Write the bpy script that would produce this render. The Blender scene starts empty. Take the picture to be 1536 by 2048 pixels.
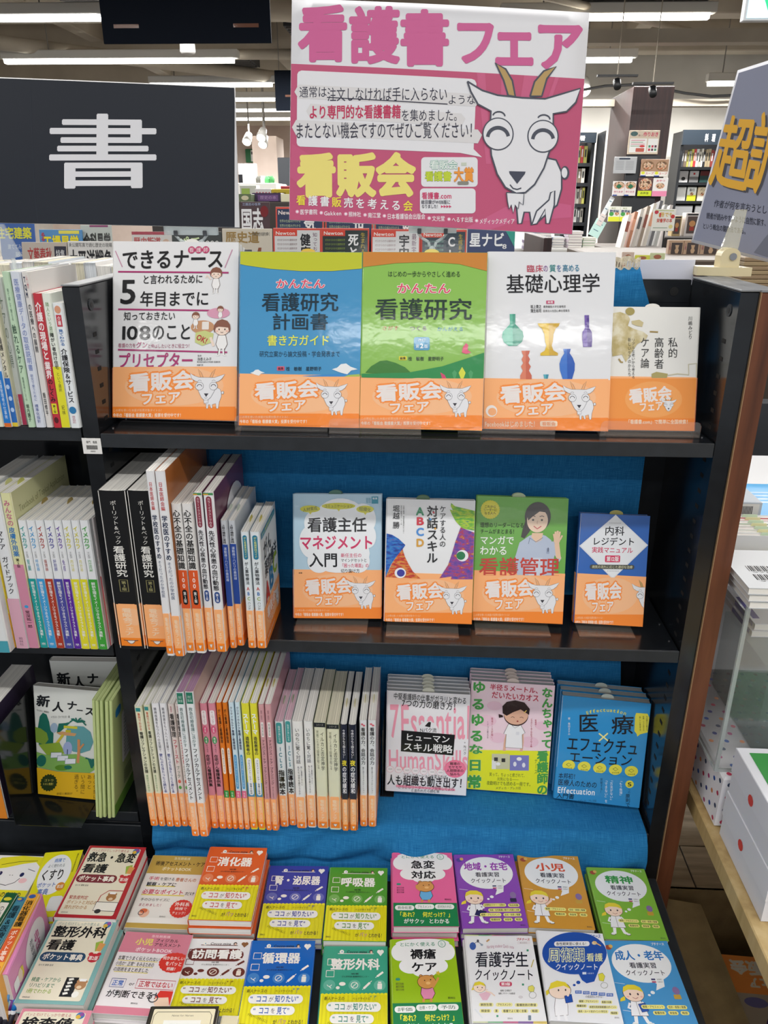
import bpy, bmesh, math, random, unicodedata
import numpy as np
from mathutils import Vector, Matrix, noise
from mathutils.geometry import tessellate_polygon
random.seed(7)
SC = bpy.context.scene
COL = SC.collection

# ---------------------------------------------------------------- camera, world, light, exposure
FPX = 1539.0                                   # focal length in pixels of the 1536x2048 frame
CAM = np.array([.4745, -1.0842, 1.4255])
def cam_axes(p, y, r):
    cp, sp = math.cos(p), math.sin(p)
    f = np.array([0, cp, -sp]); d = np.array([0, -sp, -cp]); x = np.array([1., 0, 0])
    cr, sr = math.cos(r), math.sin(r)
    x2 = cr*x + sr*d; d2 = -sr*x + cr*d
    cy, sy = math.cos(y), math.sin(y)
    M = np.array([[cy, -sy, 0], [sy, cy, 0], [0, 0, 1]])
    return M@x2, M@d2, M@f
AX, AD, AF = cam_axes(*[math.radians(v) for v in (21.82, 2.68, -.178)])
cd = bpy.data.cameras.new('camera'); cam = bpy.data.objects.new('camera', cd); COL.objects.link(cam)
cam.matrix_world = Matrix(((AX[0], -AD[0], -AF[0], CAM[0]), (AX[1], -AD[1], -AF[1], CAM[1]), (AX[2], -AD[2], -AF[2], CAM[2]), (0, 0, 0, 1)))
cd.sensor_fit = 'VERTICAL'; cd.sensor_height = 32; cd.lens = FPX/2048*32; cd.clip_start = .02; cd.clip_end = 80
SC.camera = cam
SC.view_settings.view_transform = 'Standard'; SC.view_settings.look = 'None'
SC.view_settings.gamma = 1; SC.view_settings.use_curve_mapping = False
SC.view_settings.exposure = 0.0
W = bpy.data.worlds.new('store_ambient'); SC.world = W; W.use_nodes = True
W.node_tree.nodes['Background'].inputs[0].default_value = (.80, .84, .90, 1)
W.node_tree.nodes['Background'].inputs[1].default_value = .62
LAMP_Z = 2.72
LAMP_W = 22.0
def ceiling_lamp(x, y, length=2.45, power=LAMP_W):
    ld = bpy.data.lights.new('batten_light', 'AREA'); ld.shape = 'RECTANGLE'; ld.size = length; ld.size_y = .09
    ld.energy = power; ld.color = (1, .985, .96)
    o = bpy.data.objects.new('batten_light', ld); o.location = (x, y, LAMP_Z-.075); COL.objects.link(o)
for ly in (-2.9, -1.1, .6, 2.4):
    for lx in (-2.2, .62, 3.4): ceiling_lamp(lx, ly, 2.45 if ly > -2 else 1.6)
for ly in (-4.8, -7, -9.5, -12.5): ceiling_lamp(.7, ly, 2.45, 30)
for ly in (4.7, 6.6, 8.2): ceiling_lamp(.5, ly, 7.0, 230)
for ly in (10.5, 13, 16.5): ceiling_lamp(-3.5, ly, 7.0, 260)

# ---------------------------------------------------------------- pixel of the photograph -> point on a plane of the shop
def ray(u, v): return (u-768)/FPX*AX + (v-1024)/FPX*AD + AF
def atY(u, v, Y): d = ray(u, v); return CAM + d*(Y-CAM[1])/d[1]
def atZ(u, v, Z): d = ray(u, v); return CAM + d*(Z-CAM[2])/d[2]
def atX(u, v, X): d = ray(u, v); return CAM + d*(X-CAM[0])/d[0]
def at_plane(u, v, p, n): d = ray(u, v); return CAM + d*(np.dot(np.array(p)-CAM, n)/np.dot(d, n))
class Crop:
    def __init__(s, ox, oy, k): s.o = (ox, oy); s.k = k
    def __call__(s, x, y): return (s.o[0]+x/s.k, s.o[1]+y/s.k)
K0 = Crop(0, 440, 4.877); K0b = Crop(0, 860, 4.357); K0c = Crop(0, 1290, 4.763)
K1 = Crop(0, 430, 2.56); K2 = Crop(470, 480, 2.898); K3 = Crop(950, 480, 2.621)
K4 = Crop(560, 960, 3.84); K5 = Crop(920, 960, 3.657); K6 = Crop(750, 1290, 2.695)
K7 = Crop(0, 1660, 3.84); K8 = Crop(370, 1660, 3.746); K9 = Crop(770, 1660, 3.938); K10 = Crop(1140, 1660, 3.879)
KP = Crop(560, 0, 2.438); KB = Crop(0, 0, 2.56); KR = Crop(1140, 0, 3.657); KS = Crop(200, 880, 3.84)
KS3a = Crop(250, 1290, 4.996); KS3b = Crop(500, 1290, 4.996); KU = Crop(0, 0, 1)

# ---------------------------------------------------------------- materials
_m = {}
def lin(c): return c/12.92 if c <= .04045 else ((c+.055)/1.055)**2.4
def rgb(h):
    if isinstance(h, str):
        h = h.lstrip('#')
        if len(h) == 3: h = ''.join(c*2 for c in h)
        return tuple(lin(int(h[i:i+2], 16)/255) for i in (0, 2, 4)) + (1,)
    return tuple(h)+(1,)
def newmat(name):
    m = bpy.data.materials.new(name); m.use_nodes = True
    return m, m.node_tree.nodes, m.node_tree.links, m.node_tree.nodes['Principled BSDF']
def mat(c, rough=.42, metal=0, spec=.5, emit=0):
    k = (c, rough, metal, spec, emit)
    if k in _m: return _m[k]
    if c in _special: m = _special[c]()
    else:
        m, n, l, b = newmat('print_'+str(c).strip('#'))
        b.inputs['Base Color'].default_value = rgb(c); b.inputs['Roughness'].default_value = rough
        b.inputs['Metallic'].default_value = metal; b.inputs['Specular IOR Level'].default_value = spec
        if rough in (.34, .36) and not metal:      # laminated covers: slightly rippled gloss film
            b.inputs['Roughness'].default_value = .5; b.inputs['Specular IOR Level'].default_value = .2
            b.inputs['Coat Weight'].default_value = .55; b.inputs['Coat Roughness'].default_value = .09
            tc = n.new('ShaderNodeTexCoord'); t = n.new('ShaderNodeTexNoise'); t.inputs['Scale'].default_value = 70; t.inputs['Detail'].default_value = 2
            bp = n.new('ShaderNodeBump'); bp.inputs['Strength'].default_value = .12; bp.inputs['Distance'].default_value = .0012
            l.new(tc.outputs['Object'], t.inputs['Vector']); l.new(t.outputs['Fac'], bp.inputs['Height']); l.new(bp.outputs[0], b.inputs['Coat Normal'])
        if emit:
            b.inputs['Emission Color'].default_value = rgb(c); b.inputs['Emission Strength'].default_value = emit
    _m[k] = m
    return m
def noise_mat(name, stops, scale=(1, 1, 1), nscale=8, detail=4, rough=.5, bump=0, bscale=None, metal=0, coord='Object', wave=False, spec=.5, dist=0):
    m, n, l, b = newmat(name)
    tc = n.new('ShaderNodeTexCoord'); mp = n.new('ShaderNodeMapping'); mp.inputs['Scale'].default_value = scale
    l.new(tc.outputs[coord], mp.inputs[0])
    if wave:
        t = n.new('ShaderNodeTexWave'); t.inputs['Scale'].default_value = nscale; t.inputs['Distortion'].default_value = dist; t.inputs['Detail'].default_value = detail
    else:
        t = n.new('ShaderNodeTexNoise'); t.inputs['Scale'].default_value = nscale; t.inputs['Detail'].default_value = detail
    l.new(mp.outputs[0], t.inputs['Vector'])
    r = n.new('ShaderNodeValToRGB'); l.new(t.outputs['Fac' if 'Fac' in t.outputs else 0], r.inputs[0])
    e = r.color_ramp.elements
    while len(e) > 1: e.remove(e[0])
    e[0].position = stops[0][0]; e[0].color = rgb(stops[0][1])
    for p, c in stops[1:]:
        q = e.new(p); q.color = rgb(c)
    l.new(r.outputs[0], b.inputs['Base Color']); b.inputs['Roughness'].default_value = rough; b.inputs['Metallic'].default_value = metal
    b.inputs['Specular IOR Level'].default_value = spec
    if bump:
        bp = n.new('ShaderNodeBump'); bp.inputs['Strength'].default_value = bump; bp.inputs['Distance'].default_value = .002
        t2 = n.new('ShaderNodeTexNoise'); t2.inputs['Scale'].default_value = bscale or nscale; l.new(mp.outputs[0], t2.inputs['Vector'])
        l.new(t2.outputs['Fac'], bp.inputs['Height']); l.new(bp.outputs[0], b.inputs['Normal'])
    return m
def linen_mat():
    m, n, l, b = newmat('blue_linen')
    tc = n.new('ShaderNodeTexCoord'); outs = []
    for sc in ((40, 1300, 40), (1300, 40, 40), (1300, 1300, 40), (3, 3, 3)):
        mp = n.new('ShaderNodeMapping'); mp.inputs['Scale'].default_value = sc; l.new(tc.outputs['UV'], mp.inputs[0])
        t = n.new('ShaderNodeTexNoise'); t.inputs['Scale'].default_value = 1; t.inputs['Detail'].default_value = 3; l.new(mp.outputs[0], t.inputs['Vector'])
        outs.append(t.outputs['Fac'])
    s = outs[0]
    for o in outs[1:3]:
        a = n.new('ShaderNodeMath'); a.operation = 'ADD'; l.new(s, a.inputs[0]); l.new(o, a.inputs[1]); s = a.outputs[0]
    mr = n.new('ShaderNodeMapRange'); mr.inputs[1].default_value = 1.15; mr.inputs[2].default_value = 1.85; l.new(s, mr.inputs[0])
    r = n.new('ShaderNodeValToRGB'); l.new(mr.outputs[0], r.inputs[0])
    r.color_ramp.elements[0].color = rgb('#135c92'); r.color_ramp.elements[1].color = rgb('#3386bc')
    e = r.color_ramp.elements.new(.5); e.color = rgb('#1d6da2')
    l.new(r.outputs[0], b.inputs['Base Color']); b.inputs['Roughness'].default_value = .85; b.inputs['Specular IOR Level'].default_value = .2
    bp = n.new('ShaderNodeBump'); bp.inputs['Strength'].default_value = .2; bp.inputs['Distance'].default_value = .0004
    l.new(s, bp.inputs['Height']); l.new(bp.outputs[0], b.inputs['Normal'])
    return m
def pages_mat(a='#b9b7b2', c='#efece6', name='page_edges'):
    m, n, l, b = newmat(name)
    tc = n.new('ShaderNodeTexCoord'); mp = n.new('ShaderNodeMapping'); mp.inputs['Scale'].default_value = (2, 1500, 2)
    l.new(tc.outputs['Object'], mp.inputs[0])
    t = n.new('ShaderNodeTexNoise'); t.inputs['Scale'].default_value = 1; t.inputs['Detail'].default_value = 3; l.new(mp.outputs[0], t.inputs['Vector'])
    r = n.new('ShaderNodeValToRGB'); l.new(t.outputs['Fac'], r.inputs[0])
    r.color_ramp.elements[0].position = .3; r.color_ramp.elements[0].color = rgb(a)
    r.color_ramp.elements[1].position = .6; r.color_ramp.elements[1].color = rgb(c)
    l.new(r.outputs[0], b.inputs['Base Color']); b.inputs['Roughness'].default_value = .8; b.inputs['Specular IOR Level'].default_value = .2
    return m
def glass_mat(name, tint='#ffffff', alpha=.14, rough=.03):
    """clear plastic sheet: see-through, mirror-like by Fresnel, with a little milky scatter (alpha)"""
    m = bpy.data.materials.new(name); m.use_nodes = True; n, l = m.node_tree.nodes, m.node_tree.links; n.clear()
    out = n.new('ShaderNodeOutputMaterial'); tr = n.new('ShaderNodeBsdfTransparent'); gl = n.new('ShaderNodeBsdfGlossy'); di = n.new('ShaderNodeBsdfDiffuse')
    fr = n.new('ShaderNodeFresnel'); ge = n.new('ShaderNodeNewGeometry'); mr = n.new('ShaderNodeMapRange'); mr.inputs[3].default_value = 1.5; mr.inputs[4].default_value = 1/1.5
    l.new(ge.outputs['Backfacing'], mr.inputs[0]); l.new(mr.outputs[0], fr.inputs[0]); gl.inputs['Roughness'].default_value = rough; di.inputs[0].default_value = rgb(tint)
    a = n.new('ShaderNodeMixShader'); l.new(fr.outputs[0], a.inputs[0]); l.new(tr.outputs[0], a.inputs[1]); l.new(gl.outputs[0], a.inputs[2])
    b = n.new('ShaderNodeMixShader'); b.inputs[0].default_value = alpha*.7; l.new(a.outputs[0], b.inputs[1]); l.new(di.outputs[0], b.inputs[2])
    l.new(b.outputs[0], out.inputs[0]); return m
def wood_mat(name, a, c, d, sc=(14, 14, 1.2), rough=.5, ns=3):
    return noise_mat(name, [(.3, a), (.5, c), (.7, d)], sc, ns, 6, rough, .1, 20)
_special = {
 'fish_purple': lambda: noise_mat('fish_purple', [(.3, '#2e4fa8'), (.42, '#6d3f9a'), (.5, '#8a4a9c'), (.58, '#b03058'), (.68, '#d0a050')], (1, 1, 2), 90, 6, .45),
 'fish_green': lambda: noise_mat('fish_green', [(.32, '#4f9a4a'), (.48, '#7fbc3d'), (.58, '#b9cf3a'), (.7, '#3f8f6a')], (1, 1, 3), 80, 6, .45),
 'fish_blue': lambda: noise_mat('fish_blue', [(.35, '#123a8e'), (.48, '#1f5fc0'), (.58, '#2a84c8'), (.68, '#6a4aa8')], (1, 1, 3), 80, 6, .45),
 'fish_red': lambda: noise_mat('fish_red', [(.35, '#a8202c'), (.48, '#cf4a2a'), (.58, '#e09a3a'), (.68, '#7a2a70')], (1, 1, 3), 80, 6, .45),
 'food': lambda: noise_mat('food_photo', [(.35, '#3f2a1c'), (.45, '#8a5a3a'), (.52, '#d8c8a8'), (.6, '#c05030'), (.68, '#5a7a3a')], (1, 1, 1), 40, 4, .45),
 'photo_grey': lambda: noise_mat('grey_photo', [(.35, '#4a4742'), (.5, '#8d8578'), (.65, '#d0c8ba')], (1, 1, 1), 30, 4, .45),
 'sumi': lambda: noise_mat('ochre_wash', [(.35, '#b9a76d'), (.5, '#cdbf92'), (.65, '#e3dcc2')], (1, 1, 1), 60, 4, .5),
 'galaxy': lambda: noise_mat('blue_photo', [(.35, '#101c30'), (.5, '#1f3c5a'), (.65, '#3f7f8a')], (1, 1, 1), 25, 4, .45),
}
BLACK = noise_mat('black_powder_coat', [(.3, '#15171a'), (.7, '#1b1e22')], (1, 1, 1), 40, 2, .17, .03, 900)
BLACKSOFT = noise_mat('black_steel_matt', [(.3, '#1c2024'), (.7, '#24282d')], (1, 1, 1), 40, 2, .5, .08, 900)
CAPGREY = noise_mat('grey_dusty_top', [(.3, '#6b6d6f'), (.7, '#85878a')], (1, 1, 1), 20, 3, .45)
LINEN = linen_mat()
PAGES = pages_mat(); PAGES_CREAM = pages_mat('#a9a38e', '#e4dec8', 'cream_page_edges'); PAGES_PINK = pages_mat('#b08c9c', '#e0c0cc', 'pink_page_edges')
PAGES_MAUVE = pages_mat('#8d6c88', '#a9859f', 'mauve_page_edges')
ACRYLIC = glass_mat('clear_acrylic', '#e8dccf', .07, .02)
ACRYLIC_EDGE = glass_mat('acrylic_edge', '#e6eeee', .55, .1)
WOODRED = wood_mat('red_brown_veneer', '#42200f', '#61341c', '#714127')
WOODDARK = wood_mat('dark_column_veneer', '#211011', '#2d1616', '#3a211e')
WOODPALE = wood_mat('pale_table_edge', '#a98d5c', '#c2a672', '#cfb684')
def M_(hexc, rough=.5, metal=0): return mat(hexc, rough, metal)

# ---------------------------------------------------------------- mesh building
class MB:
    def __init__(s): s.v = []; s.f = []; s.mi = []; s.mats = []; s.uv = None
    def slot(s, m):
        if m not in s.mats: s.mats.append(m)
        return s.mats.index(m)
    def add(s, vs, fs, m):
        o = len(s.v); k = s.slot(m); s.v += [tuple(p) for p in vs]
        for f in fs: s.f.append(tuple(i+o for i in f)); s.mi.append(k)
        return s
    def box(s, a, b, m, bev=0):
        x0, y0, z0 = a; x1, y1, z1 = b
        if bev:
            q = bev
            vs = []; fs = []
            for z, e in ((z0, q), (z0+q, 0), (z1-q, 0), (z1, q)):
                vs += [(x0+e+q*0, y0+e, z), (x1-e, y0+e, z), (x1-e, y1-e, z), (x0+e, y1-e, z)]
            fs.append((3, 2, 1, 0)); fs.append((12, 13, 14, 15))
            for r in range(3):
                for i in range(4): j = (i+1) % 4; fs.append((r*4+i, r*4+j, r*4+4+j, r*4+4+i))
            return s.add(vs, fs, m)
        vs = [(x0, y0, z0), (x1, y0, z0), (x1, y1, z0), (x0, y1, z0), (x0, y0, z1), (x1, y0, z1), (x1, y1, z1), (x0, y1, z1)]
        return s.add(vs, [(0, 3, 2, 1), (4, 5, 6, 7), (0, 1, 5, 4), (1, 2, 6, 5), (2, 3, 7, 6), (3, 0, 4, 7)], m)
    def hexa(s, p, m):   # 8 points, bottom ring then top ring
        return s.add(p, [(0, 3, 2, 1), (4, 5, 6, 7), (0, 1, 5, 4), (1, 2, 6, 5), (2, 3, 7, 6), (3, 0, 4, 7)], m)
    def prism(s, poly, axis, a, b, m):   # polygon (2D) extruded along an axis
        n = len(poly)
        def mk(p, t): return {'x': (t, p[0], p[1]), 'y': (p[0], t, p[1]), 'z': (p[0], p[1], t)}[axis]
        vs = [mk(p, a) for p in poly]+[mk(p, b) for p in poly]
        tri = tessellate_polygon([[Vector((p[0], p[1], 0)) for p in poly]])
        fs = [tuple(t) for t in tri]+[tuple(i+n for i in reversed(t)) for t in tri]
        fs += [(i, (i+1) % n, (i+1) % n+n, i+n) for i in range(n)]
        return s.add(vs, fs, m)
    def tube(s, a, b, r, m, n=12, r2=None, caps=True):
        a = Vector(a); b = Vector(b); d = (b-a).normalized(); u = d.orthogonal().normalized(); w = d.cross(u)
        r2 = r if r2 is None else r2
        vs = [a+(u*math.cos(t)+w*math.sin(t))*r for t in [2*math.pi*i/n for i in range(n)]]
        vs += [b+(u*math.cos(t)+w*math.sin(t))*r2 for t in [2*math.pi*i/n for i in range(n)]]
        fs = [(i, (i+1) % n, (i+1) % n+n, i+n) for i in range(n)]
        if caps: fs += [tuple(range(n-1, -1, -1)), tuple(range(n, 2*n))]
        return s.add(vs, fs, m)
    def path(s, pts, r, m, n=8):
        for a, b in zip(pts, pts[1:]): s.tube(a, b, r, m, n)
        return s
    def lathe(s, prof, c, m, n=20):
        vs = []; fs = []
        for r, z in prof:
            for i in range(n): t = 2*math.pi*i/n; vs.append((c[0]+r*math.cos(t), c[1]+r*math.sin(t), c[2]+z))
        for k in range(len(prof)-1):
            for i in range(n): j = (i+1) % n; fs.append((k*n+i, k*n+j, k*n+n+j, k*n+n+i))
        fs.append(tuple(range(n-1, -1, -1))); fs.append(tuple(range((len(prof)-1)*n, len(prof)*n)))
        return s.add(vs, fs, m)
    def build(s, name, parent=None, smooth=False, recalc=True):
        me = bpy.data.meshes.new(name); me.from_pydata(s.v, [], s.f); me.update()
        for m in s.mats: me.materials.append(m)
        me.polygons.foreach_set('material_index', s.mi)
        if smooth: me.polygons.foreach_set('use_smooth', [True]*len(me.polygons))
        if recalc:
            bm = bmesh.new(); bm.from_mesh(me); bmesh.ops.recalc_face_normals(bm, faces=bm.faces); bm.to_mesh(me); bm.free()
        o = bpy.data.objects.new(name, me); COL.objects.link(o); o.parent = parent
        return o
def tag(o, label=None, cat=None, group=None, kind=None):
    if label: o['label'] = label
    if cat: o['category'] = cat
    if group: o['group'] = group
    if kind: o['kind'] = kind
    return o
def empty(name, loc=(0, 0, 0), label=None, cat=None, group=None, kind=None, rot=(0, 0, 0)):
    o = bpy.data.objects.new(name, None); o.location = loc; o.rotation_euler = rot; o.empty_display_size = .02; COL.objects.link(o)
    return tag(o, label, cat, group, kind)
def struct(name, mb, parent=None):
    o = mb.build(name, parent)
    if parent is None: o['kind'] = 'structure'
    return o
def place(o, x, y, z, yaw=0, tau=0, roll=0):
    o.matrix_world = Matrix.Translation((x, y, z)) @ Matrix.Rotation(yaw, 4, 'Z') @ Matrix.Rotation(-tau, 4, 'X') @ Matrix.Rotation(roll, 4, 'Y')

# ---------------------------------------------------------------- flat print: lettering and drawings
_g = {}
def glyph(ch):
    if ch in _g: return _g[ch]
    c = bpy.data.curves.new('t', 'FONT'); c.body = ch; c.size = 1; c.resolution_u = 3
    o = bpy.data.objects.new('t', c); m = o.to_mesh()
    v = [(p.co.x, p.co.y) for p in m.vertices]; f = [tuple(p.vertices) for p in m.polygons]
    o.to_mesh_clear(); bpy.data.objects.remove(o); bpy.data.curves.remove(c)
    wide = unicodedata.east_asian_width(ch) in 'WFA'
    adv = 1.0 if wide else (max([p[0] for p in v])+.07 if v else .3)
    _g[ch] = (v, f, adv); return _g[ch]
VROT = set('ー―-~〜—…()（）「」『』=')
class Art:
    """a flat printed surface w x h metres; positions are given in the crop's pixels and taken back through the four corners"""
    def __init__(s, w, h, corners=None, crop=None, canvas=None):
        s.w, s.h = w, h; s.items = []; s.boxes = []
        if canvas: corners = ((0, 0), (canvas[0], 0), (canvas[0], canvas[1]), (0, canvas[1]))
        A = []; b = []
        for (x, y), (U, V) in zip(corners, ((0, h), (w, h), (w, 0), (0, 0))):
            A.append([x, y, 1, 0, 0, 0, -U*x, -U*y]); b.append(U)
            A.append([0, 0, 0, x, y, 1, -V*x, -V*y]); b.append(V)
        q = np.linalg.solve(np.array(A, float), np.array(b, float)); s.H = np.append(q, 1).reshape(3, 3)
    def m(s, x, y):
        p = s.H @ np.array([x, y, 1.]); return (p[0]/p[2], p[1]/p[2])
    def _put(s, vs, fs, col, L=None, clip=True):
        if not vs or not fs: return
        if clip:
            e = .0004
            vs = [(min(max(x, e), s.w-e), min(max(y, e), s.h-e)) for x, y in vs]
        xs = [p[0] for p in vs]; ys = [p[1] for p in vs]; bb = (min(xs), min(ys), max(xs), max(ys))
        if bb[2]-bb[0] < 1e-6 or bb[3]-bb[1] < 1e-6: return
        if L is None:
            L = 1
            for (b2, l2) in s.boxes:
                if b2[0] < bb[2] and b2[2] > bb[0] and b2[1] < bb[3] and b2[3] > bb[1]: L = max(L, int(l2)+1)
        s.boxes.append((bb, L)); s.items.append((vs, fs, col, L))
    def poly(s, pts, col, raw=False):
        P = [p if raw else s.m(*p) for p in pts]
        fs = tessellate_polygon([[Vector((p[0], p[1], 0)) for p in P]])
        s._put(P, [tuple(t) for t in fs], col)
    def rect(s, x0, y0, x1, y1, col, r=0, pos=None):
        if r <= 0: return s.poly([(x0, y0), (x1, y0), (x1, y1), (x0, y1)], col)
        pts = []
        for cx, cy, a in ((x1-r, y0+r, -90), (x1-r, y1-r, 0), (x0+r, y1-r, 90), (x0+r, y0+r, 180)):
            for k in range(5): t = math.radians(a+k*22.5); pts.append((cx+r*math.cos(t), cy+r*math.sin(t)))
        s.poly(pts, col)
    def ell(s, cx, cy, rx, ry, col, n=24, star=0):
        pts = []
        for i in range(n):
            t = 2*math.pi*i/n; k = 1-star*(i % 2); pts.append((cx+rx*k*math.cos(t), cy+ry*k*math.sin(t)))
        s.poly(pts, col)
    def ring(s, cx, cy, rx, ry, w, col, a0=0, a1=360, n=24):
        pts = [(cx+rx*math.cos(math.radians(a0+(a1-a0)*i/n)), cy+ry*math.sin(math.radians(a0+(a1-a0)*i/n))) for i in range(n+1)]
        s.line(pts, w, col)
    def line(s, pts, w, col):
        P = [s.m(*p) for p in pts]; k = s.scale(*pts[0])*w/2; vs = []; fs = []
        for i, p in enumerate(P):
            a = P[max(i-1, 0)]; b = P[min(i+1, len(P)-1)]; dx, dy = b[0]-a[0], b[1]-a[1]; d = math.hypot(dx, dy) or 1
            nx, ny = -dy/d*k, dx/d*k; vs += [(p[0]+nx, p[1]+ny), (p[0]-nx, p[1]-ny)]
        fs = [(2*i, 2*i+1, 2*i+3, 2*i+2) for i in range(len(P)-1)]
        s._put(vs, fs, col)
    def scale(s, x, y):
        a = s.m(x, y); b = s.m(x+1, y); return math.hypot(b[0]-a[0], b[1]-a[1])
    def outlined(s, pts, fill, w, col='#3a3a44'):
        s.poly(pts, fill); s.line(list(pts)+[pts[0]], w, col)
    def text(s, t, x0, y0, x1, y1, col, bold=0, halo=0, hcol='#ffffff', vert=False, cols=None, rot=0, arch=0, shear=0):
        """the string fills the box exactly; bold and halo are in em"""
        xm, ym = (x0+x1)/2, (y0+y1)/2
        l = s.m(x0, ym); r = s.m(x1, ym); tp = s.m(xm, y0); bt = s.m(xm, y1)
        O = s.m(xm, ym); ux = ((r[0]-l[0]), (r[1]-l[1])); uy = ((tp[0]-bt[0]), (tp[1]-bt[1]))
        if rot:
            a = math.radians(rot); c_, s_ = math.cos(a), math.sin(a)
            ux = (ux[0]*c_-ux[1]*s_, ux[0]*s_+ux[1]*c_); uy = (uy[0]*c_-uy[1]*s_, uy[0]*s_+uy[1]*c_)
        gl = []
        if not vert:
            tot = sum(glyph(c)[2] for c in t); x = 0
            for i, c in enumerate(t):
                v, f, a = glyph(c)
                q = [((x+p[0])/tot-.5, (p[1]+.12)/1.0-.5+(arch*(1-(2*(x+.5)/tot-1)**2) if arch else 0)) for p in v]
                gl.append((q, f, i)); x += a
            em = (1/tot, 1.0)
        else:
            n = len(t)
            for i, c in enumerate(t):
                v, f, a = glyph(c)
                if c in VROT: v = [(p[1]+.12, 1-.12-p[0]-.0) for p in v]
                elif a < 1: v = [(p[0]+(1-a)/2+.03, p[1]) for p in v]
                if c in '、。': v = [(p[0]+.55, p[1]+.5) for p in v]
                if c in 'ッャュョぁゃゅょっァィェ': v = [(p[0]+.08, p[1]+.08) for p in v]
                gl.append(([(p[0]-.5, .5-(i+1)/n+(p[1]+.12)/n) for p in v], f, i))
            em = (1.0, 1/n)
        def emit(dx, dy, c, LL, idx=None):
            vs = []; fs = []
            for q, f, i in gl:
                if idx is not None and i not in idx: continue
                o = len(vs)
                for a, b in q:
                    a += dx+shear*b*em[0]/em[1]*1.0; b += dy
                    vs.append((O[0]+ux[0]*a+uy[0]*b, O[1]+ux[1]*a+uy[1]*b))
                fs += [tuple(k+o for k in ff) for ff in f]
            s._put(vs, fs, c, LL)
            return vs
        nb = len(s.items)
        def spread(rad, c, LL, idx=None, n=8):
            for k in range(n):
                a = 2*math.pi*k/n; emit(math.cos(a)*rad*em[0], math.sin(a)*rad*em[1], c, LL+.05*(k+1), idx)
        L0 = None
        if halo:
            emit(0, 0, hcol, None); L0 = s.items[-1][3] if len(s.items) > nb else 1
            spread(halo, hcol, L0); 
            if halo > .1: spread(halo*.5, hcol, L0+.03)
            L0 += 1
        if cols is None: cols = [(None, col)]
        for idx, c in cols:
            emit(0, 0, c, L0, idx)
            if L0 is None and s.items: L0 = s.items[-1][3]
            if bold: spread(bold, c, L0, idx, 6 if bold < .032 else 14)
    def build(s, name, parent, O, ux, uy, n, step=.0001, base=.00015):
        if not s.items: return None
        O, ux, uy, n = Vector(O), Vector(ux), Vector(uy), Vector(n)
        mb = MB()
        for vs, fs, col, L in s.items:
            d = O+n*(base+step*L)
            mb.add([d+ux*x+uy*y for x, y in vs], fs, col if isinstance(col, bpy.types.Material) else mat(col, PRINT_ROUGH[0]))
        return mb.build(name, parent, recalc=False)
PRINT_ROUGH = [.36]

# ================================================================ THE SETTING: floor, ceiling, walls
YW = 9.3                                       # back wall of the right half of the shop
mb = MB(); FLOOR_A = wood_mat('grey_oak_plank', '#9c917f', '#b8ad9a', '#d0c5b2', (1.5, 16, 1), .25, 3)
FLOOR_B = wood_mat('pale_oak_plank', '#9b907e', '#b5aa97', '#ccc1ae', (1.5, 16, 1), .3, 4)
mb.box((-14, -4, -.05), (12, 26, -.004), mat('#3a3632', .6)); floor = struct('floor', mb)
pm = []
for m in (FLOOR_A, FLOOR_B):
    q = MB(); q.box((0, 0, 0), (.917, .149, .004), m, .0012); o = q.build('plank'); pm.append(o.data); bpy.data.objects.remove(o)
for j in range(34):                            # planks where the floor can be seen beside the unit
    for i in range(3):
        o = bpy.data.objects.new('plank', pm[(i*7+j*3) % 2]); COL.objects.link(o); o.parent = floor
        o.location = (.2+i*.92+(j % 2)*.43, -1.9+j*.151, -.0045)
WALLW = noise_mat('white_wall_paint', [(.3, '#cfcbc3'), (.7, '#dad6ce')], (1, 1, 1), 3, 2, .8)
PINKW = noise_mat('pale_pink_wall', [(.3, '#d8c4b8'), (.7, '#e2d0c4')], (1, 1, 1), 3, 2, .8)
CEILM = noise_mat('taupe_ceiling_paint', [(.3, '#aaa090'), (.7, '#beb3a2')], (1, 1, 1), 2, 3, .85)
BEAMM = noise_mat('beige_beam_paint', [(.3, '#b5ab9b'), (.7, '#c4baa9')], (1, 1, 1), 3, 3, .75)
mb = MB(); mb.box((1.2, YW, 0), (10, YW+.1, 3.35), WALLW); struct('wall_back', mb)
mb = MB(); mb.box((-9, 19.5, 0), (1.6, 19.6, 3.4), PINKW); struct('wall_far', mb)
mb = MB(); mb.box((-9.1, -4, 0), (-9, 19.5, 3.4), WALLW); struct('wall_left', mb)
mb = MB(); mb.box((7, -4, 0), (7.1, YW, 3.4), WALLW); struct('wall_right', mb)
mb = MB(); mb.box((1.5, YW+.1, 0), (1.6, 19.5, 3.35), WALLW); struct('trim_1', mb)
mb = MB(); mb.box((-14, -4, 3.35), (12, 26, 3.45), CEILM); ceil = struct('ceiling', mb)
for i, y in enumerate((2.5, 5.0, 6.9, 8.7, 11.2, 14, 17)):         # cross beams
    q = MB(); q.box((-9, y, 2.98), (7, y+.24, 3.349), BEAMM, .01); q.build('beam', ceil)
for i, (x, y0, y1) in enumerate(((-3.3, 1, 15), (-1.4, 1, 15), (-.2, 1, 15), (2.6, 1, 8.6), (4.2, 1, 8.6))):
    q = MB(); q.box((x, y0, 3.1), (x+.16, y1, 3.349), BEAMM, .01); q.build('beam', ceil)
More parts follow.
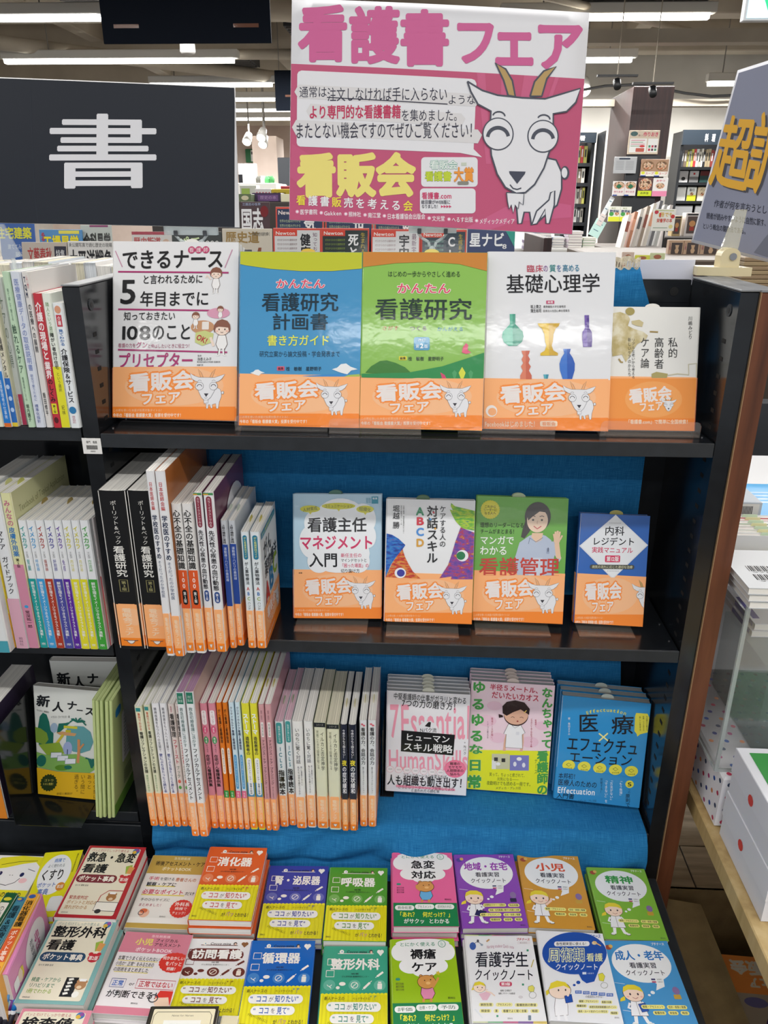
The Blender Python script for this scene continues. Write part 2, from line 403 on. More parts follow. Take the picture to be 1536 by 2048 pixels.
for (x0, y0, x1, y1, z, r) in ((-6, 3.2, 1.0, 7.5, 2.94, .09), (-5.5, 6.0, -.4, 11, 2.92, .07), (-6, 4.7, 3, 4.7, 2.9, .03), (-2, 3, 3.5, 7.9, 2.93, .03), (1.5, 3.5, 5.5, 7.5, 2.95, .05), (-7, 8, 2, 8.2, 2.88, .05)):
    q = MB(); q.tube((x0, y0, z), (x1, y1, z), r, BEAMM, 14); q.build('pipe', ceil, smooth=True)
for k, (x, y) in enumerate(((-2.6, 5.6), (-.9, 7.4), (-2.8, 8.9), (1.6, 5.8), (3.2, 4.0), (.2, 3.3))):   # dark louvred recesses
    q = MB(); q.box((x, y, 3.0), (x+1.2, y+.9, 3.349), M_('#2b2c2e', .6)); r = q.build('louvre_panel', ceil)
    for j in range(8):
        s = MB(); s.box((x+.02, y+.04+j*.108, 2.985), (x+1.18, y+.065+j*.108, 3.0), M_('#55534f', .5)); s.build('slat', r)
# cable draped along the ceiling on the right
q = MB(); q.path([(1.9+i*.25, 7.2, 2.42+.05*math.sin(i*.9)) for i in range(16)], .012, M_('#111111', .5), 6); q.build('cable', ceil)
q = MB(); q.box((1.2, 7.3, 2.3), (7, 7.42, 2.36), BEAMM); q.build('rail', ceil)
q = MB(); q.box((1.2, 6.3, 2.66), (7, 6.45, 2.76), BEAMM); q.build('rail', ceil)

# batten lamps: housing and glowing diffuser
def batten(px0, px1, v, y, label, z=LAMP_Z):
    a = atY(px0, v, y); b = atY(px1, v, y); z = a[2]
    r = empty('ceiling_lamp', ((a[0]+b[0])/2, y, z+.06), label, 'lamp', 'white batten lamps under the ceiling')
    L = (b[0]-a[0])/2
    q = MB(); q.box((-L, -.05, -.02), (L, .05, .06), M_('#d9d7d2', .5), .006); q.build('housing', r)
    q = MB(); q.prism([(-.045, -.018), (-.03, -.06), (.03, -.06), (.045, -.018)], 'x', -L+.02, L-.05, mat('#fffdf6', .5, 0, .5, 9.0)); q.build('diffuser', r)
    for sg in (-1, 1):
        q = MB(); q.tube((sg*L*.6, 0, .06), (sg*L*.6, 0, max(.1, 3.3-z-.06)), .006, M_('#8a8680')); q.build('hanger', r)
LB = 'long white batten lamp '
for a in ((-420, 212, 46, 6.0, LB+'at top left beside the dark hanging sign'),
          (8, 478, 128, 7.9, LB+'hanging above the black character sign'),
          (300, 552, 174, 9.9, LB+'first of four stacked beside the pink poster'), (300, 556, 203, 11.6, LB+'second of four stacked beside the pink poster'),
          (300, 700, 224, 13.2, LB+'third of four stacked beside the pink poster'), (300, 720, 241, 14.8, LB+'lowest of four stacked beside the pink poster'),
          (1000, 1428, 42, 6.4, LB+'at top right behind the pink poster'), (1000, 1272, 126, 8.1, LB+'short end right of the pink poster, lower one'),
          (1412, 1560, 172, 8.4, LB+'disappearing behind the grey tilted poster')):
    batten(*a)
def spot(u, v, y, label, s=.08):
    p = atY(u, v, y); r = empty('spotlight', p, label, 'spotlight', 'track spotlights')
    q = MB(); q.tube((0, .02, .06), (-.02, -.1, -.06), s*.7, M_('#c8c6c2', .4), 12, s); q.build('lamp_head', r, smooth=True)
    q = MB(); q.tube((-.021, -.102, -.062), (-.022, -.108, -.068), s*.85, mat('#fff6e0', .4, 0, .5, 5), 12); q.build('bulb', r)
    q = MB(); q.tube((0, .02, .06), (0, .02, max(.25, 3.35-p[2])), .012, M_('#8a8680')); q.build('stem', r)
spot(527, 268, 12, 'white spotlight glowing higher of the two by the poster edge'); spot(530, 282, 12.5, 'white spotlight glowing lower of the two by the poster edge')
spot(498, 277, 13, 'small white spotlight beside the sheet border of the black sign'); spot(1168, 172, 8.6, 'small spotlight peeking out right of the pink poster')
p = atY(375, 93, 5.2); r = empty('ceiling_sensor', p, 'white round sensor under the dark hanging sign', 'sensor')
q = MB(); q.lathe([(.05, .10), (.055, .0), (.05, -.012), (.03, -.02)], (0, 0, -.03), M_('#d8d6d2', .5), 20); q.build('sensor_body', r, smooth=True)
q = MB(); q.box((-.03, -.03, .07), (.03, .03, .45), M_('#2a2a2a')); q.build('mount', r)

# ================================================================ THE BLACK SHELF UNIT
TOP = 1.32; W0 = .9; DP = .185; YB = .2
Z1, Z2, Z3 = 1.1074, .7612, .383
ZL1 = atY(80, 853, 0)[2]; ZL2 = atY(130, 1286, 0)[2]; ZL3 = atY(230, 1622, 0)[2]
def upright(x0, x1, label, slots, wood=False):
    r = empty('shelf_upright', (x0, 0, 0), label, 'upright')
    q = MB(); q.box((0, 0, 0), (x1-x0, .2, TOP-.002), BLACK, .0015); q.build('post', r)
    q = MB(); q.box((-.0005, -.001, TOP-.002), (x1-x0+.0005, .2, TOP+.0006), CAPGREY, .0006); q.build('top_cap', r)
    for side, sgn in slots:                     # slotted holes along the front of the inner faces
        xf = (x1-x0) if side == 'r' else 0; q = MB()
        z = TOP-.075
        while z > .2:
            q.box((xf-.0004, .025, z), (xf+.0004, .037, z+.006), mat('#020203', .9)); z -= .0249
        o = q.build('slot_row', r); o['kind'] = 'stuff'
        q = MB(); q.tube((xf-.0004*sgn, .03, TOP-.03), (xf+.0012*sgn, .03, TOP-.03), .0085, BLACKSOFT, 16); q.tube((xf, .03, TOP-.03), (xf+.0016*sgn, .03, TOP-.03), .004, M_('#0a0a0a'), 12); q.build('bolt_head', r)
    return r
upright(-.025, 0, 'black slotted upright between the left bay and the nursing book bay', (('r', 1), ('l', -1)))
upright(W0, W0+.025, 'black slotted upright at the right end of the book unit', (('l', -1),))
r = empty('end_panel', (W0+.026, 0, 0), 'red brown wooden end panel right of the black upright', 'panel')
q = MB(); q.box((0, -.004, 0), (.027, .43, TOP-.002), WOODRED, .0012); q.build('board', r)
q = MB(); q.box((-.0008, -.0042, 0), (.0004, .002, TOP-.002), M_('#9a7a58')); q.build('edge_strip', r)
q = MB(); q.box((-.0008, -.005, TOP-.002), (.0275, .431, TOP+.0006), CAPGREY); q.build('top_cap', r)
r = empty('back_panel', (0, YB, 0), 'black steel back panel behind the shelves, seen at top right', 'panel')
q = MB(); q.box((-.02, .0006, .02), (W0+.02, .012, TOP-.012), BLACK); q.build('sheet', r)
q = MB(); q.box((.001, 0, TOP-.04), (W0-.001, .014, TOP-.004), BLACK, .001); q.build('top_rail', r)
q = MB(); q.tube((W0-.026, -.001, TOP-.022), (W0-.026, .001, TOP-.022), .007, M_('#060606')); q.build('hole', r)
r = empty('back_panel', (-.95, YB, 0), 'black steel back panel of the left bay', 'panel')
q = MB(); q.box((.001, .0006, .02), (.929, .012, TOP-.03), BLACK); q.build('sheet', r)
def shelf(x0, x1, z, label, lip=.021, depth=DP, end=True):
    r = empty('shelf', (x0, 0, z), label, 'shelf', 'black metal shelves of the book unit'); L = x1-x0
    q = MB(); q.box((0, 0, -.004), (L, depth, 0), BLACK, .0006); q.build('shelf_plate', r)
    q = MB(); q.box((0, -.0025, -lip), (L, .0005, .0003), BLACKSOFT, .0006); q.build('front_lip', r)
    q = MB(); q.box((0, .001, -lip), (.003, depth, -.004), BLACK); q.box((L-.003, .001, -lip), (L, depth, -.004), BLACK); q.build('side_flange', r)
    for x in (.007, L-.007):
        for y in (.03, .085): s = MB(); s.tube((x, y, 0), (x, y, .0012), .0018, M_('#b8b8b8', .3, 1), 8); s.build('rivet', r)
shelf(.002, W0-.002, Z1, 'black top shelf under the five large display books')
shelf(.002, W0-.002, Z2, 'black middle shelf holding spine-out books and four display books')
shelf(.002, W0-.002, Z3, 'black lowest shelf covered by the blue cloth')
shelf(-.948, -.027, ZL1, 'black top shelf of the left bay at the picture edge')
shelf(-.948, -.027, ZL2, 'black middle shelf of the left bay under the thin picture series')
shelf(-.948, -.027, ZL3, 'black low shelf of the left bay under the metal book stand')
# base cabinets and the low display stage in front
r = empty('base_cabinet', (-.95, .001, 0), 'black base cabinet below the low left shelf', 'cabinet')
q = MB(); q.box((0, .004, .0), (.924, .19, ZL3-.03), BLACK, .001); q.build('body', r)
q = MB(); q.box((0, 0, .05), (.60, .004, ZL3-.034), BLACKSOFT, .001); q.box((.604, 0, .05), (.924, .004, ZL3-.034), BLACKSOFT, .001); q.build('front_panel', r)
r = empty('base_cabinet', (.002, .02, 0), 'black base cabinet hidden under the blue cloth', 'cabinet')
q = MB(); q.box((0, 0, 0), (.896, .17, Z3-.03), BLACK, .001); q.build('body', r)
ZS = .305
r = empty('display_stage', (-.95, -.76, 0), 'low black display stage carrying the pocket books', 'stage')
q = MB(); q.box((0, 0, ZS-.02), (1.865, .735, ZS), BLACKSOFT, .002); q.build('stage_top', r)
q = MB(); q.box((.02, .02, 0), (1.845, .715, ZS-.02), BLACK); q.build('stage_body', r)
# price label on the left upright
r = empty('price_label', (-.028, -.0032, 0), 'white barcode label stuck on the left black upright', 'label')
la = atY(163, 876, -.003); lb = atY(205, 908, -.003)
q = MB(); q.box((la[0]+.028, 0, lb[2]), (lb[0]+.028, .0006, la[2]), M_('#eceae6')); q.build('label_card', r)
A = Art(lb[0]-la[0], la[2]-lb[2], canvas=(100, 76)); A.text('専門　看護', 22, 12, 80, 26, '#222222')
for i in range(26): A.rect(20+i*2.3, 34, 20+i*2.3+(1.5 if (i*7) % 3 else .8), 54, '#151515')
A.text('1100901', 38, 58, 66, 68, '#222222'); A.build('label_print', r, (la[0]+.028, -.0001, lb[2]), (1, 0, 0), (0, 0, 1), (0, -1, 0))

# ================================================================ THE BLUE CLOTH
def cloth():
    prof = []; z = TOP+.012
    prof.append((.232, 1.25)); prof.append((.226, 1.30)); prof.append((.219, TOP+.008)); prof.append((.208, TOP+.012)); prof.append((.197, TOP+.006))
    z = TOP-.01
    while z > Z3+.03: prof.append((.1925, z)); z -= .012
    prof += [(.190, Z3+.018), (.183, Z3+.008), (.172, Z3+.0035)]
    y = .16
    while y > .006: prof.append((y, Z3+.003)); y -= .008
    prof += [(0.0, Z3+.0028), (-.006, Z3+.001), (-.0095, Z3-.006)]
    z = Z3-.012
    while z > .322: prof.append((-.0115, z)); z -= .006
    prof += [(-.013, .318), (-.016, .312), (-.022, .309), (-.030, .3078), (-.040, .3072), (-.050, .307)]
    nx = 150; vs = []; fs = []; uv = []
    s = 0; S = [0]
    for a, b in zip(prof, prof[1:]): s += math.hypot(a[0]-b[0], a[1]-b[1]); S.append(s)
    for k, (y, z) in enumerate(prof):
        if z > Z3+.02: t = min(1, max(0, (TOP-z)/.1)); x0, x1 = .05-.0*t, .818+.042*t*min(1, 1)
        else: x0, x1 = .004, .894
        if z > Z3+.02 and z < Z3+.3: t = (Z3+.3-z)/.28; x0 -= .04*t; x1 += .03*t
        for i in range(nx+1):
            x = x0+(x1-x0)*i/nx; dy = dz = 0
            if y > .185 and z < TOP-.01:
                w = 1.0
                for zs in (Z1, Z2): w *= min(1, abs(z-zs+.01)/.05) if abs(z-zs+.01) > .012 else 0
                dy = -w*(.004+.006*noise.noise((x*6+z*1.5, z*2.2, 3))+.0035*noise.noise((x*22, z*3, 7)))
                if dy > 0: dy = 0
            elif z > Z3-.001 and y > -.001:
                dz = max(0, .001+.006*noise.noise((x*9, y*12+x*4, 1)))*min(1, y/.03)
            else:
                f = min(1, max(0, (Z3-z)/.04))
                dy = -f*(.014+.030*noise.noise((x*7+z*9, z*6, 2))+.012*noise.noise((x*17-z*22, z*8, 9)))
                dy = min(dy, 0)
                if z < .3181: dz = max(0, .004*noise.noise((x*14, y*40, 4))); dy = dy*.3+.01*noise.noise((x*7, 1, 4))-.004
            vs.append((x, y+dy, z+dz)); uv.append((x, S[k]))
    n = nx+1
    for k in range(len(prof)-1):
        for i in range(nx): fs.append((k*n+i, k*n+i+1, (k+1)*n+i+1, (k+1)*n+i))
    q = MB(); q.add(vs, fs, LINEN); o = q.build('blue_cloth', smooth=True, recalc=False)
    ul = o.data.uv_layers.new(name='UVMap')
    for lp in o.data.loops: ul.data[lp.index].uv = uv[lp.vertex_index]
    tag(o, 'blue linen cloth draped over the back panel and the lowest shelf', 'cloth'); return o
CL = cloth()
def lace():
    vs = []; fs = []; n = 260; x0, x1 = .70, .818
    for i in range(n+1):
        x = x0+(x1-x0)*i/n; t = i/n
        up = .0145+.004*abs(math.sin(t*17))+.003*math.sin(t*9+1)+.006*t*t
        for j, u in enumerate((0, .35, .7, 1)):
            vs.append((x, .2035-.004*math.sin(t*60+j)*(u > 0)+.004*u, TOP+.006+up*u))
    for i in range(n):
        for j in range(3):
            if j == 1 and i % 7 in (3, 4): continue
            fs.append((i*4+j, i*4+4+j, i*4+5+j, i*4+j+1))
    q = MB(); q.add(vs, fs, noise_mat('cream_lace', [(.3, '#c9bda0'), (.6, '#e6dcc6')], (1, 1, 1), 400, 2, .9, .5, 900))
    return q.build('lace_trim', CL)
lace()
q = MB()
for i in range(70):                            # stitched zigzag edge and hem seam
    x = .66+i*.00225; q.add([(x, .1965, TOP+.001), (x+.0011, .1962, TOP-.006), (x+.0015, .1962, TOP-.006), (x+.0004, .1965, TOP+.001)], [(0, 1, 2, 3)], M_('#8fc2e0', .8))
q.box((.66, .1958, TOP-.0085), (.817, .1962, TOP-.0075), M_('#9cc4dc', .8)); q.box((.66, .1912, TOP-.020), (.822, .1916, TOP-.0194), M_('#7fb2d2', .8))
q.build('hem_stitching', CL, recalc=False)
# white card standing behind the back panel
ca = atY(1252, 519, .24); cb = atY(1392, 512, .24)
q = MB(); q.box((ca[0], .239, 1.2), (cb[0], .2405, ca[2]), M_('#d4d6e2', .5), .0003); tag(q.build('paper_card'), 'blank white card standing behind the blue cloth and lace', 'card')

# ================================================================ BOOKS
BAND, BAND2 = '#ffb67a', '#fb8b2c'
PEACH = '#fbd0a4'
def goat(A, x, y, s, lw=.012, body=True):
    """the fair's smiling goat; x, y is the middle of the head top, s the head height (horn to chin about 1.35 s)"""
    k = '#4a4650'; wv = '#e9e9ec'; lw *= s
    def P(pts): return [(x+a*s, y+b*s) for a, b in pts]
    if body:
        A.outlined(P([(.28, .78), (.42, .60), (.58, .55), (.72, .62), (.79, .80), (.80, 1.0), (.70, 1.30), (.66, 1.62), (.56, 1.62), (.52, 1.36), (.34, 1.42), (.36, 1.60), (.28, 1.60), (.22, 1.42), (.15, 1.42), (.13, 1.62), (.04, 1.62), (.0, 1.15)]), wv, lw, k)
        A.ell(x+.86*s, y+.80*s, .07*s, .085*s, k); A.ell(x+.86*s, y+.80*s, .055*s, .07*s, wv)
    for sg in (-1, 1):
        A.outlined(P([(sg*.16, .02), (sg*.27, -.24), (sg*.45, -.44), (sg*.36, -.16), (sg*.30, .02)]), '#c3a05e' if body != 2 else '#f3b27c', lw, k)
    A.outlined(P([(-.38, 0), (-.62, -.08), (-.86, -.22), (-.74, .08), (-.56, .20), (-.44, .22), (-.46, .5), (-.36, .78), (-.22, 1.06), (-.06, 1.20), (.08, 1.20), (.26, 1.04), (.42, .74), (.50, .5), (.50, .24), (.62, .22), (.80, .08), (.95, -.16), (.64, -.06), (.42, .02)]), wv, lw, k)
    for cx in (-.34, .38):
        A.ell(x+cx*s, y+.46*s, .215*s, .215*s, k, 28); A.ell(x+cx*s, y+.46*s, .20*s, .20*s, wv, 28)
        A.line(P([(cx+.13*math.cos(math.radians(t)), .52-.15*math.sin(math.radians(t))) for t in range(15, 170, 15)]), lw*2.6, k)
        A.line(P([(cx+.09*math.cos(math.radians(t)), .22-.08*math.sin(math.radians(t))) for t in range(10, 175, 20)]), lw, k)
    A.poly(P([(-.10, .84), (.14, .84), (.02, 1.02)]), '#3d3a42')
    A.line(P([(-.07, 1.05), (0, 1.10), (.09, 1.06)]), lw, k)
    if body: A.outlined(P([(-.10, 1.19), (.14, 1.19), (.12, 1.36), (.06, 1.30), (.03, 1.44), (-.02, 1.32), (-.07, 1.40)]), wv, lw*.7, k)
def band_front(A, x0, y0, x1, y1, full=True, g=True):
    """print of the orange paper band inside the photo box"""
    w, h = x1-x0, y1-y0; X = lambda a: x0+a*w; Y = lambda b: y0+b*h
    A.rect(x0, y0, x1, Y(.75), BAND)
    A.ell(X(.5), Y(.36), .40*w, .37*h, '#fbc090', 30)
    A.rect(x0, Y(.75), x1, y1, BAND2)
    A.text('看販会', X(.13), Y(.09), X(.66), Y(.45), '#efe6e2', bold=.035, halo=.13, hcol='#fa9240', rot=3)
    A.text('フェア', X(.23), Y(.46), X(.56), Y(.71), '#efe6e2', bold=.03, halo=.13, hcol='#fb9a48', rot=3)
    A.text('この帯を巻いた本屋が投票対象タイトル！', X(.01), Y(.79), X(.42), Y(.845), PEACH)
    A.text('今年の「看販会 看護書大賞」投票を受付中です！', X(.01), Y(.87), X(.58), Y(.95), '#fde7d2', bold=.02)
    if g: goat(A, X(.76), Y(.20), .36*h, body=2)
def band_spine(A, t='看販会フェア'):
    W_, H_ = 10, 100
    A.rect(0, 0, W_, 80, BAND); A.rect(0, 80, W_, 100, BAND2)
    A.ell(8, 30, 4, 20, '#fbc090', 20)
    A.text(t, 2.4, 9, 7.2, 74, '#fbd9b6', bold=.03, vert=True)
    A.outlined([(3.2, 87), (1.5, 85.5), (3.6, 86), (6.4, 86), (8.5, 85.5), (6.8, 87), (6.6, 90), (5.5, 94), (4.5, 94), (3.4, 90)], '#efe9e4', .35, '#8a6a5a')
_stack_no = [0]
def make_book(label, w, h, t, cover='#e8e8e8', spine=None, pages=PAGES, front=None, spine_art=None, band=0, band0=0, spineside='L', slip=None, group=None, cat='book', corners=None, crop=None, curl=0, name='book'):
    r = empty(name, (0, 0, 0), label, cat, group)
    c = .0005; b = min(.0012, t*.12); cm = mat(cover, .34) if isinstance(cover, str) else cover
    sm = mat(spine, .34) if isinstance(spine, str) else cm
    mir = (lambda x: x) if spineside == 'L' else (lambda x: w-x)
    out = [(w, 0), (.0015, 0), (-b*.7, t*.10+.0002), (-b, t*.3), (-b, t*.7), (-b*.7, t*.9-.0002), (.0015, t), (w, t)]
    inn = [(w, t-c), (.0015, t-c), (-b+c, t*.7), (-b+c, t*.3), (.0015, c), (w, c)]
    q = MB(); ring = [(mir(x), y) for x, y in out+inn]; n = len(ring)
    vs = [(x, y, 0) for x, y in ring]+[(x, y, h) for x, y in ring]
    fs = [(i, (i+1) % n, (i+1) % n+n, i+n) for i in range(n)]
    o_, i_ = list(range(8)), list(range(8, 14))
    cap = [(0, 1, 12, 13), (1, 2, 12), (2, 3, 11, 12), (3, 4, 10, 11), (4, 5, 10), (5, 6, 9, 10), (6, 7, 8, 9)]
    fs += cap+[tuple(k+n for k in reversed(f)) for f in cap]
    q.add(vs, [f for k, f in enumerate(fs) if not (1 <= k <= 5)], cm)
    q.add([vs[i] for i in range(2*n)], [fs[k] for k in range(1, 6)], sm)
    q.build('cover', r)
    q = MB(); xs = sorted((mir(.0006), mir(w-.0012))); q.box((xs[0], c, .0008), (xs[1], t-c, h-.0008), pages); q.build('page_block', r)
    zb = 0
    if band:
        zb = band; g = .0004; q = MB(); z0 = band0
        out2 = [(w+g, -g), (.001, -g), (-b-g, t*.25), (-b-g, t*.75), (.001, t+g), (w+g, t+g)]
        inn2 = [(w+g, t+.0001), (.001, t+.0001), (-b-.0001, t*.72), (-b-.0001, t*.28), (.001, -.0001), (w+g, -.0001)]
        ring = [(mir(x), y) for x, y in out2+inn2]; n = 12
        vs = [(x, y, z0) for x, y in ring]+[(x, y, z0+band*.25) for x, y in ring]+[(x, y, z0+band) for x, y in ring]
        q.add(vs, [(i, (i+1) % n, (i+1) % n+n, i+n) for i in range(n)], mat(BAND2, .36))
        q.add(vs, [(n+i, n+(i+1) % n, (i+1) % n+2*n, i+2*n) for i in range(n)]+[(0+2*n, 1+2*n, 10+2*n, 11+2*n), (1+2*n, 2+2*n, 9+2*n, 10+2*n), (2+2*n, 3+2*n, 8+2*n, 9+2*n), (3+2*n, 4+2*n, 7+2*n, 8+2*n), (4+2*n, 5+2*n, 6+2*n, 7+2*n)], mat(BAND, .36))
        bo = q.build('paper_band', r)
        A = Art(t*.8, band, canvas=(10, 100)); band_spine(A)
        A.build('band_lettering', bo, (-b-g if spineside == 'L' else w+b+g, t*.9 if spineside == 'L' else t*.1, z0), (0, -1, 0) if spineside == 'L' else (0, 1, 0), (0, 0, 1), (-1, 0, 0) if spineside == 'L' else (1, 0, 0))
    if front:
        A = Art(w, h, corners or ((0, 0), (100, 0), (100, 141), (0, 141))); front(A)
        A.build('cover_print', r, (0, -.0002 if not band else -.0005, 0), (1, 0, 0), (0, 0, 1), (0, -1, 0))
    if spine_art:
        zs = band+band0 if band else 0; A = Art(t, h-zs, canvas=(10, 100)); spine_art(A)
        if spineside == 'L': A.build('spine_lettering', r, (-b-.0001, t, zs), (0, -1, 0), (0, 0, 1), (-1, 0, 0))
        else: A.build('spine_lettering', r, (w+b+.0001, 0, zs), (0, 1, 0), (0, 0, 1), (1, 0, 0))
    if slip:
        x, cc = slip; q = MB(); pts = [(x-.011, h-.02), (x+.011, h-.02)]+[(x+.011*math.cos(a), h+.0008+.0055*math.sin(a)) for a in [math.pi*k/8 for k in range(9)]]
        q.prism(pts, 'y', t*.5, t*.5+.0003, M_(cc)); q.build('sales_slip', r)
    return r
def quad_place(corn, crop, Z, tau, thick, yaw=None):
    """corners TL,TR,BR,BL of the front cover in the crop -> w, h, x, y, z, yaw; base stands on height Z"""
    P = [crop(*c) for c in corn]; zb = Z+thick*math.sin(tau)+.002
    bl = atZ(*P[3], zb); br = atZ(*P[2], zb)
    if yaw is None: yaw = math.atan2(br[1]-bl[1], br[0]-bl[0])
    yaw = max(-.12, min(.12, yaw))
    y0 = (bl[1]+br[1])/2; n = np.array([-math.sin(yaw), math.cos(yaw), 0])
    # plane through base line, leaning back by tau
    c_ = (bl+br)/2; up = np.array([0, 0, 1])*math.cos(tau)+n*math.sin(tau); ux = np.array([math.cos(yaw), math.sin(yaw), 0])
    pn = np.cross(ux, up)
    pts = [at_plane(*p, c_, pn) for p in P]
    loc = [((p-c_)@ux, (p-c_)@up) for p in pts]
    x0 = (loc[0][0]+loc[3][0])/2; x1 = (loc[1][0]+loc[2][0])/2; h = (loc[0][1]+loc[1][1])/2
    o = c_+ux*x0
    return x1-x0, h, o[0], o[1], zb, yaw
def display_book(label, corn, crop, Z, tau, t, front, copies=1, gap=.001, group=None, **kw):
    w, h, x, y, z, yaw = quad_place(corn, crop, Z, tau, t*copies)
    for k in range(copies):
        lb = label if k == 0 else label_behind(label, k, copies)
        r = make_book(lb, w, h, t, front=front if k == 0 else None, corners=corn, group=group or (None if copies == 1 else 'copies of one title stood one behind the other'), **kw)
        dn = k*(t+gap); jx = (.0015*(k % 2)-.001) if k else 0
        place(r, x+jx-math.sin(yaw)*dn*math.cos(tau)*0, y+dn*math.cos(tau), z-dn*math.sin(tau)+kw.get('lift', 0)*k, yaw, tau)
    return w, h, x, y, z, yaw
ORD = ['', 'second', 'third', 'fourth', 'fifth', 'sixth']
def label_behind(label, k, n):
    head = label.split(',')[0]; ws = head.split()[:9]
    return ' '.join(ws)+', %s copy from the front' % ORD[k]
def flat_book(label, corn, crop, z, t, front, copies=1, cover='#e8e8e8', jit=.002, group=None, canvas=False, **kw):
    """a stack lying flat on the stage: corners give the top cover, z is its height"""
    P = [crop(*c) for c in corn]; pts = [atZ(*p, z) for p in P]
    ux = (pts[2]-pts[3])+(pts[1]-pts[0]); yaw = math.atan2(ux[1], ux[0]); yaw = max(-.15, min(.15, yaw))
    u = np.array([math.cos(yaw), math.sin(yaw), 0]); v = np.array([-math.sin(yaw), math.cos(yaw), 0])
    c_ = sum(pts)/4; lo = [((p-c_)@u, (p-c_)@v) for p in pts]
    x0 = (lo[0][0]+lo[3][0])/2; x1 = (lo[1][0]+lo[2][0])/2; y0 = (lo[2][1]+lo[3][1])/2; y1 = (lo[0][1]+lo[1][1])/2
    w, h = x1-x0, y1-y0; o = c_+u*x0+v*y0
    rs = []
    for k in range(copies):
        sx = jit*(0 if k == 0 else math.sin(k*2.3+w*900)); sy = jit*(0 if k == 0 else math.cos(k*1.7+w*700))
        lb = label if k == 0 else label_below(label, k)
        if w < .0: w = abs(w)
        r = make_book(lb, w, h, t, cover=cover, front=front if k == 0 else None, corners=None if canvas else corn, group=group, **kw)
        place(r, o[0]+sx, o[1]+sy, z-k*(t+.0012), yaw, math.pi/2); rs.append(r)
    return rs
def label_below(label, k):
    ws = label.split(',')[0].split()[:9]
    return ' '.join(ws)+', %s copy down in its stack' % ORD[k]
def spine_book(label, xb, vb, xt, vt, Z, Yf, depth=None, th=None, **kw):
    """spine outwards: bottom of the spine spans px xb=(u0,u1) at row vb, top of the spine at row vt"""
    um = (xb[0]+xb[1])/2; a = atY(xb[0], vb, Yf); b = atY(xb[1], vb, Yf); t = th or (b[0]-a[0])*.985
    top = atY((xt[0]+xt[1])/2, vt, Yf); h = top[2]-Z
    lean = math.atan2(((a[0]+b[0])/2)-top[0], h)      # >0 leans to the left
    w = depth or h*.70
    w = min(w, .184-Yf)
    r = make_book(label, w, h, t, **kw)
    r.matrix_world = Matrix.Translation((a[0]+t, Yf, Z+.0006)) @ Matrix.Rotation(0, 4, 'Y') @ Matrix.Rotation(math.pi/2, 4, 'Z')
    return r

def free_spine_book(label, near, far, crop, zs, h, w, t, **kw):
    """a book standing on its fore edge, spine uppermost and running away from the camera"""
    B = atZ(*crop(*near), zs); T = atZ(*crop(*far), zs); h = float(np.linalg.norm(T-B))
    z = Vector(T-B).normalized(); x = Vector((0, 0, -1)); y = z.cross(x)
    r = make_book(label, w, h, t, **kw)
    r.matrix_world = Matrix(((x[0], y[0], z[0], B[0]), (x[1], y[1], z[1], B[1]), (x[2], y[2], z[2], B[2]), (0, 0, 0, 1))); return r

# ================================================================ TOP SHELF: five display books
TT = math.radians(17)
C1 = ((565, 130), (1205, 143), (1226, 1055), (590, 1037))
def kid(A, x, y, s, hair='#8a5a48', body='#f6f4f2', look=0, line='#5a4038'):
    """small line-drawn person: round face, hair cap, tunic"""
    A.outlined([(x-.34*s, y+.95*s), (x-.22*s, y+.42*s), (x+.22*s, y+.42*s), (x+.34*s, y+.95*s), (x+.2*s, y+1.25*s), (x-.2*s, y+1.25*s)], body, .03*s, line)
    for sg in (-1, 1):
        A.line([(x+sg*.1*s, y+1.22*s), (x+sg*.14*s, y+1.6*s), (x+sg*.26*s, y+1.63*s)], .1*s, body); A.line([(x+sg*.18*s, y+1.22*s), (x+sg*.2*s, y+1.6*s)], .025*s, line)
    A.ell(x, y, .47*s, .44*s, line); A.ell(x, y+.01*s, .445*s, .415*s, '#f6dfce')
    A.poly([(x-.44*s, y+.3*s), (x-.5*s, y+.05*s), (x-.46*s, y-.2*s), (x-.3*s, y-.42*s), (x, y-.52*s), (x+.3*s, y-.42*s), (x+.46*s, y-.2*s), (x+.5*s, y+.05*s), (x+.44*s, y+.3*s), (x+.36*s, y-.02*s), (x+.05*s, y-.06*s), (x-.2*s, y-.08*s), (x-.36*s, y-.02*s)], hair)
    for sg in (-1, 1): A.ell(x+sg*.17*s, y+.08*s, .035*s, .05*s, '#3a2a28'); A.ell(x+sg*.29*s, y+.18*s, .06*s, .04*s, '#f2b6a6')
    A.line([(x-.08*s, y+.24*s), (x, y+.28*s), (x+.08*s, y+.24*s)], .025*s, line)
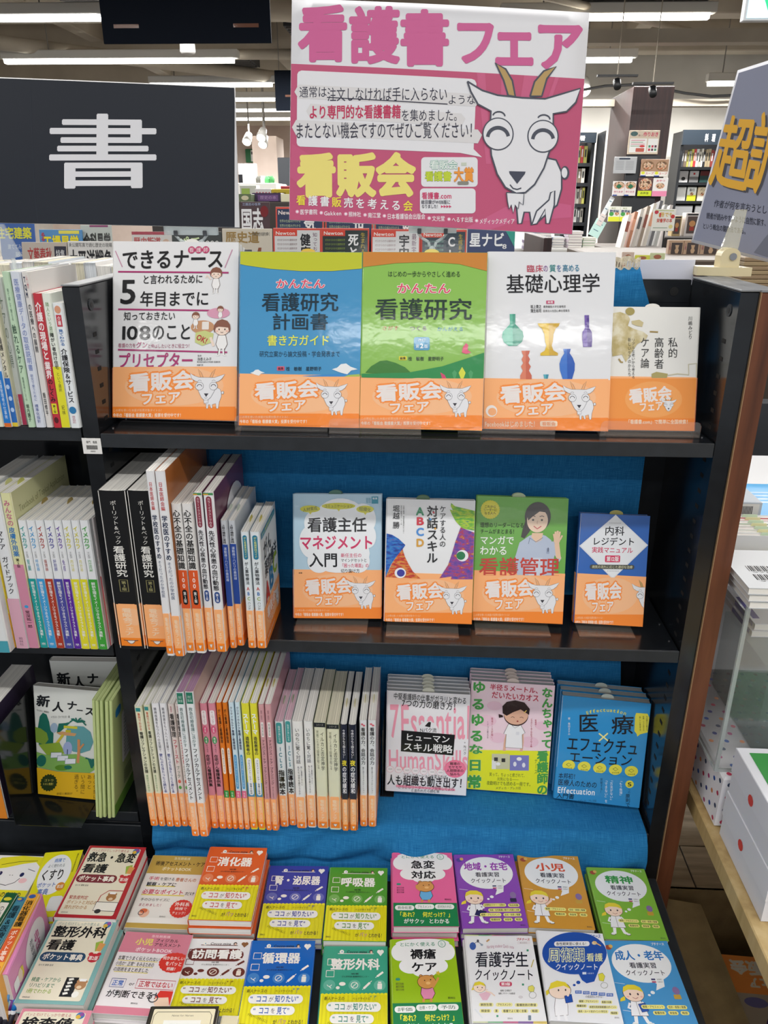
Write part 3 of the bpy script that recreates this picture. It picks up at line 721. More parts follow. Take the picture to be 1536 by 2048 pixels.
def f1(A):
    pk = '#b03a74'; k = '#1c1c1f'
    A.line([(580, 180), (618, 262)], 4, '#c98aa8'); A.line([(1175, 180), (1140, 272)], 4, '#c98aa8')
    A.text('できるナース', 612, 172, 1135, 278, k, bold=.02)
    for i, c in enumerate('看護師'): A.ell(969+i*36, 180, 18, 18, '#c23a6a'); A.text(c, 956+i*36, 167, 982+i*36, 193, '#f4dfe6')
    A.line([(597, 286), (1160, 297)], 8, pk)
    A.text('と言われるために', 722, 302, 1032, 352, k, bold=.012)
    A.text('5', 606, 296, 700, 470, k, bold=.015); A.text('年目までに', 712, 385, 1068, 468, k, bold=.015)
    A.line([(603, 478), (1165, 490)], 8, pk)
    A.text('知っておきたい', 632, 490, 898, 538, k, bold=.01)
    A.text('108', 606, 548, 778, 645, k, bold=.02); A.text('のこと', 778, 550, 985, 642, k, bold=.015)
    A.text('看護の力を', 608, 652, 700, 676, '#a8486e'); A.text('グン', 700, 645, 760, 678, '#b03a74', bold=.02); A.text('と伸ばしたいときに役立つ！', 760, 656, 985, 680, '#a8486e')
    A.line([(608, 686), (1168, 702)], 8, pk)
    A.text('プリセプター', 608, 700, 998, 785, '#b03a74', bold=.022)
    A.text('監修', 1018, 714, 1038, 724, k); A.text('浅香えみ子', 1016, 727, 1090, 745, k); A.text('東京医科歯科大学病院 看護部長', 1016, 746, 1135, 756, '#444'); A.text('編著代表', 1016, 762, 1048, 771, k); A.text('菊池亜希子', 1016, 774, 1090, 790, k)
    kid(A, 1098, 300, 62); A.line([(1072, 330), (1052, 308), (1046, 322)], 6, '#f6dfce')
    A.ell(1116, 502, 58, 27, '#dda0b8'); kid(A, 1126, 482, 34); A.ell(1038, 572, 60, 34, '#c9966e'); kid(A, 1002, 515, 40); A.rect(1035, 545, 1070, 585, '#efe8e0', 4)
    A.poly([(1004, 600), (1050, 590), (1095, 605), (1090, 650), (1040, 668), (1002, 650)], '#cdd489'); A.text('OK!', 1010, 612, 1066, 652, '#b8303a', bold=.03, rot=-25)
    kid(A, 1138, 578, 86); A.line([(1098, 670), (1080, 625)], 13, '#f6dfce')
    band_front(A, 585, 775, 1220, 1050)
def f2(A):
    k = '#14303f'
    A.poly([(20, 62), (735, 70), (733, 168), (560, 182), (380, 182), (200, 168), (60, 148), (22, 140)], '#c3c832')
    A.text('かんたん', 232, 226, 520, 285, '#e0506e', bold=.02, halo=.07, hcol='#f4e8e4')
    A.text('看護研究', 150, 305, 600, 420, k, bold=.012); A.text('計画書', 212, 424, 542, 528, k, bold=.012)
    A.text('書き方ガイド', 186, 552, 552, 618, '#e6ea5c', bold=.015)
    A.text('研究立案から論文投稿・学会発表まで', 142, 645, 610, 682, '#1d3f55')
    A.rect(246, 735, 290, 760, '#d8607a', 4); A.text('編集', 252, 739, 284, 756, '#5a1020', bold=.02); A.text('桂　敏樹　星野明子', 298, 736, 504, 762, k, bold=.01)
    for cx, cy, s in ((638, 752, 74), (134, 772, 42)):
        A.poly([(cx-s, cy), (cx-s*.6, cy-s*.12), (cx-s*.3, cy-s*.4), (cx+s*.1, cy-s*.45), (cx+s*.45, cy-s*.2), (cx+s, cy), (cx+s*.5, cy+s*.1), (cx+s*.2, cy+s*.4), (cx-s*.2, cy+s*.3), (cx-s*.5, cy+s*.2)], '#eef0f0')
    A.poly([(400, 790), (640, 778), (728, 800), (728, 810), (380, 800)], '#3f8ed0'); A.poly([(620, 800), (660, 785), (728, 780), (728, 806)], '#a9c25a')
    band_front(A, 27, 795, 728, 1078)
def f3(A):
    k = '#17342a'
    A.poly([(736, 68), (1466, 70), (1462, 180), (1300, 140), (1120, 128), (930, 136), (738, 160)], '#cf873a')
    A.text('はじめの一歩からやさしく進める', 882, 180, 1306, 218, k)
    A.text('かんたん', 935, 250, 1250, 315, '#e0506e', bold=.02, halo=.07, hcol='#f4f0e0')
    A.text('看護研究', 806, 338, 1376, 470, k, bold=.012)
    A.text('さがす', 850, 500, 950, 528, '#c8603a'); A.text('つくる', 1010, 500, 1115, 530, '#8a5a9a'); A.text('かんがえる', 1170, 505, 1325, 532, '#4a90c0')
    A.rect(1036, 566, 1128, 642, '#4f9cc4', 12); A.text('第', 1046, 608, 1068, 630, '#fff'); A.text('2', 1072, 598, 1092, 634, '#fff', bold=.03); A.text('版', 1096, 608, 1118, 630, '#fff'); A.text('改訂', 1060, 574, 1104, 592, '#fff')
    A.rect(950, 677, 996, 700, '#e4dc3a', 4); A.text('編集', 956, 680, 990, 697, '#3a3010', bold=.02); A.text('桂　敏樹　星野明子', 1003, 678, 1210, 704, k, bold=.01)
    A.poly([(757, 772), (790, 735), (840, 705), (880, 701), (930, 715), (985, 740), (1018, 770), (900, 778)], '#3f7f36')
    A.poly([(735, 778), (1000, 772), (1200, 735), (1340, 690), (1452, 655), (1450, 812), (735, 800)], '#2f8f50')
    A.poly([(1338, 600), (1352, 612), (1348, 640), (1368, 655), (1340, 664), (1314, 655), (1320, 625)], '#e0507a')
    for cx, c, s in ((1316, '#dcdf4a', 1), (1272, '#4ea268', .7), (1366, '#4ea268', .7)): A.poly([(cx, 738+60*(1-s)), (cx+20*s, 772), (cx+10*s, 800), (cx, 812), (cx-10*s, 800), (cx-20*s, 772)], c)
    A.poly([(1190, 770), (1215, 785), (1225, 805), (1200, 806)], '#d84a72')
    band_front(A, 725, 805, 1445, 1088)
def f4(A):
    k = '#15151c'
    for t, x, w, c in (('臨', 275, 45, '#c2405a'), ('床', 322, 42, '#c2405a'), ('の', 364, 26, '#8a5a9a'), ('質', 396, 36, '#2f8f8f'), ('を', 434, 28, '#4a6aa0'), ('高める', 466, 92, '#2f7f9f')): A.text(t, x, 130-x*.0, x+w, 172, c, bold=.008)
    A.text('基礎心理学', 165, 178, 665, 286, k, bold=.006)
    A.rect(378, 323, 420, 340, '#c23a6a'); A.text('編著', 384, 325, 414, 338, '#fff')
    A.text('坂上貴之', 294, 344, 352, 364, k, bold=.01); A.text('慶應義塾大学名誉教授', 362, 348, 480, 362, '#333'); A.text('蒲生裕司', 294, 366, 352, 386, k, bold=.01); A.text('医療法人社団心療会理事長', 360, 370, 500, 384, '#333')
    def vase(pts, c1, c2, cx):
        L = [(cx-a, y) for a, y in pts]; R = [(cx+a, y) for a, y in pts]
        A.poly(L+[(cx, pts[-1][1]), (cx, pts[0][1])], c1); A.poly([(cx, pts[0][1])]+R+[(cx, pts[-1][1])], c2)
    vase([(15, 392), (14, 445), (30, 462), (52, 485), (57, 512), (48, 540), (22, 560)], '#5cb89e', '#3f9c84', 199)
    vase([(58, 443), (52, 458), (36, 470), (24, 500), (20, 540), (14, 560), (22, 585), (46, 600), (46, 612)], '#e2bd2a', '#cfa51c', 389)
    vase([(12, 402), (11, 470), (24, 490), (26, 530), (22, 568)], '#6a4aa8', '#52358e', 589)
    vase([(22, 586), (18, 600), (12, 612), (22, 630), (14, 650), (26, 668), (16, 690), (30, 715), (30, 735)], '#e08468', '#cf6a52', 266)
    vase([(20, 578), (14, 600), (30, 625), (40, 655), (38, 690), (24, 735)], '#3f78d0', '#2a5cb8', 482)
    vase([(14, 710), (8, 735)], '#5ab0c0', '#3f90a8', 371)
    band_front(A, 45, 735, 693, 1000)
    A.ell(84, 898, 30, 30, '#f3ece8'); A.ell(88, 902, 22, 20, '#f9b27c'); A.rect(46, 946, 428, 985, BAND2)
    A.text('Facebookはじめました！', 48, 948, 325, 982, '#fbe0c4', bold=.015); A.rect(336, 950, 426, 978, '#fbe0c4', 8); A.text('看販会', 346, 954, 416, 975, '#f08a34', bold=.02)
def f5(A):
    k = '#2a2a2a'; s = 'sumi'
    A.poly([(718, 385), (760, 378), (800, 392), (812, 415), (800, 450), (830, 465), (880, 480), (905, 500), (895, 520), (850, 545), (820, 590), (790, 640), (770, 600), (720, 610), (712, 560), (712, 460)], s)
    A.ell(812, 375, 24, 20, '#a89a5c'); A.poly([(820, 425), (860, 418), (882, 432), (875, 455), (845, 450), (822, 440)], '#cdbf92')
    A.line([(915, 480), (958, 482)], 8, '#a89058'); A.line([(752, 622), (765, 640), (775, 640)], 8, '#a89058')
    A.poly([(925, 700), (950, 690), (1010, 700), (1005, 722), (925, 722)], '#b0a468'); A.line([(1010, 708), (1060, 700), (1120, 705), (1118, 650), (1160, 645), (1160, 722)], 6, '#cfc9b0')
    A.text('川嶋みどり', 1116, 398, 1138, 520, k, vert=True)
    A.text('私的', 1010, 508, 1062, 618, k, vert=True); A.text('高齢者', 938, 508, 990, 676, k, vert=True); A.text('ケア論', 866, 508, 914, 672, k, vert=True)
    A.text('リアルな老いから考える', 820, 515, 838, 728, k, vert=True); A.text('新しいケアのかたち', 800, 512, 818, 714, k, vert=True)
    x0, y0, x1, y1 = 697, 725, 1176, 1000
    A.rect(x0, y0, x1, 935, '#f59a48'); A.ell(935, 835, 150, 95, '#f8a95e', 28); A.rect(x0, 935, x1, y1, '#f58a34')
    A.text('看販会', 805, 770, 1030, 850, '#efe6e2', bold=.035, halo=.13, hcol='#fba860', rot=5); A.text('フェア', 858, 845, 985, 898, '#efe6e2', bold=.03, halo=.13, hcol='#fba860', rot=5)
    goat(A, 1012, 842, 46, body=False); A.text('「看護書.com」で簡単に全国検索！', 790, 940, 1128, 965, '#fbe0c4', bold=.02)
TOPG = 'large display books of the fair on the top shelf'
D = display_book
D('white book with pink rules, big digit 5 and cartoon nurses, leftmost on the top shelf', C1, K1, Z1, TT, .016, f1, 2, cover='#e9e9ea', band=.076, slip=(.12, '#e8e6e0'), group=TOPG)
D('light blue research planning book with yellow-green top edge beside the white one', ((22, 65), (735, 72), (722, 1090), (30, 1075)), K2, Z1, TT, .012, f2, 2, cover='#4696c8', band=.077, slip=(.1, '#d8b23a'), group=TOPG)
D('green research book with orange sky and dark hills in the middle of the top shelf', ((738, 70), (1465, 72), (1430, 1105), (725, 1090)), K2, Z1, TT, .012, f3, 2, cover='#8fc258', band=.077, slip=(.1, '#e0cf70'), group=TOPG)
D('glossy white book with six coloured vases, fourth on the top shelf', ((72, 55), (750, 70), (685, 1003), (37, 990)), K3, Z1, TT, .016, f4, 1, cover='#e6e7ea', band=.075, group=TOPG)
D('smaller cream book with ochre brush painting at the right end of the top shelf', ((722, 350), (1180, 352), (1150, 1002), (695, 995)), K3, Z1, TT, .015, f5, 1, cover='#ecebe6', band=.079, spineside='R', slip=(.06, '#d8d6d0'), group=TOPG)
# clear acrylic book stands
def stand(x0, x1, y, z, label, lip=.02, base=.05, tau=TT, back=.06, tint=None):
    m = tint or ACRYLIC; r = empty('book_stand', (x0, y, z), label, 'stand', 'clear acrylic book stands'); L = x1-x0
    q = MB(); q.box((0, 0, .0004), (L, base, .0022), m); q.build('base_plate', r)
    q = MB(); q.prism([(0, .0022), (.004, .0022), (.003, .006), (L-.003, .006), (L-.004, .0022), (L, .0022), (L, lip-.005), (L-.005, lip), (.005, lip), (0, lip-.005)][0:0]+[(0, .0022), (L, .0022), (L, lip-.006), (L-.002, lip-.002), (L-.006, lip), (.006, lip), (.002, lip-.002), (0, lip-.006)], 'y', 0, .0018, m); q.build('front_lip', r)
    q = MB(); sn, cs = math.sin(tau), math.cos(tau)
    y0 = base-.004; hb = back
    q.hexa([(.01, y0, .002), (L-.01, y0, .002), (L-.01, y0+.002, .002), (.01, y0+.002, .002), (.03, y0+hb*sn, hb*cs), (L-.03, y0+hb*sn, hb*cs), (L-.03, y0+hb*sn+.002, hb*cs), (.03, y0+hb*sn+.002, hb*cs)], m); q.build('back_support', r)
for (a, b, v, crop, lb) in ((0, 540, 1100, K2, 'under the light blue book on the top shelf'), (545, 1078, 1118, K2, 'between the blue and the green book'), (1292, 1850, 1115, K2, 'left corner under the vase book on the top shelf'), (655, 1168, 1025, K3, 'in front of the small cream brush-painting book')):
    pa = atZ(*crop(a, v), Z1+.002); pb = atZ(*crop(b, v), Z1+.002)
    stand(pa[0], pb[0], min(pa[1], pb[1])-.0, Z1, 'clear acrylic stand '+lb, lip=.024, base=.085)
# ================================================================ MIDDLE SHELF: four display books
T2 = math.radians(16)
def g1(A):
    k = '#16161c'
    for cx, cy, rx, ry in ((470, 330, 210, 190), (300, 330, 110, 110), (640, 300, 100, 120), (250, 470, 100, 130), (680, 430, 60, 90), (450, 560, 240, 150), (300, 620, 90, 90), (600, 620, 90, 90)): A.ell(cx, cy, rx, ry, '#eef1f4', 30)
    A.rect(708, 128, 758, 182, '#2f8fa8'); A.text('看護', 714, 134, 752, 150, '#fff'); A.text('管理', 664, 134, 702, 180, '#5a9ab0')
    for (x0, y0, x1, y1, t, rt) in ((165, 195, 310, 245, '人材育成', 8), (330, 176, 580, 222, 'コミュニケーション', 0), (595, 198, 720, 250, '組織化', -8)):
        A.ell((x0+x1)/2, (y0+y1)/2, (x1-x0)/2+4, (y1-y0)/2+2, '#d2cf3a'); A.poly([((x0+x1)/2-14, y1-4), ((x0+x1)/2+16, y1-4), ((x0+x1)/2+2, y1+18)], '#d2cf3a'); A.text(t, x0+16, y0+9, x1-16, y1-9, '#2a3a2a', rot=rt)
    A.text('看護主任', 214, 282, 670, 400, k, bold=.022); A.text('マネジメント', 152, 418, 722, 535, '#cf2f62', bold=.026); A.text('入門', 222, 552, 446, 668, k, bold=.022)
    A.text('新任主任の', 468, 558, 628, 592, '#cf2f62', bold=.01); A.text('マインドセットと', 468, 598, 668, 628, k, bold=.01); A.text('「困った場面」の', 462, 636, 682, 670, '#cf2f62', bold=.012); A.text('切り抜け方', 466, 678, 612, 710, k, bold=.01); A.text('編著', 142, 704, 170, 716, k)
    band_front(A, 102, 720, 778, 1062)
def g2(A):
    k = '#17171c'
    A.poly([(818, 410), (860, 420), (910, 450), (962, 498), (930, 545), (890, 590), (850, 650), (812, 745)], 'fish_blue')
    A.poly([(940, 530), (960, 590), (985, 640), (1020, 700), (1080, 755), (812, 745), (860, 640), (900, 580)], 'fish_red')
    A.poly([(1310, 175), (1340, 200), (1497, 235), (1490, 385), (1400, 370), (1350, 320), (1320, 270), (1300, 225), (1325, 232), (1308, 200)], 'fish_green')
    A.poly([(1385, 360), (1430, 380), (1490, 400), (1483, 765), (1312, 765), (1318, 738), (1225, 752), (1290, 650), (1320, 560), (1345, 470)], 'fish_purple')
    A.ell(1400, 578, 46, 44, '#f0f0f2'); A.ell(1388, 578, 34, 32, '#1f7a4a'); A.ell(924, 712, 44, 40, '#f0f0f2'); A.ell(928, 712, 30, 28, '#3f3fa0')
    A.text('ケアする人の', 1222, 195, 1272, 515, k, vert=True, bold=.012)
    A.text('対話スキル', 1124, 195, 1212, 640, k, vert=True, bold=.024); A.ell(1176, 248, 8, 8, '#cf2f42'); A.ell(1152, 300, 8, 8, '#3f8fd0'); A.ell(1190, 372, 8, 8, '#e0a030')
    for c, y, h in (('A', 200, '#1f8a5a'), ('B', 275, '#cf2f42'), ('C', 357, '#4a8fd8'), ('D', 440, '#d8a03a')): A.text(c, 1044, y-4, 1106, y+78, h, bold=.04)
    A.text('堀越', 864, 192, 918, 302, k, vert=True, bold=.012); A.text('勝', 864, 318, 918, 374, k, bold=.012)
    A.text('元国立精神・神経医療研究センター', 942, 195, 954, 412, '#333', vert=True); A.text('認知行動療法センター長', 924, 195, 936, 345, '#333', vert=True)
    band_front(A, 806, 760, 1482, 1104)
def g3(A):
    k = '#1a1a1a'
    A.poly([(420, 700), (400, 560), (430, 450), (500, 400), (560, 380), (620, 400), (660, 430), (680, 500), (690, 620), (690, 715)], '#b9c4d8')
    A.poly([(500, 700), (520, 560), (600, 560), (610, 700)], '#cfd6e4'); A.poly([(520, 380), (600, 380), (590, 430), (550, 450), (515, 410)], '#e9c6a8')
    A.poly([(660, 440), (690, 440), (740, 560), (725, 590), (690, 540), (675, 600)], '#b9c4d8'); A.poly([(685, 455), (720, 450), (738, 570), (700, 560)], '#e9c6a8')
    for i, (dx, dy) in enumerate(((-24, -55), (-12, -72), (4, -78), (20, -72), (38, -45))): A.line([(702, 450), (702+dx*.7, 420), (702+dx, 440+dy)], 14 if i < 4 else 12, '#e9c6a8')
    A.ell(702, 430, 24, 28, '#e9c6a8')
    A.poly([(470, 290), (450, 360), (440, 410), (465, 420), (500, 370), (520, 330)], '#4a4646')
    A.ell(558, 262, 94, 104, '#4a4646', 32); A.ell(556, 290, 76, 86, '#f0d4bc', 32); A.poly([(480, 260), (500, 200), (560, 180), (620, 200), (645, 260), (610, 230), (570, 225), (520, 262), (490, 290)], '#4a4646')
    for cx in (524, 588): A.ell(cx, 286, 8, 7, '#3a3030'); A.ell(cx, 286, 26, 23, '#c8a890', 20) if 0 else None; A.line([(cx-18, 262), (cx, 256), (cx+16, 262)], 5, '#4a3a38')
    A.line([(530, 330), (556, 350), (585, 330)], 8, '#c86a6a'); A.line([(557, 290), (553, 312), (560, 314)], 3, '#c09078')
    A.line([(500, 415), (550, 445), (600, 412)], 4, '#7a86a0'); A.line([(495, 460), (505, 415)], 4, '#7a86a0'); A.rect(628, 490, 650, 530, '#9aa6c0'); A.line([(640, 485), (640, 515)], 5, '#333344')
    A.ell(214, 216, 70, 68, '#d9d23a', 48, .06)
    for i, t in enumerate(('これから', 'リーダーに', 'なる人へ')): A.text(t, 172-(6 if i == 1 else 0), 184+i*23, 256+(6 if i == 1 else 0), 206+i*23, k, bold=.01)
    A.text('理想のリーダーになる！', 143, 306, 492, 345, k, bold=.008); A.text('チームがまとまる！', 145, 352, 408, 390, k, bold=.008)
    A.text('マンガで', 142, 402, 392, 468, '#f2f4ee', bold=.014); A.text('わかる', 142, 474, 345, 545, '#f2f4ee', bold=.014)
    A.text('看護管理', 135, 555, 728, 712, '#c8453a', bold=.012)
    band_front(A, 97, 690, 768, 1050)
def g4(A):
    k = '#1c1c24'
    A.poly([(1118, 226), (1365, 470), (1118, 722), (865, 482)], '#dfe3ea'); A.poly([(1118, 236), (1352, 470), (1118, 712), (878, 482)], '#eceff3')
    A.text('内科', 1042, 335, 1188, 405, k, bold=.012); A.text('レジデント', 955, 415, 1268, 478, k, bold=.014); A.text('実践マニュアル', 955, 486, 1255, 532, '#cf2f5a', bold=.014)
    A.rect(1055, 548, 1165, 598, '#d83a62', 8); A.text('第12版', 1065, 554, 1156, 592, '#f4e8ea', bold=.03)
    A.rect(948, 616, 1272, 648, '#4a4c44', 14); A.text('病気の流れに応じた適切な治療', 962, 620, 1258, 644, '#e8e6c0')
    for y in (313, 662):
        for i in range(8): A.ell(1078+i*11, y, 3, 3, '#9a9ca4', 8)
    band_front(A, 852, 712, 1358, 1073, g=False); goat(A, 1368, 712+68, 128)
    A.rect(1252, 712, 1259, 712, BAND) if 0 else None
MIDG = 'display books of the fair on the middle shelf'
M2 = [D('pale blue management primer with white cloud and pink title line', ((110, 105), (785, 112), (772, 1065), (100, 1060)), K4, Z2, T2, .011, g1, 2, cover='#b3d0e2', band=.084, slip=(.07, '#4a7a6a'), group=MIDG),
 D('white dialogue book with colourful scratchy fish faces', ((818, 145), (1497, 158), (1475, 1108), (802, 1085)), K4, Z2, T2, .016, g2, 2, cover='#eaebed', band=.084, slip=(.06, '#5a7a5a'), group=MIDG),
 D('glossy green book with a waving nurse on its cover', ((118, 120), (778, 132), (765, 1055), (95, 1025)), K5, Z2, T2, .013, g3, 2, cover='#6fae4e', band=.086, slip=(.07, '#b8c8a0'), group=MIDG),
 D('small royal blue manual with a white diamond, at the right of the middle shelf', ((865, 245), (1370, 258), (1355, 1075), (850, 1045)), K5, Z2, T2, .022, g4, 1, cover='#2f66b8', band=.085, slip=(.06, '#b8b060'), group=MIDG)]
for (w, h, x, y, z, yaw), lb in zip(M2, ('under the pale blue primer', 'under the fish-face dialogue book', 'under the green waving-nurse book', 'under the small royal blue manual')):
    stand(x+.004, x+w*.85, y-.032, Z2, 'clear acrylic stand '+lb, lip=.004, base=.085, back=.07, tau=T2)
# ================================================================ LOWEST SHELF: three display titles
T3 = math.radians(9)
def h1(A):
    k = '#15151a'; pk = '#f2a0b4'
    A.text('7Essential', 76, 275, 512, 530, pk, bold=.012); A.text('HumanSkills', 66, 535, 500, 690, pk, bold=.012)
    A.text('中堅看護師の仕事がガラリと変わる', 98, 268, 492, 306, k, bold=.008, rot=-3); A.text('7つの力の磨き方！', 142, 298, 455, 343, k, bold=.008, rot=-3)
    A.ell(285, 462, 56, 52, '#ecebee'); A.poly([(266, 436), (288, 412), (300, 415), (296, 442)], '#222')
    A.text('Nパク流', 240, 444, 330, 470, k, bold=.008)
    A.poly([(142, 460), (430, 480), (420, 592), (138, 572)], '#141416')
    A.text('ヒューマン', 160, 478, 402, 522, '#f2f2f2', bold=.014, rot=-3); A.text('スキル戦略', 148, 528, 416, 576, '#f2f2f2', bold=.014, rot=-3)
    A.text('*Nパク', 476, 515, 492, 590, k, vert=True)
    for i in range(7): A.ell(80+i*45, 668+i*3, 20, 18, '#e8b8c4'); A.ell(80+i*45, 668+i*3, 18, 16, '#f2ecee'); A.text('つの力', 68+i*45, 663+i*3, 92+i*45, 672+i*3, '#444')
    A.ell(430, 665, 58, 48, '#ee6f92'); A.ell(430, 665, 54, 44, '#f07f9e')
    for i, t in enumerate(('職場の', 'モヤモヤ', '人間関係の', '悩みも')): A.text(t, 430-len(t)*9.5, 628+i*19, 430+len(t)*9.5, 645+i*19, k, bold=.01)
    A.text('コミュニケーションを変えれば、', 146, 694, 400, 716, '#333', rot=-3)
    A.text('人も組織も動き出す！', 62, 704, 492, 764, k, bold=.014, rot=-3)
    A.poly([(112, 752), (430, 775), (430, 785), (112, 764)], '#f2a0b4'); A.text('さらさらリーダーシップ発揮してよね', 120, 756, 425, 780, '#a03050', rot=-3); A.text('と言われたら読む本', 190, 776, 345, 794, k, rot=-3)
def h2(A):
    gr = '#4aa04c'
    A.poly([(497, 566), (955, 568), (932, 806), (497, 775)], '#e6ea2a')
    for x, y, r in ((640, 330, 40), (600, 410, 50), (900, 430, 40), (660, 500, 45), (830, 520, 50)): A.ell(x, y, r, r*.6, '#ecc6d6')
    for i, (c, y0, y1) in enumerate((('ゆ', 200, 265), ('る', 290, 355), ('ゆ', 372, 440), ('る', 458, 525), ('な', 535, 590), ('日', 615, 680), ('常', 700, 772))): A.text(c, 520-i*4, y0, 594-i*3, y1, gr, bold=.04, halo=.05, hcol='#f4f2f0')
    A.text('なんちゃって', 900-6, 222, 962-6, 555, gr, vert=True, bold=.04, halo=.04, hcol='#f4f2f0'); A.text('看護師の', 872, 565, 935, 808, gr, vert=True, bold=.04, halo=.04, hcol='#f4f2f0')
    A.text('半径５メートル、', 612, 218, 895, 252, '#c2304c', bold=.02, rot=-3); A.text('だいたいカオス', 622, 256, 880, 296, '#c2304c', bold=.02, rot=-3)
    sk = '#e2b298'
    A.line([(712, 470), (700, 510), (694, 570)], 14, sk); A.line([(790, 475), (792, 520), (786, 572)], 14, sk)
    A.outlined([(715, 425), (780, 425), (806, 470), (790, 480), (792, 555), (700, 550), (704, 480), (690, 478)], '#f2f2f4', 2, '#555')
    A.ell(756, 378, 66, 56, '#3a2420', 36); A.ell(756, 372, 65, 55, sk, 36)
    A.poly([(684, 368), (682, 330), (705, 306), (750, 296), (800, 306), (830, 340), (826, 372), (800, 356), (780, 344), (740, 360), (705, 380)], '#2e1a18'); A.poly([(684, 378), (662, 372), (664, 392), (686, 388)], '#2e1a18')
    A.line([(800, 362), (812, 348)], 5, '#e8c860')
    for cx in (738, 786): A.line([(cx-10, 388), (cx, 384), (cx+10, 390)], 2.5, '#3a2420')
    A.ell(764, 408, 5, 4, '#a03a3a'); A.line([(735, 432), (750, 445), (775, 432)], 2, '#888'); A.rect(756, 465, 774, 482, '#e4e4ea', 3)
    A.text('イラストレーターなんちゃってなーす著', 834, 392, 846, 548, '#b0304a', vert=True, bold=.01); A.text('看護師・', 858, 396, 868, 440, '#b0304a', vert=True)
    A.text('職場ナースが描く、', 622, 392, 634, 520, '#b0304a', vert=True); A.text('くすっと笑える', 600, 410, 610, 505, '#7a5a6a', vert=True)
    A.rect(628, 586, 722, 668, '#c9c9a8'); A.rect(724, 592, 828, 675, '#7f80c0'); A.rect(628, 620, 650, 668, '#e8e8e8'); A.ell(662, 640, 12, 9, '#f2f2f2'); A.rect(640, 605, 660, 625, '#3a3a3a'); A.rect(680, 610, 700, 630, '#2a2a2a'); A.ell(752, 640, 9, 13, '#e8e8f0'); A.ell(800, 645, 9, 13, '#e8e8f0'); A.ell(775, 612, 14, 10, '#f2f2f2')
    A.text('笑って、ちょっと癒されて、', 614, 688, 815, 710, '#2a4a2a', rot=-2); A.text('元気になる――', 656, 712, 772, 732, '#2a4a2a', rot=-2); A.text('夜勤明けでも読める一冊です。', 600, 734, 848, 758, '#2a4a2a', rot=-2); A.text('ナース', 858, 608, 876, 695, '#2a7a3a', vert=True)
    A.text('メディカ・プレス社', 648, 762, 786, 778, '#444')
def h3(A):
    k = '#16161e'; ye = '#e8e04a'
    for i, c in enumerate('Effectuation'): A.text(c, 1140+i*18.5, 336+abs(i-5)**2*.55, 1156+i*18.5, 362+abs(i-5)**2*.55+i*.3, ye, bold=.01, rot=(5-i)*3)
    A.text('医', 1095, 365, 1210, 475, k, bold=.008); A.text('療', 1275, 380, 1400, 490, k, bold=.008)
    A.line([(1210, 478), (1262, 522)], 8, '#f0ea9a'); A.line([(1258, 478), (1210, 520)], 8, '#f0ea9a')
    A.text('エフェクチュ', 1035, 500, 1425, 590, k, bold=.008, rot=-6); A.text('エーション', 1045, 580, 1390, 650, k, bold=.008, rot=-5)
    A.text('著 角田ますみ', 1040, 385, 1054, 485, '#e8f0f4', vert=True)
    A.poly([(1410, 372), (1470, 378), (1486, 400), (1478, 480), (1430, 488), (1415, 500), (1412, 486), (1400, 470), (1404, 390)], ye)
    for i, t in enumerate(('今話題の行動する', '医療・ケアを変える', '新しい思考法')): A.text(t, 1462-i*18, 390, 1471-i*18, 470, k, vert=True)
    for i in range(5):
        x, y = 1046+i*84, 648+i*9; A.ell(x, y, 35, 28, ye); A.line([(x-14, y-4), (x, y-12), (x+14, y-2), (x, y+6), (x-14, y-4)], 3, '#8a8a3a'); A.text('手中の鳥', x-20, y+12, x+20, y+21, '#4a4a20')
    A.poly([(975, 655), (1440, 725), (1421, 878), (965, 825)], '#3390cc')
    A.text('本邦初！', 990, 690, 1098, 722, k, bold=.008, rot=-5); A.text('医療人のための', 988, 728, 1200, 765, k, bold=.008, rot=-6); A.text('Effectuation', 985, 762, 1190, 808, '#eef2f4', bold=.015, rot=-5); A.text('入門書', 980, 798, 1078, 828, k, bold=.008, rot=-5)
    A.text('「もう無理」', 1318, 726, 1334, 820, '#eef2f4', vert=True); A.text('「方法がない」', 1268, 722, 1284, 846, '#eef2f4', vert=True); A.text('「できない」を', 1240, 722, 1256, 850, '#eef2f4', vert=True); A.text('突破する！', 1216, 718, 1230, 800, k, vert=True)
    A.ell(1372, 752, 22, 20, ye); A.text('5', 1360, 738, 1384, 766, k, bold=.02); A.text('つの', 1362, 776, 1376, 800, k, vert=True); A.text('原則で', 1350, 802, 1374, 872, k, vert=True, bold=.01)
    A.text('メディカ・プレス社', 1096, 832, 1196, 846, '#2a3a44')
D('white book with tall pink lettering and black title block on the blue cloth', ((68, 250), (515, 262), (490, 812), (55, 785)), K6, Z3+.002, T3, .0125, h1, 5, gap=.0022, cover='#ecebee', slip=(.075, '#d8d8c8'), group='white books with pink lettering standing one behind the other')
D('pink and yellow comic book with green title characters and a small nurse', ((520, 200), (968, 210), (930, 808), (497, 775)), K6, Z3+.002, T3, .0125, h2, 4, gap=.0022, cover='#f0d6e0', slip=(.075, '#d8c8c0'), group='pink and yellow comic books standing one behind the other')
D('bright blue book with black title and yellow badges, right end on the blue cloth', ((1010, 262), (1490, 325), (1421, 878), (965, 825)), K6, Z3+.002, T3, .019, h3, 3, gap=.004, cover='#2f92d0', slip=(.08, '#c8d0c8'), group='bright blue books standing one behind the other')

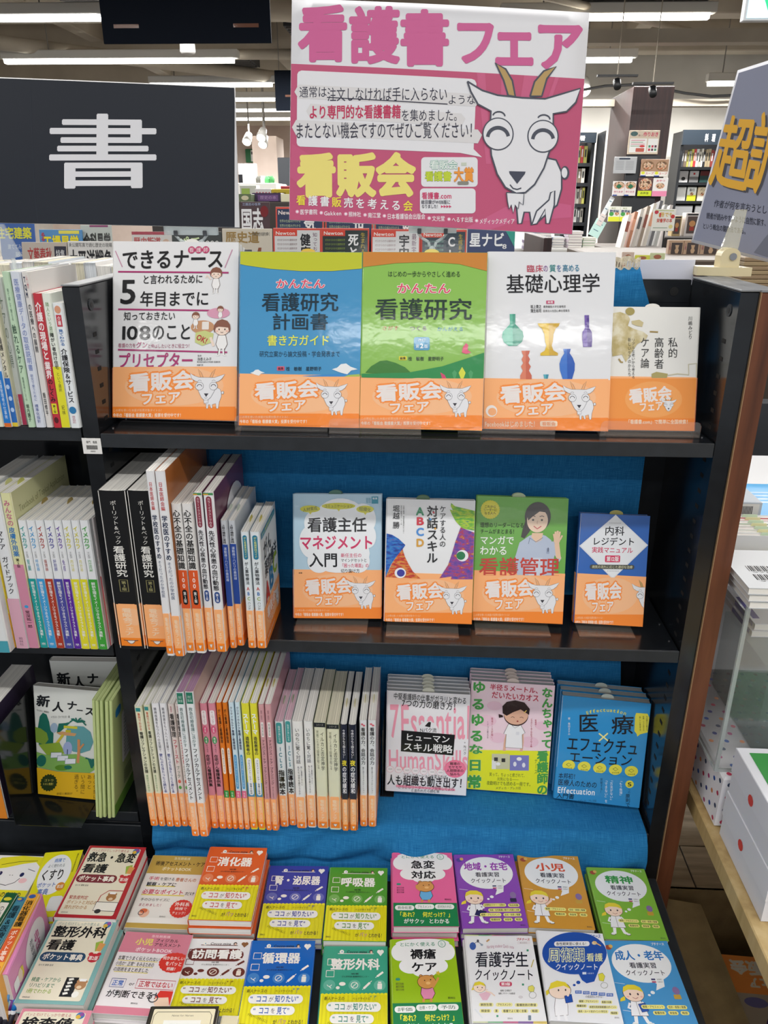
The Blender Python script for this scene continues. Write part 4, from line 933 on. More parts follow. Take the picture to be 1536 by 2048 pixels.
# ================================================================ SPINE-OUT ROWS
def S(*els, bg=None):
    def f(A):
        for e in els:
            k = e[0]
            if k == 'r': A.rect(e[1], e[2], e[3], e[4], e[5], e[6] if len(e) > 6 else 0)
            elif k == 't': A.text(e[1], e[2], e[3], e[4], e[5], e[6], vert=True, bold=e[7] if len(e) > 7 else 0)
            elif k == 'h': A.text(e[1], e[2], e[3], e[4], e[5], e[6], bold=e[7] if len(e) > 7 else 0)
            elif k == 'e': A.ell(e[1], e[2], e[3], e[4], e[5])
    return f
RAISE = Z3+.004
def row(crop, Z, items, Yf, band, group):
    for (lb, bx, bv, tx, tv, dy, cover, spine, art, kw) in items:
        p0 = crop(bx[0], bv); p1 = crop(bx[1], bv); t0 = crop(tx[0], tv); t1 = crop(tx[1], tv)
        spine_book(lb, (p0[0], p1[0]), p0[1], (t0[0], t1[0]), t0[1], Z, Yf+dy, cover=cover, spine=spine, spine_art=art, band=kw.pop('band', band), group=kw.pop('group', group), **kw)
K_ = '#1c1c22'
# ---- middle shelf, left
bk = S(('t', 'ポーリット&ベック', 4.0, 8, 6.4, 46, '#e4e2dc'), ('t', '看護研究', 2.8, 47, 7.2, 75, '#f0eee8', .012), ('r', 3.4, 77.5, 6.8, 88.5, '#8a8458'), ('r', 3.7, 77.8, 6.5, 88.2, '#17181a'), ('t', '第3版', 4.2, 78.6, 6.1, 87.6, '#b8b27a'))
gk = S(('t', '日本医師会編', 2.6, 7, 6.8, 26, '#c23a3a', .008), ('t', '学校医のすすめ', 2.0, 29, 8.0, 60, '#1c2a4a', .02), ('t', 'そうだったのか学校医', 2.6, 61, 7.0, 88, '#4a5a7a'))
sf = S(('r', 0, 62, 10, 100, '#dd5a2a'), ('t', '心不全の基礎知識', 1.2, 5, 8.8, 61, '#1a1a1a', .02), ('t', '100', 2.2, 63, 8, 80, '#f8e8e0', .02), ('r', 2.6, 81, 7.8, 96, '#1a1a1a', 2.4), ('t', '第2版', 3.6, 83, 6.8, 94, '#f4f0ec', .01))
sn = S(('r', 0, 0, 10, 2, '#4a8f5a'), ('r', 0, 1, 5, 2, '#d8a03a'), ('r', 2.4, 3, 7.8, 29, '#8a3a4a', 2.5), ('t', 'カラーイラストでみる', 3.6, 4, 6.6, 28, '#f0e0e2'), ('t', '先天性心疾患の血行動態', 2.0, 31, 8.0, 83, '#1a1a20', .018), ('r', 2.6, 84, 8, 94, '#2a4a8a', 2.4), ('t', '第2版', 3.8, 85.5, 6.8, 93, '#f0f0f4', .01))
nb = S(('r', 0, 27, 10, 100, '#2a4a9a'), ('t', '上肢の機能と実践', 2.4, 4, 7.4, 26, K_, .01), ('t', '運動器リハビリの最前線', 2.6, 30, 7.4, 70, '#d8e0f0'))
gn = S(('r', 2.4, 4, 7.8, 34, '#2a7a9a', 2.4), ('t', 'がん看護実践ガイド', 3.6, 6, 6.8, 32, '#e8e878'), ('t', 'がん薬物療法', 2.6, 37, 7.4, 66, '#1a1a20', .012), ('t', 'A', 2.4, 68, 7.6, 74, '#c23a3a', .02), ('t', 'B', 2.4, 74.5, 7.6, 80.5, '#2a6ab0', .02), ('t', 'C', 2.4, 81, 7.6, 87, '#8aa82a', .02), ('t', 'ハンド', 3, 88, 7.2, 99, '#1a1a20'))
def gan_cover(A):
    A.text('がん', 14, 18, 62, 42, '#20232a', bold=.01); A.text('薬物療法', 16, 42, 92, 64, '#20232a', bold=.01); A.text('A', 12, 62, 40, 100, '#c23a3a', bold=.03); A.text('B', 38, 56, 66, 92, '#2a7ab0', bold=.03); A.text('C', 64, 50, 90, 84, '#9ab82a', bold=.03)
    A.rect(6, 5, 90, 12, '#2a8ab0'); A.text('がん看護実践ガイド', 10, 6, 86, 11, '#e8e878'); band_front(A, 0, 92, 100, 137)
def gak_cover(A):
    A.ell(70, 40, 12, 12, '#e0a04a', 16, .3); A.poly([(50, 60), (60, 48), (66, 60), (82, 55), (96, 66), (60, 76)], '#e8e4dc'); A.text('学校医', 58, 62, 84, 68, '#c23a3a'); A.text('学校医のすすめ', 10, 80, 90, 94, '#e8e4dc'); A.rect(0, 100, 100, 141, '#e9eef4')
def sen_cover(A):
    A.ell(62, 44, 34, 30, '#e4e2e6'); A.text('先天性', 34, 36, 92, 54, '#22222a', bold=.02); A.text('心疾患', 34, 55, 92, 68, '#22222a', bold=.02)
kw = lambda **k: k
row(KS, Z2, [
 ('thick black research textbook, leftmost on the middle shelf', (155, 355), 1615, (48, 238), 392, 0, '#17181a', None, bk, kw(band=.076, band0=.006)),
 ('thick black research textbook, second copy touching the tall white books', (362, 540), 1615, (246, 440), 392, 0, '#17181a', None, bk, kw(band=.076, band0=.006)),
 ('tall white doctors association book with red lettering, left of its pair', (520, 580), 1690, (372, 430), 240, -.016, '#e8e8ea', None, gk, kw(band=.072, band0=.004)),
 ('tall white doctors association book with brown front cover, right of its pair', (584, 655), 1690, (442, 500), 240, -.016, '#a8622a', '#e8e8ea', gk, kw(band=.072, front=gak_cover)),
 ('white and orange spine with the number 100, left of its pair', (666, 736), 1635, (568, 640), 492, -.006, '#e6e4e2', None, sf, kw(band=.076, band0=.004)),
 ('white and orange spine with the number 100, right of its pair', (742, 815), 1635, (648, 724), 492, -.006, '#e6e4e2', None, sf, kw(band=.076, band0=.004)),
 ('white heart disease spine with rainbow top strip, left of its pair', (830, 892), 1620, (728, 800), 405, 0, '#6a3550', '#e8e8ea', sn, kw(band=.076, band0=.003)),
 ('white heart disease spine with rainbow top strip and purple cover, right of its pair', (900, 975), 1620, (808, 880), 405, 0, '#6a3550', '#e8e8ea', sn, kw(band=.076, front=sen_cover)),
 ('blue and grey recessed spine, left of its pair', (1003, 1048), 1592, (938, 972), 620, .012, '#c8ccd2', None, nb, kw(band=.076, slip=(.05, '#c8d0c0'))),
 ('blue and grey recessed spine, right of its pair', (1056, 1105), 1550, (975, 1015), 620, .02, '#c8ccd2', None, nb, kw(band=.076, slip=(.05, '#c8d0c0'))),
 ('slim pale cancer drug handbook, left of its pair', (1138, 1196), 1530, (1015, 1066), 705, .014, '#dfe6ea', None, gn, kw(band=.068, depth=.125, slip=(.05, '#c9bb50'))),
 ('slim pale cancer drug handbook with coloured A B C cover, right of its pair', (1206, 1276), 1530, (1074, 1134), 705, .014, '#dfe6ea', None, gn, kw(band=.068, depth=.130, front=gan_cover, slip=(.05, '#c9bb50'))),
], -.040, .076, 'spine-out fair books on the middle shelf')
# ---- lowest shelf, left: 28 spines
rf = S(('r', 2, 1.5, 8, 5.5, '#2a8a8a'), ('t', '事例でわかる', 3.4, 7, 7, 27, '#d05a3a', .008), ('t', '看護リフレクションの支援', 2.6, 28, 7.6, 76, '#1f2a22', .015), ('t', '実践からの学び', 3.6, 78, 6.4, 98, '#4a8a4a'))
ss = S(('t', '精神疾患をもつ人への支援で', 3, 4, 7, 52, '#4a4a55'), ('t', '壁にぶち当たったら読む本', 2.8, 54, 7.4, 99, '#2a3a8a', .01))
kb = S(('t', '看護管理', 1.6, 10, 8.6, 36, '#17171a', .02), ('t', 'ファースト', 2, 38, 8.4, 66, '#c2304a', .015), ('t', 'ブック', 2.4, 68, 8, 82, '#3a6a4a'), ('e', 5, 86, 2.4, 2, '#d86a5a'), ('e', 5, 93, 2.4, 2, '#5aa04a'), ('t', '看護学', 3.6, 2, 6.4, 9, '#b86a7a'))
kf = S(('r', 1.6, .5, 9, 10, '#2a7a62'), ('h', '改訂', 3, 3, 7.6, 5.5, '#cfe4dc'), ('h', '第2版', 2.6, 6, 8, 8.6, '#cfe4dc'), ('t', '救急初療看護に活かす', 2.8, 13, 7.6, 48, '#1f5a5a'), ('t', 'フィジカルアセスメント', 2.2, 49, 8.2, 97, '#15151a', .015))
zk = S(('r', 2, 7, 8.4, 22, '#f2eef0', 2), ('t', 'チームでつなぐ', 3.4, 8, 7, 21, '#a03a5a'), ('e', 5, 27.5, 3.2, 4, '#d84a7a'), ('e', 5, 38.5, 3.2, 4, '#3a9a5a'), ('t', 'をつなぐ', 4, 43, 6.8, 52, K_), ('t', '在宅がん看護事例集', 2.2, 54, 8, 90, '#1a1a1a', .02), ('t', '病院', 3.8, 24.5, 6.4, 30.5, '#fff'), ('t', '地域', 3.8, 35.5, 6.4, 41.5, '#fff'))
gr_ = S(('r', 0, 92, 10, 100, '#2a9a4a'), ('t', 'がん看護と看護倫理', 2.4, 6, 7.8, 41, '#2a1a10', .01), ('r', 2.4, 46, 7.8, 74, '#f2e6da', 2.5), ('t', '価値の対立を考える', 3.8, 48, 6.6, 72, '#7a4a20'), ('t', '特集', 3, 93.5, 7, 99, '#d8f0d8'))
cr = S(('r', 0, 92, 10, 100, '#e06a92'), ('t', 'クリティカルケア看護と看護倫理', 2.6, 4, 7.6, 48, '#1a2a4a', .01), ('r', 2.6, 53, 7.8, 90, '#3f9ad0', 2.5), ('t', '生命の危機を支える倫理', 4, 55, 6.6, 88, '#cfe4f4'), ('t', '特集', 3, 93.5, 7, 99, '#f8d8e4'))
st = S(('r', 0, 84, 10, 100, '#4a8fb8'), ('t', 'ストーマ', 1.6, 10, 8.6, 32, '#eef6f8', .05), ('t', '造設患者の', 2.4, 34, 7.8, 54, '#1a2a3a', .015), ('r', 2, 57, 8.4, 98, '#eef0f2', 2.5), ('t', 'アセスメント・ケア・指導の秘訣', 3.6, 59, 6.8, 97, '#2a4a5a', .008))
ap = S(('t', '患者・家族の', 3.6, 6, 6.6, 16, '#7a4a5a'), ('r', 3, 18, 7.4, 33, '#f2ece8'), ('t', '看護実践', 4, 19, 6.6, 32, '#4a3a3a'), ('t', 'アドバンス・ケア・プランニング', 2.8, 36, 7.6, 84, '#4a2a3a', .01), ('t', '話し合いの進め方', 4, 86, 6.4, 99, '#6a4a5a'))
ic = S(('r', 1.6, 1, 8.4, 29, '#3f9a9a', 2.5), ('t', '指導が楽になる', 3.6, 5, 6.6, 27, '#d8ecec'), ('t', 'ICLS', 2.2, 32, 8, 62, '#2f7f8f', .02), ('t', '指導読本', 1.4, 64, 8.8, 99, '#15151a', .03))
io = S(('t', 'いのちに驚く対話', 2.4, 8, 7, 55, '#3a3a3e'), ('t', '私たちは何を語りうるか', 3.4, 58, 5.6, 97, '#5a5a5e'), ('t', '死に直面する人と', 6.4, 58, 8.2, 84, '#5a5a5e'))
ir = S(('r', 0, 0, 10, 6, '#22262a'), ('h', 'シリーズ', 2, 1.6, 8, 4.6, '#c8c8c0'), ('t', 'イルカと否定神学', 5, 12, 8.4, 64, '#3a3a34'), ('t', '対話ごときで回復が起こる', 1.8, 10, 3.8, 62, '#5a5a50'))
yo = S(('t', '今夜からもう困らない！', 3.2, 6, 7, 44, '#e8e8f0', .01), ('t', '夜', 1.6, 46, 8.6, 54, '#e8d83a', .03), ('t', 'の症状緩和', 2, 54.5, 8.2, 92, '#eeeef4', .015))
ch = S(('e', 4, 5, 1.6, 1.2, '#d86a7a'), ('e', 6.5, 6.5, 1.6, 1.2, '#d86a7a'), ('t', '看護の力、会話の力', 2.2, 9, 8.2, 58, '#2a2a30', .015), ('t', '寄り添うコミュニケーション', 3.6, 61, 6.4, 97, '#5a5a60'))
PR = lambda a: a+' of its pair'
G3 = 'spine-out fair books on the lowest shelf'
GR = dict(pages=PAGES)
row(KS3a, RAISE, [
 ('pale cream reflection casebook at the left end of the long low row', (260, 332), 1815, (45, 140), 612, 0, '#dfe0c2', None, rf, kw()),
 ('pale cream reflection casebook, second copy in the long low row', (345, 405), 1812, (150, 232), 600, 0, '#dfe0c2', None, rf, kw()),
 ('white psychiatric nursing spine with thin dark lettering, left of its pair', (420, 488), 1805, (238, 310), 582, 0, '#ebebee', None, ss, kw(band=.074)),
 ('white psychiatric nursing spine with thin dark lettering, right of its pair', (497, 560), 1808, (312, 380), 582, 0, '#ebebee', None, ss, kw(band=.074)),
 ('pinkish management primer with heavy black characters and red subtitle', (572, 632), 1808, (385, 455), 588, .002, '#e2d6d0', None, kb, kw(band=.074)),
 ('management primer half hidden behind the tall white first-aid book', (638, 690), 1808, (458, 500), 588, .002, '#e2d6d0', None, kb, kw(band=.074)),
 ('tall white first-aid assessment book with green tab, left of its pair', (672, 745), 1908, (458, 540), 470, -.020, '#e6eaec', None, kf, kw(band=.074, pages=PAGES_MAUVE, depth=.195)),
 ('tall white first-aid assessment book with green tab, right of its pair', (755, 835), 1908, (552, 632), 465, -.020, '#d9b8ae', '#e6eaec', kf, kw(band=.074, pages=PAGES_MAUVE, depth=.195)),
 ('pink home cancer care casebook, left of its pair', (868, 935), 1805, (695, 775), 582, 0, '#d98a9c', None, zk, kw(band=.074)),
 ('pink home cancer care casebook, right of its pair', (945, 1015), 1805, (780, 862), 582, 0, '#d98a9c', None, zk, kw(band=.074)),
 ('slim orange ethics spine with green foot, left of its pair', (1022, 1072), 1802, (862, 926), 576, 0, '#e07a1e', None, gr_, kw(band=.070)),
 ('slim orange ethics spine with green foot, right of its pair', (1080, 1126), 1802, (932, 990), 576, 0, '#e07a1e', None, gr_, kw(band=.070)),
 ('slim light blue critical care spine with pink foot, left of its pair', (1136, 1186), 1802, (1000, 1056), 572, 0, '#cfe4ee', None, cr, kw(band=.070)),
 ('slim light blue critical care spine with pink foot, right of its pair', (1196, 1244), 1802, (1064, 1122), 572, 0, '#cfe4ee', None, cr, kw(band=.070)),
 ('yellow stoma care spine with blue foot, left of its pair', (1254, 1326), 1800, (1130, 1215), 582, 0, '#e2de3a', None, st, kw(band=.070, band0=.004, slip=(.06, '#f2f2f0'))),
 ('yellow stoma care spine with blue foot, right of its pair', (1334, 1402), 1800, (1222, 1304), 582, 0, '#e2de3a', None, st, kw(band=.070, band0=.004, slip=(.06, '#f2f2f0'))),
], -.030, .074, G3)
row(KS3b, RAISE, [
 ('dusty pink care planning spine, left of its pair', (163, 218), 1804, (62, 126), 592, 0, '#cf9aa0', None, ap, kw(band=.070, slip=(.06, '#c9bc5a'))),
 ('dusty pink care planning spine, right of its pair', (224, 286), 1806, (132, 196), 592, 0, '#cf9aa0', None, ap, kw(band=.070, slip=(.06, '#c9bc5a'))),
 ('shorter white life support guide with teal label, left of its pair', (304, 384), 1745, (235, 320), 765, .010, '#dfe6e8', None, ic, kw(band=.070, pages=PAGES_PINK, slip=(.06, '#9ab88a'))),
 ('shorter white life support guide with teal label, right of its pair', (394, 462), 1718, (336, 408), 750, .014, '#dfe6e8', None, ic, kw(band=.070, pages=PAGES_PINK, slip=(.06, '#9ab88a'))),
 ('white dialogue book with fine grey lettering, left of its pair', (468, 566), 1755, (415, 518), 762, .008, '#e8e8e6', None, io, kw(band=.070)),
 ('white dialogue book with fine grey lettering, right of its pair', (576, 662), 1738, (530, 630), 762, .010, '#e8e8e6', None, io, kw(band=.070, band0=.003)),
 ('cream dolphin essay with black top label, left of its pair', (675, 786), 1745, (640, 756), 772, .009, '#dedfc4', None, ir, kw(band=.070, band0=.002, pages=PAGES_CREAM)),
 ('cream dolphin essay with black top label, right of its pair', (794, 914), 1762, (768, 890), 790, .007, '#dedfc4', None, ir, kw(band=.070, band0=.004, pages=PAGES_CREAM)),
 ('navy night care spine with yellow character, left of its pair', (922, 988), 1765, (914, 982), 795, .006, '#1d2238', None, yo, kw(band=.070, slip=(.06, '#c9bc5a'))),
 ('navy night care spine with yellow character, right of its pair', (998, 1074), 1762, (996, 1066), 798, .007, '#1d2238', None, yo, kw(band=.070, slip=(.06, '#c9bc5a'))),
 ('white conversation book near the right end of the long low row', (1102, 1172), 1695, (1108, 1172), 752, .018, '#e2e4e6', None, ch, kw(band=.070, slip=(.06, '#c9bc5a'))),
 ('white conversation book with pale pink cover ending the long low row', (1184, 1260), 1698, (1196, 1262), 750, .018, '#e6d2d4', '#e2e4e6', ch, kw(band=.070, slip=(.06, '#c9bc5a'))),
], -.030, .070, G3)
# black folding bookend at the end of that row
p = atZ(*KS3b(1320, 1510), Z3+.004)
r = empty('bookend', (p[0], p[1], Z3+.0045), 'black metal bookend after the spine-out row on the blue cloth', 'bookend')
q = MB(); q.box((0, .0, 0), (.0015, .12, .15), BLACK); q.build('upright_plate', r)
q = MB(); q.box((-.004, -.002, 0), (.022, .10, .0014), BLACK, .0004); q.build('foot_plate', r)
# ---- left bay, top row
def S2(t1, c1, b=.012, lo=None, x0=2.4, x1=7.6, y0=6, y1=80): return [('t', t1, x0, y0, x1, y1, c1, b)]+(lo or [])
ROWL = [
 ('white insurance guide with blue emblem, next to the left upright', (690, 786), 2010, (510, 592), 812, 0, '#e8ecee', None, S(('e', 5, 5, 3, 3, '#d89a7a'), ('r', 2.4, 9, 7.6, 18, '#c23a4a'), ('t', '介護', 3.4, 10, 6.6, 17, '#f4e4e4', .02), ('t', '見てわかる', 2.6, 20, 7.4, 33, '#2a6ab0', .015), ('t', '介護保険＆サービス', 1.8, 35, 8.2, 79, '#15151a', .02), ('e', 5, 85, 3.6, 3, '#2a7ab0'), ('t', '改正対応', 3.2, 89.5, 6.6, 96, '#b04a6a'))),
 ('yellow-footed slim housing book left of the insurance guide', (604, 690), 2002, (460, 520), 720, .001, '#e6ebe0', None, S(('r', 0, 53, 10, 100, '#e2dc2a'), ('t', '隣人という選択', 3, 6, 7, 30, '#7a9a6a'), ('t', '障がい者向け住宅', 2.8, 28, 7.4, 55, '#1a1a1a', .015), ('t', 'という選択', 3.4, 57, 7, 72, '#3a3a20'), ('t', '紀林', 3.4, 82, 7, 90, '#3a3a20'))),
 ('red care industry guide with white characters and yellow tag', (520, 602), 1988, (400, 470), 720, 0, '#c2303e', None, S(('t', '介護の現場と', 1.6, 6, 8.4, 48, '#f4e6e6', .03), ('t', '業界', 1.6, 49, 8.4, 62, '#f4e6e6', .03), ('t', 'のしくみ', 2, 62, 8, 80, '#15151a', .02), ('r', 2, 81, 8, 89, '#e2dc2a'), ('t', '第3版', 3.4, 82, 6.8, 88.4, '#1a1a1a', .01), ('e', 5, 94, 2.6, 2.4, '#5a1a20'))),
 ('grey-white quality management book with dark letters at its head', (448, 516), 1982, (272, 400), 512, .001, '#dcd8d4', None, S(('r', 0, 0, 10, 0, '#22284a'), ('t', 'これ一冊で', 5.5, 2, 8.6, 10, '#c23a4a'), ('t', 'TQM', 2, 2, 5.4, 16, '#22284a', .04), ('t', 'の医療への展開', 2.6, 19, 7.2, 50, '#3a3a3e', .01), ('t', '飯田修平', 3, 76, 7, 92, '#2a2a2e', .01))),
 ('pale blue health data handbook with fine blue lettering', (344, 440), 1978, (150, 262), 508, 0, '#d5dae4', None, S(('t', '医療健康データの取扱説明書', 2.8, 4, 7.6, 62, '#7a8ac0', .004), ('t', '研究で使うために', 3.6, 64, 6.4, 82, '#6a7ab0'), ('t', '標準化指針', 3, 84, 6.6, 97, '#4a5a9a'))),
 ('pale green touch care book with flowing dark lettering', (268, 336), 1972, (50, 140), 508, 0, '#bcd6b8', None, S(('t', '見て試して覚える', 3.8, 10, 6.6, 30, '#4a6a5a'), ('t', '触れるケア', 2, 32, 8, 64, '#2a4a3a', .006), ('t', '看護技術としての', 3.8, 66, 6.2, 82, '#3a5a4a'), ('t', '堀内園子', 2.8, 84, 7.2, 96, '#1f3a2a', .01))),
 ('grey and pink slim book recessed between two spines', (176, 262), 1932, (0, 46), 560, .012, '#c9ccc8', None, S(('r', 5, 78, 10, 100, '#b83a5a'), ('t', 'あなたの心を救う', 1.6, 78, 4.6, 99, '#b07a86'), ('t', 'ケアの心得', 3, 12, 7, 60, '#6a7a6a'))),
 ('blue and cream mental care book with a yellow foot', (118, 176), 1960, (-70, 0), 560, .002, '#d8d2ba', None, S(('r', 0, 66, 10, 97, '#2a6ab8'), ('r', 0, 97, 10, 100, '#e2c83a'), ('t', '生き抜く看護メンタル', 2, 20, 8, 66, '#2a2a2a', .01), ('e', 4, 72, 3, 1.6, '#b8d0f0'), ('e', 5, 80, 3, 1.6, '#b8d0f0'), ('e', 5, 88, 3, 1.6, '#b8d0f0'))),
 ('bright blue slim book with orange foot near the left picture edge', (42, 114), 1972, (-130, -70), 600, -.001, '#e2e6ea', None, S(('r', 0, 60, 10, 97, '#1f78c8'), ('r', 0, 97, 10, 100, '#e0702a'), ('t', '看護管理者の仕事術', 3, 66, 7, 94, '#d8e8f8'))),
 ('cream book cut off by the left picture edge on the top row', (-60, 38), 1965, (-260, -150), 600, 0, '#dfe0cc', None, S(('t', '看護の教科書', 2.6, 10, 7.4, 80, '#6a8a4a', .01))),
]
for it in ROWL:
    lb, bx, bv, tx, tv, dy, cover, spine, art = it
    p0 = K0(bx[0], bv); p1 = K0(bx[1], bv); t0 = K0(tx[0], tv)
    spine_book(lb, (p0[0], p1[0]), p0[1], (t0[0], t0[0]), t0[1], ZL1, -.006+dy, cover=cover, spine=spine, spine_art=art, group='care books in the left bay, top row')
# ---- left bay, middle row
IM = [('teal', '#1f9a96', '腎臓'), ('sky blue', '#3f9ad0', '呼吸器'), ('rust red', '#a83a28', '循環器'), ('indigo', '#4a4a9a', '肝胆膵'), ('violet', '#5a2a9a', '免疫'), ('lemon yellow', '#e0d832', '内分泌'), ('second lemon yellow', '#dcd62e', '内分泌'), ('green', '#3fa03a', '内分泌代謝')]
bxs = [(345, 412), (415, 485), (487, 556), (560, 637), (640, 702), (705, 776), (780, 846), (850, 930)]
for (nm, c, t), (a, b) in zip(IM, bxs):
    tc = c if 'yellow' not in nm else '#d0c83a'
    art = S(('t', 'イメカラ', 1.6, 4, 8, 21, tc, .02), ('t', 'イメージするカラダ', 3, 23, 6.8, 28, '#555'), ('t', t, 3.0, 29, 6.8, 38, tc), ('r', 0, 44, 10, 100, c), ('t', '解剖生理をイメージできるイラスト満載！', 2.8, 46, 7.2, 92, '#f0f0f0', .01), ('h', 'MM', 2.6, 95, 7.4, 98, '#f0f0f0'))
    p0 = K0b(a, 1820); p1 = K0b(b, 1820); t0 = K0b(a-130, 788)
    spine_book('thin white anatomy picture book with %s lower spine' % nm, (p0[0], p1[0]), p0[1], (t0[0], t0[0]), t0[1], ZL2, -.016, cover='#e6e8ea', spine_art=art, group='thin picture series with coloured feet in the left bay', slip=(.08, '#b8a05a') if nm in ('teal', 'indigo', 'second lemon yellow') else None)
def minna_cover(A):
    A.text('Textbook of Topical Application', 8, 12, 92, 20, '#9a9a6a'); A.text('2nd Edition', 8, 22, 50, 29, '#9a9a6a'); A.text('みんなの', 10, 34, 96, 62, '#b86a7a', bold=.02); A.rect(0, 84, 100, 141, '#c87a94')
def minna(A):
    A.rect(0, 44, 10, 100, '#cf8aa2'); A.text('みんなの', 2, 4, 8, 20, '#c26a8a', vert=True, bold=.02); A.text('皮膚外用薬', 2, 20.5, 8, 39, '#3a7ab8', vert=True, bold=.02); A.text('第2版', 3.4, 40, 6.8, 46, '#1a1a1a', vert=True, bold=.01); A.text('常深祐一郎', 2.6, 74, 7.4, 86, '#2a1a20', vert=True, bold=.01); A.ell(5, 71.5, 2, 1, '#3f9ad0')
def stoma(A):
    A.rect(0, 66, 10, 100, '#d9a8ba'); A.rect(1, 2, 9, 5, '#c2306a'); A.text('CARE', 1.4, 2.3, 8.6, 4.8, '#f4e4ec'); A.text('ストーマケア ガイドブック', 2.4, 10, 7.6, 63, '#1f1f24', vert=True, bold=.008); A.text('照林社', 3.4, 92, 6.8, 98, '#7a5a6a', vert=True)
def nursing(A): A.text('Nursing', 2, 10, 8, 34, '#2a2a20', vert=True, bold=.03); A.rect(0, 75, 10, 100, '#e0922a')
def bigw(A): A.text('予防・管理', 2, 6, 8, 60, '#2a2a2a', vert=True); A.rect(0, 92, 10, 100, '#4aa0b0')
for lb, bx, bv, tx, tv, dy, cover, spine, art, kk in (
 ('yellow and pink skin medicine textbook with its cover showing', (250, 338), 1842, (98, 165), 552, -.018, '#dcdba8', None, minna, kw(front=minna_cover, slip=(.05, '#d0d070'))),
 ('white and pink stoma guide spine', (140, 246), 1852, (0, 96), 556, -.020, '#e4e6e8', None, stoma, kw(slip=(.05, '#d8d890'))),
 ('narrow yellow nursing book with orange foot', (92, 136), 1848, (-60, 0), 640, -.018, '#e4c83a', None, nursing, kw()),
 ('thick white tall book cut by the left picture edge', (-60, 88), 1905, (-230, -90), 560, -.034, '#e0e2e2', None, bigw, kw(slip=(.05, '#c8c890')))):
    p0 = K0b(bx[0], bv); p1 = K0b(bx[1], bv); t0 = K0b(tx[0], tv)
    spine_book(lb, (p0[0], p1[0]), p0[1], (t0[0], t0[0]), t0[1], ZL2, dy, cover=cover, spine=spine, spine_art=art, group='books in the left bay, middle row', **kk)
p0 = K0b(938, 1850); p1 = K0b(972, 1850); t0 = K0b(830, 770)
spine_book('narrow red and white spine squeezed against the left upright', (p0[0], p1[0]), p0[1], (t0[0], t0[0]), t0[1], ZL2, -.004, cover='#e0d8d8', spine_art=S(('r', 0, 44, 10, 100, '#b83a48'), ('t', '看護学', 2, 10, 8, 40, '#b83a48')), group='books in the left bay, middle row', slip=None)

